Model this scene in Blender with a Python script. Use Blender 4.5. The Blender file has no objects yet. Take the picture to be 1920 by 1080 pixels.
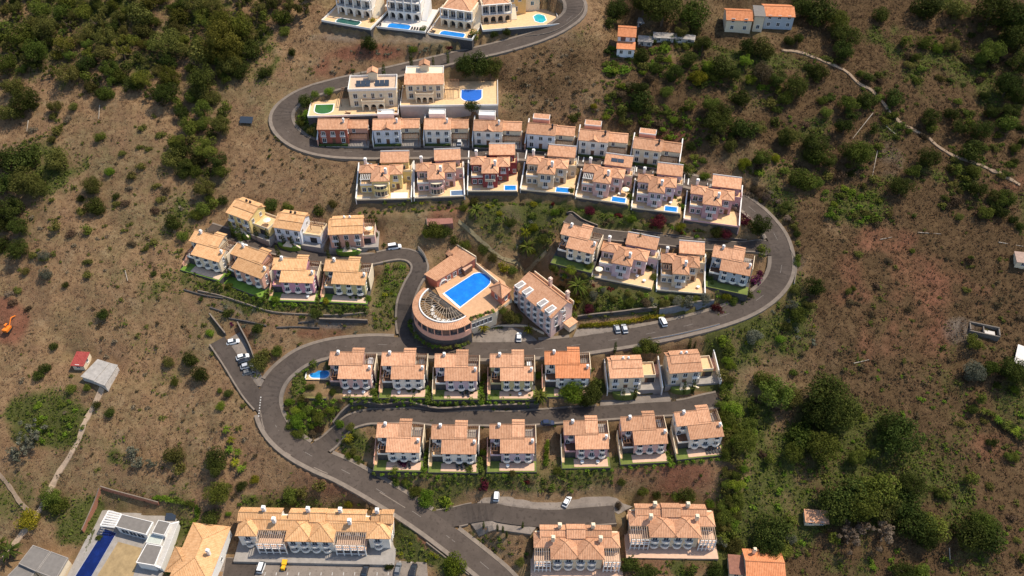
import bpy, bmesh, math, random
import numpy as np
from mathutils import Vector, Matrix
R = math.radians
random.seed(7)
rng = np.random.default_rng(7)
S = bpy.context.scene
COL = S.collection

# ---------------------------------------------------------------- camera, sky, sun, exposure
CAM = np.array([0.0, -198.0, 198.0]); F = 1536.0; PITCH = R(45)
cam = bpy.data.cameras.new('camera'); cam_o = bpy.data.objects.new('camera', cam); COL.objects.link(cam_o)
cam_o.location = CAM; cam_o.rotation_euler = (R(90) - PITCH, 0, 0)
cam.sensor_width = 36; cam.lens = 36 * F / 1920; cam.clip_start = 1; cam.clip_end = 6000
S.camera = cam_o
SUN_EL, SUN_AZ = R(59), R(63)          # azimuth measured from +Y towards +X
w = bpy.data.worlds.new('World'); S.world = w; w.use_nodes = True
nt = w.node_tree; bg = nt.nodes['Background']
sky = nt.nodes.new('ShaderNodeTexSky'); sky.sky_type = 'NISHITA'; sky.sun_disc = False
sky.sun_elevation = SUN_EL; sky.sun_rotation = SUN_AZ
nt.links.new(sky.outputs[0], bg.inputs[0]); bg.inputs[1].default_value = 0.15
sl = bpy.data.lights.new('sun', 'SUN'); sl.energy = 4.3; sl.angle = R(0.53); sl.color = (1.0, 0.885, 0.72)
so = bpy.data.objects.new('sun', sl); COL.objects.link(so)
sd = Vector((math.sin(SUN_AZ) * math.cos(SUN_EL), math.cos(SUN_AZ) * math.cos(SUN_EL), math.sin(SUN_EL)))
so.rotation_euler = sd.to_track_quat('Z', 'Y').to_euler(); so.location = (150, 120, 200)
vs = S.view_settings; vs.view_transform = 'Standard'; vs.look = 'None'; vs.exposure = 0.33; vs.gamma = 1; vs.use_curve_mapping = False

# ---------------------------------------------------------------- photo pixel -> place
SL = 0.43
def ray(px, py):
    a, b = (px - 960) / F, (540 - py) / F
    c, s = math.cos(PITCH), math.sin(PITCH)
    return np.array([a, c + b * s, -s + b * c])
def on_z(px, py, z):
    d = ray(px, py); t = (z - CAM[2]) / d[2]; return CAM + d * t
def on_base(px, py):
    d = ray(px, py); t = (SL * CAM[1] - CAM[2]) / (d[2] - SL * d[1]); return CAM + d * t
def base_z(px, py): return float(on_base(px, py)[2])
def to_px(X, Y, Z):
    c, s = math.cos(PITCH), math.sin(PITCH)
    x, y, z = X - CAM[0], Y - CAM[1], Z - CAM[2]
    dep = y * c - z * s; up = y * s + z * c
    return 960 + F * x / dep, 540 - F * up / dep

# ---------------------------------------------------------------- mesh helpers
class MB:
    """collects faces (optionally with uv in metres) and links them as one mesh object"""
    def __init__(s): s.v = []; s.f = []; s.uv = {}; s.m = []; s.cm = 0
    def pts(s, P):
        n = len(s.v); s.v.extend([tuple(map(float, p)) for p in P]); return n
    def face(s, P, uv=None):
        n = s.pts(P); s.f.append(tuple(range(n, n + len(P)))); s.m.append(s.cm)
        if uv: s.uv[len(s.f) - 1] = uv
    def box(s, x0, x1, y0, y1, z0, z1):
        n = s.pts([(x0,y0,z0),(x1,y0,z0),(x1,y1,z0),(x0,y1,z0),(x0,y0,z1),(x1,y0,z1),(x1,y1,z1),(x0,y1,z1)])
        for q in ((0,3,2,1),(4,5,6,7),(0,1,5,4),(1,2,6,5),(2,3,7,6),(3,0,4,7)): s.f.append(tuple(n + i for i in q)); s.m.append(s.cm)
        return s
    def prism(s, poly, z0, z1):
        """poly counter-clockwise; z0/z1 numbers or lists"""
        k = len(poly)
        a = z0 if hasattr(z0, '__len__') else [z0] * k; b = z1 if hasattr(z1, '__len__') else [z1] * k
        if sum(poly[i][0]*poly[(i+1)%k][1]-poly[(i+1)%k][0]*poly[i][1] for i in range(k)) < 0:
            poly = poly[::-1]; a = list(a)[::-1]; b = list(b)[::-1]
        n = s.pts([(p[0], p[1], a[i]) for i, p in enumerate(poly)] + [(p[0], p[1], b[i]) for i, p in enumerate(poly)])
        s.f.append(tuple(n + i for i in range(k - 1, -1, -1))); s.f.append(tuple(n + k + i for i in range(k))); s.m += [s.cm] * 2
        for i in range(k):
            j = (i + 1) % k; s.f.append((n + i, n + j, n + k + j, n + k + i)); s.m.append(s.cm)
        return s
    def bar(s, p, q, r, sides=4, r2=None):
        p, q = Vector(p), Vector(q); d = (q - p).normalized()
        a = d.orthogonal().normalized(); b = d.cross(a); r2 = r if r2 is None else r2
        P = []
        for c, rr in ((p, r), (q, r2)):
            for i in range(sides):
                t = 2 * math.pi * (i + .5) / sides; P.append(c + a * math.cos(t) * rr + b * math.sin(t) * rr)
        n = s.pts(P)
        for i in range(sides):
            j = (i + 1) % sides; s.f.append((n + i, n + j, n + sides + j, n + sides + i)); s.m.append(s.cm)
        s.f.append(tuple(n + i for i in range(sides - 1, -1, -1))); s.f.append(tuple(n + sides + i for i in range(sides))); s.m += [s.cm] * 2
        return s
    def mesh(s, name, mat, smooth=False):
        me = bpy.data.meshes.new(name); me.from_pydata(s.v, [], s.f)
        for m in (mat if isinstance(mat, (list, tuple)) else [mat]): me.materials.append(m)
        if any(s.m): me.polygons.foreach_set('material_index', s.m)
        if s.uv:
            L = me.uv_layers.new(name='UVMap').data
            for fi, uv in s.uv.items():
                for li, c in zip(me.polygons[fi].loop_indices, uv): L[li].uv = c
        if smooth: me.polygons.foreach_set('use_smooth', [True] * len(s.f))
        me.update(); return me
    def build(s, name, mat, parent=None, smooth=False):
        return obj(name, s.mesh(name, mat, smooth), parent)
def obj(name, data, parent=None, loc=None, rz=None):
    o = bpy.data.objects.new(name, data); COL.objects.link(o)
    if parent is not None: o.parent = parent
    if loc is not None: o.location = loc
    if rz is not None: o.rotation_euler = (0, 0, rz)
    return o
def tag(o, label=None, cat=None, group=None, kind=None):
    if label: o['label'] = label
    if cat: o['category'] = cat
    if group: o['group'] = group
    if kind: o['kind'] = kind
    return o
def empty(name, loc, rz=0, label=None, cat=None, group=None):
    o = bpy.data.objects.new(name, None); COL.objects.link(o); o.location = loc; o.rotation_euler = (0, 0, rz)
    o.empty_display_size = .5
    return tag(o, label, cat, group)

# ---------------------------------------------------------------- materials
def nodes(m):
    m.use_nodes = True; t = m.node_tree; return t, t.nodes, t.links, t.nodes['Principled BSDF']
def N(t, ty, **k):
    n = t.nodes.new(ty)
    for a, b in k.items():
        if a == 'inp':
            for i, v in b.items(): n.inputs[i].default_value = v
        else: setattr(n, a, b)
    return n
def mixc(t, fac, a, b, mode='MIX'):
    n = t.nodes.new('ShaderNodeMix'); n.data_type = 'RGBA'; n.blend_type = mode
    for sock, v in ((n.inputs[0], fac), (n.inputs[6], a), (n.inputs[7], b)):
        if hasattr(v, 'is_output'): t.links.new(v, sock)
        else: sock.default_value = v if not isinstance(v, tuple) or len(v) == 4 else (*v, 1)
    return n.outputs[2]
def ramp(t, src, *stops):
    n = t.nodes.new('ShaderNodeValToRGB'); e = n.color_ramp.elements
    while len(e) < len(stops): e.new(.5)
    for i, (p, c) in enumerate(stops): e[i].position = p; e[i].color = (*c, 1) if len(c) == 3 else c
    t.links.new(src, n.inputs[0]); return n.outputs[0]
def noise(t, scale, detail=4, rough=.6, coord='Object', stretch=None, seed=0):
    tc = t.nodes.new('ShaderNodeTexCoord'); src = tc.outputs[coord]
    if stretch or seed:
        mp = t.nodes.new('ShaderNodeMapping'); mp.inputs[3].default_value = stretch or (1, 1, 1); mp.inputs[1].default_value = (seed * 13.7, seed * 7.1, seed)
        t.links.new(src, mp.inputs[0]); src = mp.outputs[0]
    n = N(t, 'ShaderNodeTexNoise', inp={'Scale': scale, 'Detail': detail, 'Roughness': rough}); t.links.new(src, n.inputs['Vector'])
    return n.outputs['Fac']
def bump(t, b, h, strength, dist):
    n = N(t, 'ShaderNodeBump', inp={'Strength': strength, 'Distance': dist}); t.links.new(h, n.inputs['Height']); t.links.new(n.outputs[0], b.inputs['Normal'])
MATS = {}
def plain(name, c, rough=.8, var=.12, scale=1.2, metal=0, bmp=0, spec=.3):
    """paint, plaster or stone: one colour with worn patches"""
    if name in MATS: return MATS[name]
    m = bpy.data.materials.new(name); t, ns, lk, b = nodes(m)
    f = noise(t, scale, 6, .65)
    lo = tuple(x * (1 - var) for x in c); hi = tuple(min(1, x * (1 + var)) for x in c)
    lk.new(ramp(t, f, (.3, lo), (.7, hi)), b.inputs['Base Color'])
    b.inputs['Roughness'].default_value = rough; b.inputs['Metallic'].default_value = metal; b.inputs['Specular IOR Level'].default_value = spec
    if bmp: bump(t, b, noise(t, scale * 6, 4), .5, bmp)
    MATS[name] = m; return m
def roof_mat(name, c1, c2, c3):
    """clay tiles: rolls that run down the slope, courses across, each roof a little different"""
    if name in MATS: return MATS[name]
    m = bpy.data.materials.new(name); t, ns, lk, b = nodes(m)
    uv = N(t, 'ShaderNodeUVMap'); 
    mp = N(t, 'ShaderNodeMapping'); mp.inputs[3].default_value = (2.2, .35, 1); lk.new(uv.outputs[0], mp.inputs[0])
    st = N(t, 'ShaderNodeTexNoise', inp={'Scale': 1.0, 'Detail': 4, 'Roughness': .75}); lk.new(mp.outputs[0], st.inputs['Vector'])
    oi = N(t, 'ShaderNodeObjectInfo')
    patch = noise(t, .8, 6, .75)
    wn = N(t, 'ShaderNodeTexWhiteNoise'); wn.noise_dimensions = '2D'
    sn = N(t, 'ShaderNodeVectorMath', operation='SNAP'); sn.inputs[1].default_value = (.3, .45, 1); lk.new(uv.outputs[0], sn.inputs[0]); lk.new(sn.outputs[0], wn.inputs['Vector'])
    col = ramp(t, st.outputs['Fac'], (.3, c1), (.5, c2), (.7, c3))
    col = mixc(t, .35, col, ramp(t, wn.outputs['Value'], (.0, c1), (.5, c2), (1, c3)))
    pf = ramp(t, patch, (.38, (0, 0, 0)), (.62, (1, 1, 1)))
    col = mixc(t, .38, col, mixc(t, pf, tuple(x * .72 for x in c1), c3))
    hs = N(t, 'ShaderNodeHueSaturation'); mr = N(t, 'ShaderNodeMapRange', inp={3: .78, 4: 1.14}); lk.new(oi.outputs['Random'], mr.inputs[0])
    lk.new(mr.outputs[0], hs.inputs['Value']); lk.new(col, hs.inputs['Color']); lk.new(hs.outputs[0], b.inputs['Base Color'])
    b.inputs['Roughness'].default_value = .9; b.inputs['Specular IOR Level'].default_value = .08
    wv = N(t, 'ShaderNodeTexWave', inp={'Scale': .62, 'Distortion': .6, 'Detail': 1}); wv.bands_direction = 'X'; lk.new(uv.outputs[0], wv.inputs['Vector'])
    bump(t, b, wv.outputs['Fac'], .7, .12)
    MATS[name] = m; return m
def leaf_mat(name, c1, c2, c3, yellow=None):
    if name in MATS: return MATS[name]
    m = bpy.data.materials.new(name); t, ns, lk, b = nodes(m)
    oi = N(t, 'ShaderNodeObjectInfo')
    f = noise(t, 2.2, 3, .7)
    g = N(t, 'ShaderNodeNewGeometry')
    mx = N(t, 'ShaderNodeMath', operation='ADD'); lk.new(f, mx.inputs[0])
    sc = N(t, 'ShaderNodeMath', operation='MULTIPLY_ADD', inp={1: .5, 2: -.25}); lk.new(g.outputs['Random Per Island'], sc.inputs[0]); lk.new(sc.outputs[0], mx.inputs[1])
    col = ramp(t, mx.outputs[0], (.25, c1), (.52, c2), (.8, c3))
    hs = N(t, 'ShaderNodeHueSaturation'); mr = N(t, 'ShaderNodeMapRange', inp={3: .65, 4: 1.35}); lk.new(oi.outputs['Random'], mr.inputs[0])
    lk.new(mr.outputs[0], hs.inputs['Value'])
    m2 = N(t, 'ShaderNodeMath', operation='MULTIPLY_ADD', inp={1: 7.31, 2: 0}); lk.new(oi.outputs['Random'], m2.inputs[0])
    fr = N(t, 'ShaderNodeMath', operation='FRACT'); lk.new(m2.outputs[0], fr.inputs[0])
    mh = N(t, 'ShaderNodeMapRange', inp={3: .475, 4: .515}); lk.new(fr.outputs[0], mh.inputs[0]); lk.new(mh.outputs[0], hs.inputs['Hue'])
    lk.new(col, hs.inputs['Color']); lk.new(hs.outputs[0], b.inputs['Base Color'])
    b.inputs['Roughness'].default_value = .85; b.inputs['Specular IOR Level'].default_value = .06
    tl = N(t, 'ShaderNodeBsdfTranslucent'); lk.new(hs.outputs[0], tl.inputs[0]); ms = N(t, 'ShaderNodeMixShader', inp={0: .3}); lk.new(b.outputs[0], ms.inputs[1]); lk.new(tl.outputs[0], ms.inputs[2])
    lk.new(ms.outputs[0], next(n for n in ns if n.type == 'OUTPUT_MATERIAL').inputs[0])
    MATS[name] = m; return m

ROOF = roof_mat('clay_roof', (.44, .205, .112), (.58, .305, .175), (.68, .395, .245))
ROOFW = roof_mat('sunbleached_clay_roof', (.54, .275, .120), (.67, .375, .175), (.76, .465, .25))
ROOFO = roof_mat('new_orange_roof', (.50, .175, .075), (.61, .235, .105), (.69, .30, .15))
ROOFR = roof_mat('red_sheet_roof', (.30, .05, .045), (.36, .07, .06), (.42, .10, .085))
WHITE = plain('white_paint', (.74, .72, .68), .7, .06)
BALC = plain('balcony_white', (.78, .74, .67), .8, .06)
CREAM = plain('cream_plaster', (.72, .60, .43), .8, .08)
STONE = plain('dark_basalt_wall', (.070, .064, .062), .9, .35, 1.6, bmp=.1)
CONC = plain('grey_concrete', (.27, .245, .22), .9, .18, .5)
PATIO = plain('pink_paving', (.56, .37, .26), .85, .12, .8)
ORANGE = plain('ochre_terrace_tiles', (.64, .43, .235), .8, .12, .9)
WOOD = plain('brown_timber', (.16, .085, .05), .8, .25)
WOODL = plain('weathered_timber', (.42, .31, .22), .85, .2)
DARK = plain('dark_metal', (.03, .03, .033), .5, .1)
FABRIC = plain('cream_fabric', (.75, .68, .55), .9, .05)
BARK = plain('bark', (.10, .07, .05), .95, .3)
def glass():
    m = bpy.data.materials.new('window_glass'); t, ns, lk, b = nodes(m)
    b.inputs['Base Color'].default_value = (.035, .045, .06, 1); b.inputs['Roughness'].default_value = .08; b.inputs['Specular IOR Level'].default_value = .7
    return m
GLASS = glass()
def water(name, c, c2):
    m = bpy.data.materials.new(name); t, ns, lk, b = nodes(m)
    lk.new(ramp(t, noise(t, .28, 6, .7), (.25, tuple(x*.75 for x in c)), (.5, c), (.75, tuple(min(1, x*1.25) for x in c2))), b.inputs['Base Color'])
    b.inputs['Roughness'].default_value = .06; bump(t, b, noise(t, 1.6, 4), .6, .08); return m
POOL = water('pool_water', (.012, .19, .56), (.02, .26, .68))
POOLT = water('turquoise_water', (.02, .36, .42), (.05, .45, .50))
POOLG = water('green_pool_water', (.02, .09, .075), (.03, .12, .10))
POOLD = water('dark_blue_pool_water', (.004, .012, .085), (.005, .018, .12))
COVER = plain('blue_pool_cover', (.02, .12, .48), .5, .15)
WALLC = {'white': (.80, .73, .64), 'bluewhite': (.66, .67, .70), 'cream': (.78, .66, .49), 'yellow': (.72, .56, .24), 'pink': (.58, .33, .32),
         'rose': (.62, .40, .36), 'mauve': (.50, .30, .32), 'red': (.27, .055, .055), 'brick': (.36, .105, .07), 'beige': (.62, .50, .36), 'olive': (.52, .46, .24),
         'greyblue': (.42, .46, .50), 'salmon': (.66, .36, .26), 'lilac': (.55, .42, .46), 'ochre': (.68, .45, .18), 'violetpink': (.56, .28, .36), 'sage': (.48, .46, .38)}
def wallm(k): return plain(k + '_plaster', WALLC[k], .85, .09, .7)
# ---------------------------------------------------------------- lots of the row houses (front edge in photo pixels, put on a level pad)
class Lot: pass
LOTS = {}
def lot(key, fl, fr, dz, xa, xb, ya, yb, drop=0):
    L = Lot(); P = on_base((fl[0]+fr[0])/2, (fl[1]+fr[1])/2); L.z = float(P[2]) + dz
    A, B = on_z(*fl, L.z), on_z(*fr, L.z); L.o = (float(A[0]), float(A[1]), L.z); L.rz = math.atan2(B[1]-A[1], B[0]-A[0])
    L.w = float(np.hypot(*(B-A)[:2])); L.drop = drop
    c, s = math.cos(L.rz), math.sin(L.rz); L.M = lambda x, y: (L.o[0]+x*c-y*s, L.o[1]+x*s+y*c)
    L.rect = (xa, L.w + xb, ya, yb); L.poly = [L.M(x, y) for x, y in ((xa, ya), (L.w+xb, ya), (L.w+xb, yb), (xa, yb))]
    LOTS[key] = L; return L
T_RECT = (-4.6, 1.0, -3.4, 9.6)
for k, fl, fr in (('H1', (640,730), (698,731)), ('H2', (738,731), (796,731)), ('H3', (837,734), (894,734)), ('H4', (940,734), (998,734)), ('H5', (1042,729), (1102,729)),
                  ('I1', (729,866), (788,867)), ('I2', (831,869), (892,870)), ('I3', (940,868), (1000,868)), ('I4', (1079,861), (1137,860)), ('I5', (1187,853), (1246,850)), ('I6', (1290,843), (1349,837)),
                  ('F1', (369,500), (418,514)), ('F2', (444,525), (497,545)), ('F3', (532,551), (591,553)), ('F4', (628,554), (687,557)),
                  ('G1', (1061,487), (1109,499)), ('G4', (1345,529), (1398,540))):
    lot(k, fl, fr, .3, *T_RECT)
for k, fl, fr in (('H6', (1142,731), (1201,729)), ('H7', (1252,722), (1310,718)), ('E1', (434,424), (474,439)), ('E2', (520,451), (568,458)), ('E3', (622,465), (670,463))):
    lot(k, fl, fr, .2 if k[0] == 'E' else -.25, -1.0, 7.4, -.6, 9.0)
for k, fl, fr in (('C1', (597,272), (692,272)), ('C2', (700,273), (789,271)), ('C3', (795,272), (880,272)), ('C4', (886,274), (978,277)), ('C5', (984,279), (1075,287)), ('C6', (1080,291), (1174,300)), ('C7', (1180,306), (1272,318))):
    lot(k, fl, fr, -.3, 0, 0, -.8, 11.5)
for k, fl, fr in (('D1', (667,376), (772,374)), ('D2', (776,373), (872,369)), ('D3', (876,360), (971,360)), ('D4', (975,357), (1076,366)), ('D5', (1078,371), (1178,385)), ('D6', (1183,391), (1276,402)), ('D7', (1281,413), (1386,427))):
    lot(k, fl, fr, 2.15, 0, 0, 0, 17.5, drop=4.0)
lot('G2', (1108,520), (1222,543), .8, 0, 0, 0, 15, drop=2.0)
lot('G3', (1230,545), (1322,553), .8, 0, 0, 0, 15, drop=2.0)
lot('A1', (603,41), (695,57), 1.6, 0, 0, 0, 20, drop=3.6); lot('A2', (696,52), (797,63), 1.2, 0, 0, 0, 20, drop=2.4); lot('A3', (801,65), (885,77), .8, 0, 0, 0, 20, drop=1.2); lot('A4', (905,60), (1052,48), .2, 0, 0, 0, 19, drop=.6)
lot('B1', (577,221), (747,216), 2.7, 0, 0, 0, 17, drop=3.5); lot('B2', (750,201), (934,199), 2.4, 0, 0, 0, 18, drop=6.8)
lot('J1', (448,1036), (735,1042), -.2, 0, 0, -3, 13); lot('J2', (1001,1070), (1161,1071), .2, 0, 0, -3, 14.5); lot('J3', (1179,1029), (1338,1031), .2, 0, 0, -3, 14.5)
def flat(key, px_pts, ref, dz=0):
    """a level pad whose outline is read at its own height"""
    L = Lot(); L.z = base_z(*ref) + dz; L.poly = [tuple(on_z(x, y, L.z)[:2]) for x, y in px_pts]; L.drop = 0; LOTS[key] = L; return L
flat('hotel_deck', [(806,520),(880,480),(946,528),(960,560),(930,585),(874,606),(850,625),(800,620),(775,590),(780,555)], (872,575), 1.2)
flat('hotel_main', [(955,560),(985,510),(1078,575),(1074,600),(1033,634)], (1034,636), 0)
flat('modern', [(190,955),(335,970),(300,1080),(130,1110),(150,1060)], (235,1040), 0)
flat('lowparking', [(412,1048),(470,1046),(800,1052),(806,1130),(400,1130)], (600,1062), 0)
flat('greyhouse', [(30,1030),(140,1030),(140,1095),(0,1095)], (80,1062), 0)
flat('tilehouse', [(372,1000),(420,1000),(412,1100),(300,1100)], (370,1050), 0)
flat('redshed', [(130,665),(222,680),(195,725),(140,722)], (175,700), 0)
flat('whitehouse', [(1155,40),(1195,40),(1190,105),(1155,105)], (1172,95), 0)
flat('twinhouse', [(1358,20),(1488,15),(1485,55),(1358,62)], (1420,52), 0)
L_ = Lot(); L_.z = LOTS['H1'].z + .9; L_.drop = 0; L_.poly = [tuple(on_z(x, y, L_.z)[:2]) for x, y in ((566,664),(636,664),(642,744),(566,744))]; LOTS['pool_terrace'] = L_
flat('orangehouse', [(1385,1040),(1470,1050),(1470,1110),(1385,1110)], (1420,1075), 0)

# ---------------------------------------------------------------- roads (centre lines in photo pixels)
def catmull(P, step=1.5):
    P = np.array(P, float); out = []
    Q = np.vstack([2*P[0]-P[1], P, 2*P[-1]-P[-2]])
    for i in range(1, len(Q)-2):
        n = max(2, int(np.linalg.norm(Q[i+1]-Q[i]) / step))
        for k in range(n):
            t = k / n; a, b, c, d = Q[i-1], Q[i], Q[i+1], Q[i+2]
            out.append(.5*((2*b)+(-a+c)*t+(2*a-5*b+4*c-d)*t*t+(-a+3*b-3*c+d)*t**3))
    out.append(Q[-2]); return np.array(out)
class Road: pass
ROADS = {}
def road(key, px, half, walk, name, join=None, ends=(0, 0)):
    r = Road(); P = catmull([on_base(*p) for p in px]); z = P[:, 2].copy()
    for _ in range(60): z[1:-1] = .25*z[:-2] + .5*z[1:-1] + .25*z[2:]
    P[:, 2] = z; r.P = P; r.half = half; r.walk = walk; r.name = name
    if join:
        J = ROADS[join].P
        for i in range(len(P)):
            d = np.hypot(J[:, 0]-P[i, 0], J[:, 1]-P[i, 1]); k = d.argmin(); h = ROADS[join].half
            f = min(1, max(0, (d[k]-h-1) / 9)); jz = 0; best = 1e9
            for q in (k-1, k):
                if 0 <= q < len(J)-1:
                    e = J[q+1, :2]-J[q, :2]; u = min(1, max(0, float(np.dot(P[i, :2]-J[q, :2], e)/np.dot(e, e)))); dd = np.hypot(*(P[i, :2]-J[q, :2]-u*e))
                    if dd < best: best = dd; jz = J[q, 2]*(1-u)+J[q+1, 2]*u
            P[i, 2] = (jz - .03) * (1-f) + P[i, 2] * f
    T = np.gradient(P[:, :2], axis=0); T /= np.linalg.norm(T, axis=1)[:, None]; r.N = np.stack([-T[:, 1], T[:, 0]], 1); ROADS[key] = r
    def edge_z(i, off):
        x, y = P[i, :2]+r.N[i]*off; z_ = P[i, 2]
        if not join: return z_
        J = ROADS[join].P; h = ROADS[join].half; d = np.hypot(J[:, 0]-x, J[:, 1]-y); k = int(d.argmin()); best = 1e9; jz = 0
        for q in (k-1, k):
            if 0 <= q < len(J)-1:
                e = J[q+1, :2]-J[q, :2]; u = min(1, max(0, float(np.dot(np.array([x, y])-J[q, :2], e)/np.dot(e, e)))); dd = float(np.hypot(*(np.array([x, y])-J[q, :2]-u*e)))
                if dd < best: best = dd; jz = J[q, 2]*(1-u)+J[q+1, 2]*u
        f = min(1, max(0, (best-h-.4)/7)); f = f*f*(3-2*f); return (jz-.03)*(1-f)+z_*f
    r.edge_z = edge_z
MAIN = [(960,1110),(932,1080),(884,1040),(845,1010),(805,980),(765,953),(722,926),(681,902),(640,880),(602,864),(562,843),(531,818),(512,791),(503,762),(505,735),(518,708),(540,685),(570,666),(611,653),(650,648),(700,645),(760,648),(800,651),(850,655),(900,657),(960,656),(1020,653),(1080,647),(1150,637),(1220,625),(1290,610),(1350,594),(1400,575),(1438,549),(1460,520),(1466,488),(1458,450),(1440,420),(1410,390),(1375,368),(1330,350),(1270,333),(1200,316),(1120,301),(1050,292),(960,286),(860,284),(760,284),(680,285),(620,282),(575,272),(545,254),(530,232),(530,210),(545,190),(575,172),(620,160),(680,147),(740,134),(800,120),(860,106),(920,93),(970,80),(1020,64),(1055,46),(1077,24),(1076,0),(1055,-20),(1020,-40)]
road('main', MAIN, 3.5, 1.3, 'main_road')
road('lane_mid', [(572,853),(590,842),(606,828),(628,808),(655,789),(690,779),(725,780),(775,778),(830,785),(890,783),(960,785),(1030,780),(1100,775),(1160,771),(1220,767),(1280,764),(1320,754),(1348,748)], 2.6, .7, 'lane', 'main')
road('service', [(503,768),(490,757),(470,733),(450,702),(430,670),(408,638)], 2.6, .5, 'service_road', 'main')
road('lane_left', [(767,648),(762,622),(757,595),(761,562),(773,532),(786,507),(785,488),(772,475),(752,471),(725,477),(700,485),(665,488),(620,487),(565,478),(525,468),(490,458),(450,446),(415,436),(390,428)], 2.5, .7, 'lane', 'main')
road('lane_right', [(1462,468),(1420,464),(1380,463),(1345,460),(1295,457),(1245,450),(1205,446),(1170,444),(1120,440),(1095,430),(1078,417),(1062,408)], 2.3, .5, 'lane', 'main')
road('lane_low', [(800,978),(822,972),(848,963),(884,955),(920,958),(957,966),(1030,973),(1088,969),(1125,966),(1153,964)], 3.0, .4, 'lane', 'main')
ALLP = {k: r for k, r in ROADS.items()}
for r in ROADS.values(): r.X = np.array([[*(r.P[i, :2]+r.N[i]*o), r.edge_z(i, o)] for i in range(len(r.P)) for o in (-r.half, -r.half/2, 0, r.half/2, r.half)])
RP = np.vstack([r.X for r in ROADS.values()])
def road_z(x, y): return float(RP[np.hypot(RP[:, 0]-x, RP[:, 1]-y).argmin(), 2])
def smooth_z(x, y):
    d2 = (RP[:, 0]-x)**2 + (RP[:, 1]-y)**2; m = d2 < (math.sqrt(d2.min())+1.6)**2; w_ = 1/(d2[m]+.3)**2; return float((RP[m, 2]*w_).sum()/w_.sum())
APRONS = {}
def apron(key, px):
    out = []
    for p in px:
        q = on_base(*p)[:2]
        for r in ROADS.values():
            d = np.hypot(r.P[:, 0]-q[0], r.P[:, 1]-q[1]); k = d.argmin()
            if d[k] < r.half + 1.9 and 1 < k < len(r.P)-2: v = q-r.P[k, :2]; q = r.P[k, :2] + v/max(d[k], 1e-6)*min(d[k], r.half*.5)
        out.append(tuple(map(float, q)))
    APRONS[key] = out
apron('low_parking_strip', [(852,950),(878,927),(908,921),(948,921),(1003,934),(1044,935),(1088,924),(1130,918),(1158,926),(1168,938),(1187,946),(1160,962),(1140,948),(1108,943),(1085,952),(1050,961),(1010,957),(957,948),(910,945),(870,948)])
apron('low_parking_bay', [(876,968),(928,962),(970,968),(1018,980),(1012,1000),(995,1009),(936,1000),(897,1000)])
apron('hotel_parking', [(1070,630),(1082,606),(1230,592),(1335,580),(1345,592),(1280,608),(1180,627),(1080,645)])
apron('hotel_forecourt', [(880,648),(884,612),(922,592),(950,590),(985,608),(1020,634),(1033,636),(1070,630),(1080,644),(1020,648),(900,652)])
apron('service_bays', [(425,633),(447,612),(475,668),(484,716),(471,716)])
apron('court_mid', [(1125,768),(1127,740),(1150,740),(1205,728),(1255,724),(1262,755),(1235,762),(1200,762),(1170,764)])
apron('court_mid_end', [(1300,745),(1310,728),(1345,735),(1352,752),(1325,752)])
apron('court_left', [(405,428),(430,424),(470,440),(520,455),(565,460),(620,464),(680,462),(715,468),(690,477),(650,481),(600,478),(545,468),(490,452),(440,440)])

# ---------------------------------------------------------------- terrain: one sheet, levelled for pads and roads
X0, X1, Y0, Y1, H = -226., 226., -112., 146., 1.0
gx = np.arange(X0, X1+.1, H); gy = np.arange(Y0, Y1+.1, H); GX, GY = np.meshgrid(gx, gy)
def vnoise(scale, seed):
    r = np.random.default_rng(seed); n0, n1 = int((Y1-Y0)/scale)+3, int((X1-X0)/scale)+3; a = r.random((n0, n1))
    fy, fx = (GY-Y0)/scale, (GX-X0)/scale; iy, ix = fy.astype(int), fx.astype(int); ty, tx = fy-iy, fx-ix
    ty, tx = ty*ty*(3-2*ty), tx*tx*(3-2*tx)
    return (a[iy,ix]*(1-tx)+a[iy,ix+1]*tx)*(1-ty)+(a[iy+1,ix]*(1-tx)+a[iy+1,ix+1]*tx)*ty - .5
rough = 3.2*vnoise(38, 1)+1.8*vnoise(16, 2)+1.1*vnoise(7, 3)+.7*vnoise(3.2, 4)+.35*vnoise(1.7, 5)
BASE = SL*GY
fix = np.zeros(GX.shape, bool); fz = np.zeros(GX.shape)
def inside(poly, X, Y):
    c = np.zeros(X.shape, bool); k = len(poly)
    for i in range(k):
        x0, y0 = poly[i]; x1, y1 = poly[(i+1) % k]
        if y0 == y1: continue
        c ^= ((y0 > Y) != (y1 > Y)) & (X < (x1-x0)*(Y-y0)/(y1-y0)+x0)
    return c
def setpoly(poly, z, only_free=False):
    P = np.array(poly); a = (GX >= P[:,0].min()-1) & (GX <= P[:,0].max()+1) & (GY >= P[:,1].min()-1) & (GY <= P[:,1].max()+1)
    if not a.any(): return
    m = np.zeros(GX.shape, bool); m[a] = inside(poly, GX[a], GY[a])
    if only_free: m &= ~fix
    if callable(z): fz[m] = [z(x, y) for x, y in zip(GX[m], GY[m])]
    else: fz[m] = z
    fix[m] = True
for k, L in LOTS.items(): setpoly(L.poly, L.z - .4)
for k, L in LOTS.items():
    if L.drop:
        a, b = L.rect[0], L.rect[1]; setpoly([L.M(a, -1.3), L.M(b, -1.3), L.M(b, -3.6), L.M(a, -3.6)], L.z - L.drop, True)
for k, p in APRONS.items(): setpoly(p, lambda x, y: smooth_z(x, y) - .5)
roadm = np.zeros(GX.shape, bool)
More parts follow.
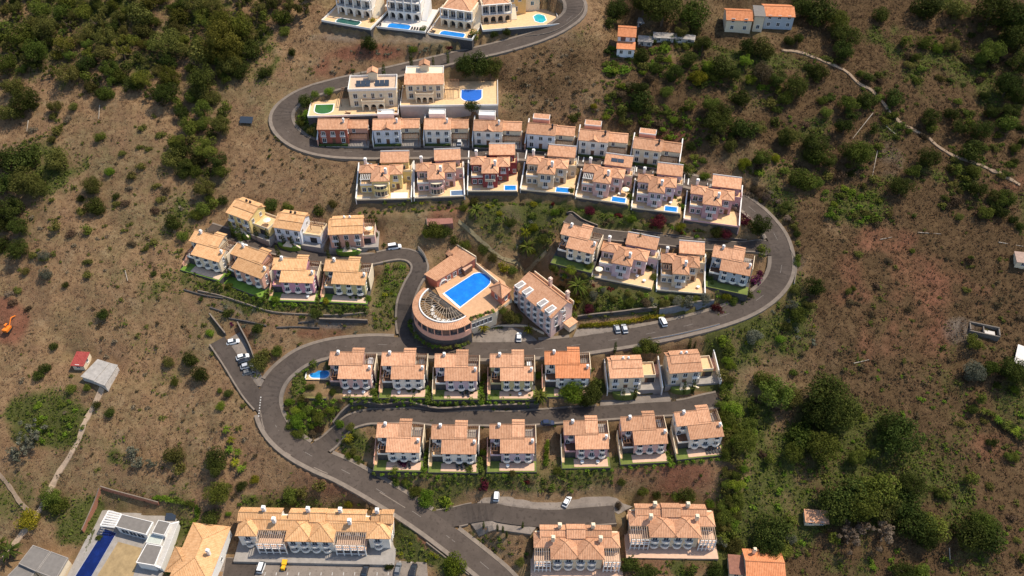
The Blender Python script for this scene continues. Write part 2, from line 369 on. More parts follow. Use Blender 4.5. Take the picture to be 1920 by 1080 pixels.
for r in ROADS.values():
    m = np.full(GX.shape, 1e9); m2 = m.copy(); zz = np.zeros(GX.shape)
    for arr, mm_ in ((r.P, m), (r.X, m2)):
        for p in arr:
            i0, i1 = np.searchsorted(gy, (p[1]-7, p[1]+7)); j0, j1 = np.searchsorted(gx, (p[0]-7, p[0]+7))
            if i1 <= i0 or j1 <= j0: continue
            d = np.hypot(GX[i0:i1, j0:j1]-p[0], GY[i0:i1, j0:j1]-p[1]); s = mm_[i0:i1, j0:j1]; b = d < s
            s[b] = d[b]
            if arr is r.X: zz[i0:i1, j0:j1][b] = p[2]
    k = m < r.half + r.walk + .55
    fz[k] = np.where(roadm[k], np.minimum(fz[k], zz[k] - .6), zz[k] - .6); fix |= k; roadm |= k
d = np.where(fix, fz - BASE, 0.0); tgt = np.where(fix, d, 0); kk = .006
for it in range(260):
    e = np.pad(d, 1, mode='edge'); a = (e[:-2,1:-1]+e[2:,1:-1]+e[1:-1,:-2]+e[1:-1,2:]) * .25
    d = np.where(fix, tgt, a * (1 - kk))
# roughness fades in away from the built-up cells
far = np.where(fix, 0., 1e3)
for it in range(14):
    e = np.pad(far, 1, mode='edge'); far = np.minimum(far, np.minimum(np.minimum(e[:-2,1:-1], e[2:,1:-1]), np.minimum(e[1:-1,:-2], e[1:-1,2:])) + 1)
far = np.minimum(far, 14) / 14
ZT = BASE + d + rough * far
def gz(x, y):
    fx, fy = (x-X0)/H, (y-Y0)/H
    if not (0 <= fx < len(gx)-1 and 0 <= fy < len(gy)-1): return SL*y
    i, j = int(fy), int(fx); u, v = fx-j, fy-i
    return float((ZT[i,j]*(1-u)+ZT[i,j+1]*u)*(1-v)+(ZT[i+1,j]*(1-u)+ZT[i+1,j+1]*u)*v)
def at(px, py):
    """the point of the ground seen at a photo pixel"""
    d = ray(px, py); lo, hi = 215., 420.
    t = lo
    while t < hi:
        p = CAM + d*t/abs(d[1]*.7071-d[2]*.7071)
        if p[2] < gz(p[0], p[1]): break
        t += .7
    return p[0], p[1], gz(p[0], p[1])

# ground cover weights: (px, py, rx, ry, amount)
RED = [(1250,890,110,42,.9),(1240,905,80,30,.7),(835,405,45,25,.7),(12,600,45,45,1.2),(690,100,80,18,.9),(610,625,50,16,.8),(1700,530,150,70,.4),(1690,620,120,70,.45),(1660,450,60,30,.6),(1240,258,60,12,.7),(455,650,30,45,.5),(640,900,90,35,.4),(880,400,60,20,.4),(1000,275,200,12,.2),(1230,600,60,14,.5),(930,980,60,30,.6),(790,1010,50,20,.4),(1860,840,60,30,.4),(420,560,60,30,.3),(700,180,60,10,.4),(640,130,70,25,.35),(1890,340,40,20,.4),(585,235,20,20,.2),(1280,990,60,60,.4),(1240,1055,110,25,.6)]
GREEN = [(200,70,230,90,.45),(420,100,90,80,.45),(1340,140,120,80,.5),(1390,110,50,18,.9),(1600,385,75,42,.9),(1560,350,60,60,.4),(1420,930,70,150,.75),(1390,820,45,120,.6),(1560,850,110,60,.6),(1700,860,130,140,.5),(1640,650,80,80,.25),(1770,770,70,110,.5),(90,790,80,65,.75),(15,930,50,60,.8),(290,700,70,60,.35),(250,820,90,50,.25),(560,780,50,55,.8),(735,540,30,50,.55),(725,590,40,45,.6),(540,570,130,18,.8),(1000,415,110,30,.4),(940,440,40,30,.5),(1170,405,130,22,.6),(1150,560,160,30,.55),(1290,575,120,20,.5),(665,835,32,30,.8),(1380,650,70,60,.5),(1480,590,50,80,.45),(1030,890,150,10,.7),(820,930,60,30,.5),(1320,600,60,25,.5),(340,970,60,60,.3),(130,960,60,40,.5),(590,230,32,30,.7),(150,1000,60,25,.5),(1500,300,140,90,.25),(1480,960,60,80,.7),(1880,760,60,60,.5),(1700,300,160,80,.15),(1780,150,160,160,.2),(1440,60,80,15,.4),(1300,1000,60,80,.4),(1560,960,60,30,.7),(330,440,40,60,.4),(340,540,50,60,.3),(960,770,420,9,.5),(700,985,50,80,.3),(550,935,140,18,.35),(750,1010,30,40,.5),(850,1060,40,25,.8),(1450,640,40,60,.4),(1360,980,30,120,.8),(960,100,60,30,.0),(1350,170,70,60,.3),(100,300,60,60,.3)]
DARKS = [(1020,130,130,75,.75),(1000,190,140,30,.5),(700,150,90,30,.5),(1500,400,60,70,.4),(1690,560,180,160,.38),(1780,860,150,220,.35),(1700,220,260,220,.42),(1860,560,90,160,.5),(430,330,30,60,.2),(1650,1040,280,70,.4),(960,380,130,30,.35),(890,470,90,40,.35),(250,650,110,120,.22),(200,850,110,60,.3),(640,380,100,40,.0),(1240,200,160,60,.35),(60,60,300,120,.35),(1480,480,30,60,.5),(1100,545,120,45,.4)]
GREYS = [(620,605,60,14,.8),(440,575,60,18,.5),(740,70,160,14,.6),(980,400,100,22,.6),(1490,490,25,25,.5),(1640,650,60,20,.3),(1670,300,30,40,.4),(1800,620,40,30,.5),(1300,565,60,10,.5),(1050,130,40,90,.25)]
VPX, VPY = to_px(GX, GY, ZT)
def zone(lst):
    z = np.zeros(GX.shape)
    for x, y, rx, ry, a in lst: z = np.maximum(z, a*np.clip(1.35 - ((VPX-x)/rx)**2 - ((VPY-y)/ry)**2, 0, 1))
    return z
n1, n2 = vnoise(9, 11)+.6*vnoise(3.5, 12), vnoise(14, 13)+.6*vnoise(4, 14)
zr, zg, zd, zy = zone(RED), zone(GREEN), zone(DARKS), zone(GREYS)
right = np.clip((VPX-1380)/160, 0, 1)*.78; right = np.maximum(right, np.clip((VPX-1100)/80, 0, 1)*np.clip((340-VPY)/60, 0, 1)*.8)
GARDEN = [[(540,745),(640,752),(632,775),(600,808),(573,825),(548,810),(533,775)],[(545,742),(548,712),(570,690),(585,682),(600,676),(575,700),(572,735)],[(720,492),(745,484),(762,492),(765,510),(752,535),(746,560),(742,600),(735,622),(700,615),(700,585),(712,560)],[(340,500),(530,562),(690,570),(690,592),(600,590),(520,582),(340,540)],[(885,380),(1060,378),(1075,395),(1040,430),(1030,470),(1010,490),(960,470),(920,440),(880,410)],[(1085,392),(1180,404),(1280,424),(1390,446),(1300,446),(1200,434),(1110,422)],[(1030,495),(1100,515),(1110,540),(1200,552),(1420,545),(1340,590),(1180,592),(1090,598),(1065,570),(1040,530)],[(632,822),(655,800),(676,798),(668,850),(700,880),(675,872),(645,850)],[(690,880),(850,893),(1150,880),(1150,905),(1040,928),(880,915),(820,952),(790,940),(740,910)],[(865,985),(890,1000),(900,1020),(930,1060)],[(450,930),(690,945),(730,970),(600,960),(450,950)],[(745,985),(790,1020),(840,1060),(790,1060),(745,1045)],[(640,742),(1010,742),(1010,766),(660,766)],[(560,200),(577,225),(597,245),(597,265),(575,258),(556,236)],[(690,870),(1345,850),(1345,868),(900,892),(700,884)],[(600,640),(620,740),(1345,735),(1345,690),(1000,720),(640,740)]]
for p_ in GARDEN: zg = np.maximum(zg, .72*inside(p_, VPX, VPY))
zr = np.clip(zr+n1*.7*(zr > .02), 0, 1); zg = np.clip(zg + n2*.9*(zg > .02) + (.42+.2*(VPX > 1380))*np.clip(n2*3-.7+.4*((VPX > 1130) & ((VPY < 430) | (VPY > 650))), 0, 1), 0, 1); zd = np.clip(zd+right+n1*.5, 0, 1); zy = np.clip(zy+n2*.5*(zy > .02), 0, 1)

def ground_mat():
    m = bpy.data.materials.new('hillside_ground'); t, ns, lk, b = nodes(m)
    at_ = N(t, 'ShaderNodeAttribute', attribute_name='cover'); sp = N(t, 'ShaderNodeSeparateColor'); lk.new(at_.outputs['Color'], sp.inputs[0])
    big, mid, fine = noise(t, .07, 5, .6), noise(t, .45, 6, .7), noise(t, 1.9, 5, .75)
    tan = ramp(t, mid, (.28, (.140, .086, .044)), (.5, (.215, .139, .074)), (.72, (.29, .197, .110)))
    tan = mixc(t, ramp(t, big, (.35, (0,0,0)), (.65, (1,1,1))), tan, mixc(t, .6, tan, (.185, .115, .066)))
    pat = noise(t, .032, 6, .68, seed=2); pat2 = noise(t, .11, 5, .7, seed=5)
    tan = mixc(t, ramp(t, pat, (.46, (0,0,0)), (.64, (.75,.75,.75))), tan, ramp(t, mid, (.3, (.082, .072, .034)), (.7, (.165, .14, .072))))
    tan = mixc(t, ramp(t, pat2, (.5, (0,0,0)), (.68, (.7,.7,.7))), tan, ramp(t, mid, (.3, (.128, .074, .044)), (.7, (.215, .130, .080))))
    tan = mixc(t, ramp(t, pat2, (.30, (.6,.6,.6)), (.44, (0,0,0))), tan, ramp(t, mid, (.3, (.20, .15, .088)), (.7, (.31, .235, .14))))
    soil = ramp(t, mid, (.3, (.125, .055, .033)), (.7, (.215, .10, .062)))
    green = ramp(t, fine, (.25, (.038, .042, .013)), (.5, (.070, .076, .023)), (.75, (.115, .112, .042)))
    dark = ramp(t, mid, (.3, (.060, .039, .020)), (.7, (.120, .077, .041)))
    grey = ramp(t, mid, (.3, (.10, .085, .075)), (.7, (.19, .165, .14)))
    def gate(s, lo, hi):
        a = N(t, 'ShaderNodeMath', operation='MULTIPLY_ADD', inp={1: .9, 2: -.45}); lk.new(fine, a.inputs[0])
        c = N(t, 'ShaderNodeMath', operation='ADD'); lk.new(s, c.inputs[0]); lk.new(a.outputs[0], c.inputs[1])
        return ramp(t, c.outputs[0], (lo, (0,0,0)), (hi, (1,1,1)))
    col = mixc(t, gate(sp.outputs[2], .25, .95), tan, dark)
    col = mixc(t, gate(at_.outputs['Alpha'], .25, .9), col, grey)
    col = mixc(t, gate(sp.outputs[0], .2, .8), col, soil)
    col = mixc(t, gate(sp.outputs[1], .2, .8), col, green)
    spk = noise(t, 5.5, 3, .8)
    col = mixc(t, .75, col, mixc(t, 1.0, col, ramp(t, spk, (.3, (.5, .48, .46)), (.5, (1, 1, 1)), (.68, (1.35, 1.3, 1.25))), 'MULTIPLY'))
    lk.new(col, b.inputs['Base Color']); b.inputs['Roughness'].default_value = .95; b.inputs['Specular IOR Level'].default_value = .02
    hh = N(t, 'ShaderNodeMath', operation='ADD'); lk.new(mid, hh.inputs[0]); lk.new(fine, hh.inputs[1])
    bump(t, b, hh.outputs[0], .8, .35)
    return m
# the sheet runs on beyond the picture in growing steps
def axis(g):
    s = 2*1.25**np.arange(27); c = np.cumsum(s); return np.concatenate([g[0]-c[::-1], g, g[-1]+c])
ax, ay = axis(gx), axis(gy); AX, AY = np.meshgrid(ax, ay); k = 27
AZ = SL*np.clip(AY, -700, 900); 
jx = np.clip(np.arange(len(ax))-k, 0, len(gx)-1); jy = np.clip(np.arange(len(ay))-k, 0, len(gy)-1)
edge = ZT[np.ix_(jy, jx)] - BASE[np.ix_(jy, jx)]
dist = np.hypot(np.maximum(0, np.maximum(X0-AX, AX-X1)), np.maximum(0, np.maximum(Y0-AY, AY-Y1)))
AZ = AZ + edge*np.exp(-dist/40)
me = bpy.data.meshes.new('hillside'); nx, ny = len(ax), len(ay); V = np.stack([AX, AY, AZ], -1).reshape(-1, 3)
idx = np.arange(nx*ny).reshape(ny, nx); Q = np.stack([idx[:-1,:-1], idx[:-1,1:], idx[1:,1:], idx[1:,:-1]], -1).reshape(-1, 4)
def fast_mesh(me, V, Q):
    me.vertices.add(len(V)); me.vertices.foreach_set('co', np.asarray(V, np.float32).ravel())
    n, k = Q.shape; me.loops.add(n*k); me.loops.foreach_set('vertex_index', Q.astype(np.int32).ravel()); me.polygons.add(n)
    me.polygons.foreach_set('loop_start', np.arange(0, n*k, k, dtype=np.int32)); me.polygons.foreach_set('loop_total', np.full(n, k, np.int32)); me.update(calc_edges=True); return me
fast_mesh(me, V, Q); me.polygons.foreach_set('use_smooth', np.ones(len(Q), bool))
cov = np.stack([zr, zg, zd, zy], -1)[np.ix_(jy, jx)].reshape(-1, 4)
ca = me.color_attributes.new('cover', 'FLOAT_COLOR', 'POINT'); ca.data.foreach_set('color', cov.astype(np.float32).ravel())
me.materials.append(ground_mat())
tag(obj('hillside', me), 'dry brown hillside the village stands on', kind='structure')

# ---------------------------------------------------------------- road surfaces, kerbs, markings
def asphalt(name, c):
    m = bpy.data.materials.new(name); t, ns, lk, b = nodes(m)
    col = ramp(t, noise(t, .22, 6, .65), (.3, tuple(x*.82 for x in c)), (.7, tuple(x*1.18 for x in c)))
    col = mixc(t, .35, col, mixc(t, 1., col, ramp(t, noise(t, 4, 3, .8), (.3, (.6,.6,.6)), (.7, (1.3,1.3,1.3))), 'MULTIPLY'))
    cr = noise(t, .9, 2, .4, seed=3); pf = ramp(t, cr, (.60, (0,0,0)), (.64, (1,1,1)))
    col = mixc(t, pf, col, tuple(x*.8 for x in c))
    lk.new(col, b.inputs['Base Color']); b.inputs['Roughness'].default_value = .95; b.inputs['Specular IOR Level'].default_value = .1
    bump(t, b, noise(t, 8, 2), .3, .03); return m
ASPH, ASPH2, PAVE, PARK = asphalt('asphalt', (.084, .067, .056)), asphalt('asphalt_lane', (.072, .058, .049)), plain('kerb_concrete', (.185, .150, .120), .9, .2, .6), asphalt('parking_blocks', (.205, .172, .145))
MARK = plain('road_paint', (.42, .40, .37), .8, .2, 2)
def near_other(key, x, y, extra):
    for k, r in ROADS.items():
        if k != key and np.hypot(r.P[:,0]-x, r.P[:,1]-y).min() < r.half + extra: return True
    return any(bool(inside(p, np.array([x]), np.array([y]))[0]) for p in APRONS.values())
for key, r in ROADS.items():
    n = len(r.P); mb = MB(); h = r.half
    L = np.c_[r.P[:, :2]+r.N*h, [r.edge_z(i, h) for i in range(n)]]; Rr = np.c_[r.P[:, :2]-r.N*h, [r.edge_z(i, -h) for i in range(n)]]
    a = mb.pts(L); b_ = mb.pts(Rr)
    for i in range(n-1): mb.f.append((a+i, b_+i, b_+i+1, a+i+1)); mb.m.append(0)
    tag(mb.build(r.name, ASPH if key == 'main' else ASPH2), 'winding asphalt road between the terraces' if key == 'main' else 'narrow asphalt lane to the houses', kind='structure')
    mb = MB(); cut = r.P[:, :2]
    for sgn in (1, -1):
        ok = [not near_other(key, *(r.P[i, :2]+r.N[i]*sgn*(h+.5)), .25) for i in range(n)]
        for i in range(n-1):
            if not (ok[i] and ok[i+1]): continue
            q = []
            for j in (i, i+1):
                p, nn, z = r.P[j, :2], r.N[j]*sgn, r.edge_z(j, sgn*h)
                q.append([(*(p+nn*h), z-.05), (*(p+nn*h), z+.13), (*(p+nn*(h+r.walk)), z+.13), (*(p+nn*(h+r.walk)), z-1.6)])
            for k in range(3):
                F_ = [q[0][k], q[0][k+1], q[1][k+1], q[1][k]]; mb.face(F_ if sgn < 0 else F_[::-1])
    tag(mb.build('pavement', PAVE), 'pale concrete kerb and narrow pavement along the road', kind='structure')
for i, (k, p) in enumerate(APRONS.items()):
    if sum(p[j][0]*p[(j+1)%len(p)][1]-p[(j+1)%len(p)][0]*p[j][1] for j in range(len(p))) < 0: p = p[::-1]
    bm = bmesh.new(); fc = bm.faces.new([bm.verts.new((x, y, 0)) for x, y in p]); bmesh.ops.triangulate(bm, faces=[fc])
    for _ in range(5):
        lng = [e for e in bm.edges if e.calc_length() > 2.2]
        if lng: bmesh.ops.subdivide_edges(bm, edges=lng, cuts=1); bmesh.ops.triangulate(bm, faces=[f for f in bm.faces if len(f.verts) > 3])
    for v_ in bm.verts:
        v_.co.z = smooth_z(v_.co.x, v_.co.y)-.09-.004*i
        if any(np.hypot(r.P[:, 0]-v_.co.x, r.P[:, 1]-v_.co.y).min() < r.half+.1 for r in ROADS.values()): v_.co.z -= .4
    rim_ = [e for e in bm.edges if e.is_boundary]; g_ = bmesh.ops.extrude_edge_only(bm, edges=rim_)
    for v_ in g_['geom']:
        if isinstance(v_, bmesh.types.BMVert): v_.co.z -= .9
    bmesh.ops.recalc_face_normals(bm, faces=bm.faces[:]); dm = bpy.data.meshes.new('parking_pavement'); bm.to_mesh(dm); bm.free(); dm.materials.append(PARK)
    tag(obj('parking_pavement', dm), 'grey block-paved parking strip beside the lane', kind='structure')
# centre dashes and give-way triangles
DASH = plain('worn_road_paint', (.25, .225, .20), .85, .3, 2); mb = MB(); r = ROADS['main']
for i in range(6, len(r.P)-6, 8):
    if i % 18 == 0 and False: continue
    j = i+2; a, b_, na, nb = r.P[i], r.P[j], r.N[i]*.045, r.N[j]*.045
    mb.face([(a[0]+na[0], a[1]+na[1], a[2]+.006), (a[0]-na[0], a[1]-na[1], a[2]+.006), (b_[0]-nb[0], b_[1]-nb[1], b_[2]+.006), (b_[0]+nb[0], b_[1]+nb[1], b_[2]+.006)])
tag(mb.build('road_markings', DASH), 'worn white centre dashes of the main road', kind='structure'); mb = MB()
def onroad(px, py):
    p = on_base(px, py); z = road_z(p[0], p[1]); p = on_z(px, py, z); return np.array([p[0], p[1], z+.012])
def square(c, d, l, w_):
    n_ = np.array([-d[1], d[0], 0]); mb.face([c-d*l-n_*w_, c+d*l-n_*w_, c+d*l+n_*w_, c-d*l+n_*w_])
for a, b_, tri in (((572,839),(599,850),(594,838)), ((485,780),(489,745),(477,753)), ((812,968),(829,980),(829,971))):
    A, B = onroad(*a), onroad(*b_); d_ = (B-A)/np.linalg.norm(B-A)
    for k in range(8): square(A+(B-A)*k/7, d_, .22, .2)
    C = onroad(*tri); n_ = np.array([-d_[1], d_[0], 0])
    if np.dot(C-A, n_) < 0: n_ = -n_
    T3 = [C-d_*.6+n_*-.9*-1, C+d_*.6+n_*.9, C-n_*.9]
    for i in range(3):
        p, q = T3[i], T3[(i+1) % 3]; dd = (q-p)/np.linalg.norm(q-p); o_ = np.array([-dd[1], dd[0], 0])*.14; mb.face([p-o_, q-o_, q+o_, p+o_])
for v in mb.f: pass
tag(mb.build('road_markings', MARK), 'white painted give-way triangles and stop dashes', kind='structure')
# ---------------------------------------------------------------- building pieces
LAWN = plain('mown_lawn', (.13, .16, .036), .95, .3, .35, bmp=.05)
LAWNG = plain('watered_lawn', (.13, .22, .03), .95, .25, .35, bmp=.05)
CACHE = {}
def cached(key, fn):
    if key not in CACHE: CACHE[key] = fn()
    return CACHE[key]
FACE = {'f': 0, 'r': math.pi/2, 'l': -math.pi/2, 'b': math.pi}
def window(par, x, y, z, w_=1.1, h=1.5, face='f', mat=None, bars=True):
    mat = mat or WHITE
    def fr():
        m = MB(); t = .13; m.box(-w_/2-t, -w_/2, -.09, .05, -t, h+t); m.box(w_/2, w_/2+t, -.09, .05, -t, h+t); m.box(-w_/2, w_/2, -.09, .05, h, h+t); m.box(-w_/2-.06, w_/2+.06, -.2, .05, -t-.02, 0)
        if bars: m.box(-.04, .04, -.07, .03, 0, h)
        return m.mesh('window', mat)
    o = obj('window', cached(('win', w_, h, mat.name, bars), fr), par, (x, y, z), FACE[face])
    obj('pane', cached(('pane', w_, h), lambda: MB().box(-w_/2, w_/2, -.03, .02, 0, h).mesh('pane', GLASS)), o)
    return o
def door(par, x, y, z, w_=1.1, h=2.2, face='f', mat=None):
    mat = mat or WOOD
    return obj('door', cached(('door', w_, h, mat.name), lambda: MB().box(-w_/2, w_/2, -.07, .04, 0, h).box(-w_/2-.1, w_/2+.1, -.05, .04, h, h+.1).mesh('door', mat)), par, (x, y, z), FACE[face])
def balcony(par, x, y, z, r=1.15, face='f', mat=None):
    mat = mat or BALC
    def b():
        m = MB(); k = 10; arc = [(r*math.cos(math.pi+math.pi*i/k), r*.85*math.sin(math.pi+math.pi*i/k)) for i in range(k+1)]
        m.prism(arc, -.16, 0)
        for i in range(k):
            (x0, y0), (x1, y1) = arc[i], arc[i+1]; q = .88
            m.prism([(x0, y0), (x1, y1), (x1*q, y1*q), (x0*q, y0*q)], 0, .78)
        return m.mesh('balcony', mat)
    return obj('balcony', cached(('balc', r, mat.name), b), par, (x, y, z), FACE[face])
def flat_balcony(par, x, y, z, w_=2.2, d=1.0, face='f', mat=None):
    mat = mat or WHITE
    def b():
        m = MB().box(-w_/2, w_/2, -d, 0, -.16, 0); m.box(-w_/2, w_/2, -d, -d+.07, .75, .85); m.box(-w_/2, -w_/2+.07, -d+.07, 0, .75, .85); m.box(w_/2-.07, w_/2, -d+.07, 0, .75, .85)
        n = int(w_/.22)
        for i in range(n+1): xx = -w_/2+.03+(w_-.06)*i/n; m.box(xx-.025, xx+.025, -d+.02, -d+.06, 0, .75)
        return m.mesh('balcony', mat)
    return obj('balcony', cached(('fbalc', w_, d, mat.name), b), par, (x, y, z), FACE[face])
def chimney(par, x, y, z0, z1, s=.8, mat=None):
    mat = mat or WHITE; h = z1-z0
    return obj('chimney', cached(('chim', s, round(h, 2), mat.name), lambda: MB().box(-s/2, s/2, -s/2, s/2, 0, h).box(-s/2-.12, s/2+.12, -s/2-.12, s/2+.12, h, h+.14).box(-s/2+.05, -s/2+.2, -s/2+.05, s/2-.05, h+.14, h+.45).box(s/2-.2, s/2-.05, -s/2+.05, s/2-.05, h+.14, h+.45).box(-s/2, s/2, -s/2, s/2, h+.45, h+.55).mesh('chimney', mat)), par, (x, y, z0))
def profile_roof(mb, prof, a0, a1, along='x', th=.22):
    """prof: (t, z) points across the roof, swept along the other axis; uv in metres"""
    P = lambda a, t, z: (a, t, z) if along == 'x' else (t, a, z)
    k = len(prof); d = 0
    for i in range(k-1):
        (t0, z0), (t1, z1) = prof[i], prof[i+1]; l = math.hypot(t1-t0, z1-z0)
        top = [P(a0, t0, z0), P(a1, t0, z0), P(a1, t1, z1), P(a0, t1, z1)]; uv = [(a0, d), (a1, d), (a1, d+l), (a0, d+l)]
        bot = [P(a0, t0, z0-th), P(a0, t1, z1-th), P(a1, t1, z1-th), P(a1, t0, z0-th)]
        fl = along != 'x'
        mb.face(top[::-1] if fl else top, uv[::-1] if fl else uv); mb.face(bot[::-1] if fl else bot)
        for a in (a0, a1):
            q = [P(a, t0, z0), P(a, t1, z1), P(a, t1, z1-th), P(a, t0, z0-th)]; mb.face(q if (a == a0) != fl else q[::-1])
        d += l
    for (t, z), s in ((prof[0], 0), (prof[-1], 1)):
        q = [P(a0, t, z), P(a0, t, z-th), P(a1, t, z-th), P(a1, t, z)]; mb.face(q if (s == 0) != (along != 'x') else q[::-1])
    for i in range(1, k-1):
        if prof[i][1] > prof[i-1][1] and prof[i][1] > prof[i+1][1]: mb.bar(P(a0, prof[i][0], prof[i][1]+.02), P(a1, prof[i][0], prof[i][1]+.02), .16, 5)
def gable(mb, x0, x1, y0, y1, z, h, along='x', mid=None, ov=.45, th=.22):
    if along == 'x': t0, t1, a0, a1 = y0, y1, x0, x1
    else: t0, t1, a0, a1 = x0, x1, y0, y1
    m = (t0+t1)/2 if mid is None else mid; s0 = h/(m-t0); s1 = h/(t1-m)
    profile_roof(mb, [(t0-ov, z-ov*s0), (m, z+h), (t1+ov, z-ov*s1)], a0-ov*.7, a1+ov*.7, along, th)
def shed(mb, x0, x1, y0, y1, z0, z1, ov=.45, th=.22):
    s = (z1-z0)/(y1-y0); profile_roof(mb, [(y0-ov, z0-ov*s), (y1, z1)], x0-ov*.7, x1+ov*.7, 'x', th)
def hip(mb, x0, x1, y0, y1, z, h, ov=.45, th=.22):
    x0 -= ov; x1 += ov; y0 -= ov; y1 += ov; z -= ov*.35; w_, d = x1-x0, y1-y0
    if w_ >= d: a, b_ = (x0+d/2, (y0+y1)/2), (x1-d/2, (y0+y1)/2)
    else: a, b_ = ((x0+x1)/2, y0+w_/2), ((x0+x1)/2, y1-w_/2)
    zt = z+h+ov*.35; A, B = (*a, zt), (*b_, zt); c = [(x0,y0,z),(x1,y0,z),(x1,y1,z),(x0,y1,z)]
    faces = [[c[0],c[1],B,A],[c[1],c[2],B],[c[2],c[3],A,B],[c[3],c[0],A]] if w_ >= d else [[c[0],c[1],A],[c[1],c[2],B,A],[c[2],c[3],B],[c[3],c[0],A,B]]
    for f in faces:
        e = Vector(f[1])-Vector(f[0]); u = e.normalized(); o = Vector(f[0]); n = u.cross(Vector(f[2])-o).normalized(); v = n.cross(u)
        mb.face(f, [((Vector(p)-o).dot(u), (Vector(p)-o).dot(v)) for p in f])
    for i in range(4):
        p, q = c[i], c[(i+1) % 4]; mb.face([(p[0],p[1],p[2]-th),(q[0],q[1],q[2]-th),q,p])
    mb.face([(p[0],p[1],p[2]-th) for p in c[::-1]])
    for p, q in ((c[0],A),(c[1],B if w_ >= d else A),(c[2],B),(c[3],A if w_ >= d else B)): mb.bar(p, q, .13, 5)
    if A != B: mb.bar(A, B, .15, 5)
def roofpart(par, mat, fn, *a, **k):
    m = MB(); fn(m, *a, **k); return m.build('roof', mat, par)
def wallbox(par, mat, x0, x1, y0, y1, z0, z1, name='wall'): return MB().box(x0, x1, y0, y1, z0, z1).build(name, mat, par)
def wall_gx(par, mat, x0, x1, y0, y1, z0, z, h, mid=None):
    m = (y0+y1)/2 if mid is None else mid
    return MB().prism([(x0,y0),(x1,y0),(x1,m),(x1,y1),(x0,y1),(x0,m)], z0, [z-.25,z-.25,z+h-.25,z-.25,z-.25,z+h-.25]).build('wall', mat, par)
def wall_gy(par, mat, x0, x1, y0, y1, z0, z, h):
    m = (x0+x1)/2
    return MB().prism([(x0,y0),(m,y0),(x1,y0),(x1,y1),(m,y1),(x0,y1)], z0, [z-.25,z+h-.25,z-.25,z-.25,z+h-.25,z-.25]).build('wall', mat, par)
def wall_shed(par, mat, x0, x1, y0, y1, z0, za, zb): return MB().prism([(x0,y0),(x1,y0),(x1,y1),(x0,y1)], z0, [za-.25,za-.25,zb-.25,zb-.25]).build('wall', mat, par)
def pergola(par, x0, x1, y0, y1, z, zb, mat=None, step=.55, along='y', post=None):
    mat = mat or WOOD; m = MB()
    for x in (x0, x1):
        for y in (y0, y1): m.box(x-.09, x+.09, y-.09, y+.09, zb, z)
    if along == 'y':
        for y in (y0, y1): m.box(x0-.2, x1+.2, y-.08, y+.08, z, z+.18)
        n = max(2, int((x1-x0)/step))
        for i in range(n+1): x = x0+(x1-x0)*i/n; m.box(x-.06, x+.06, y0-.3, y1+.3, z+.183, z+.36)
    else:
        for x in (x0, x1): m.box(x-.08, x+.08, y0-.2, y1+.2, z, z+.18)
        n = max(2, int((y1-y0)/step))
        for i in range(n+1): y = y0+(y1-y0)*i/n; m.box(x0-.3, x1+.3, y-.06, y+.06, z+.183, z+.36)
    return m.build('pergola', mat, par)
def parapet(par, mat, x0, x1, y0, y1, z, h=.9, t=.14, sides='fblr'):
    m = MB()
    if 'f' in sides: m.box(x0, x1, y0, y0+t, z, z+h)
    if 'b' in sides: m.box(x0, x1, y1-t, y1, z, z+h)
    if 'l' in sides: m.box(x0, x0+t, y0+t, y1-t, z, z+h)
    if 'r' in sides: m.box(x1-t, x1, y0+t, y1-t, z, z+h)
    return m.build('parapet', mat, par)
def sloped_wall(x, t, pts, mat, name, par=None):
    """thin wall along y with a sloping top: pts (y, ztop)"""
    m = MB()
    for (ya, za), (yb, zb) in zip(pts, pts[1:]): m.prism([(x-t/2, ya), (x+t/2, ya), (x+t/2, yb), (x-t/2, yb)], -3, [za, za, zb, zb])
    return m.build(name, mat, par)
GW = 'garden walls between the hillside houses'
def garden_wall(L, x, pts, mat, label, t=.28):
    o = empty('garden_wall', L.o, L.rz, label, 'garden wall', GW); sloped_wall(x, t, pts, mat, 'wall_body', o)
    cp = MB()
    for (ya, za), (yb, zb) in zip(pts, pts[1:]): cp.prism([(x-t/2-.06, ya), (x+t/2+.06, ya), (x+t/2+.06, yb), (x-t/2-.06, yb)], [za+.003, za+.003, zb+.003, zb+.003], [za+.09, za+.09, zb+.09, zb+.09])
    cp.build('coping', WHITE, o)
def arch_panel(par, x0, x1, y, z0, z1, n, mat, t=.3, name='arcade'):
    """a wall pierced by n round arches"""
    m = MB(); W_ = (x1-x0)/n; r = W_*.36; zs = z0+(z1-z0)*.5
    for i in range(n):
        c = x0+W_*(i+.5); m.box(x0+W_*i, c-r, y, y+t, z0, z1); m.box(c+r, x0+W_*(i+1), y, y+t, z0, z1); k = 6
        for j in range(k):
            a, b_ = math.pi*j/k, math.pi*(j+1)/k
            P = [(c+r*math.cos(a), zs+r*math.sin(a)), (c+r*math.cos(a), z1), (c+r*math.cos(b_), z1), (c+r*math.cos(b_), zs+r*math.sin(b_))]
            m.face([(p[0], y, p[1]) for p in P[::-1]][::-1]); m.face([(p[0], y+t, p[1]) for p in P[::-1]])
            m.face([(P[0][0], y, P[0][1]), (P[3][0], y, P[3][1]), (P[3][0], y+t, P[3][1]), (P[0][0], y+t, P[0][1])])
    return m.build(name, mat, par)
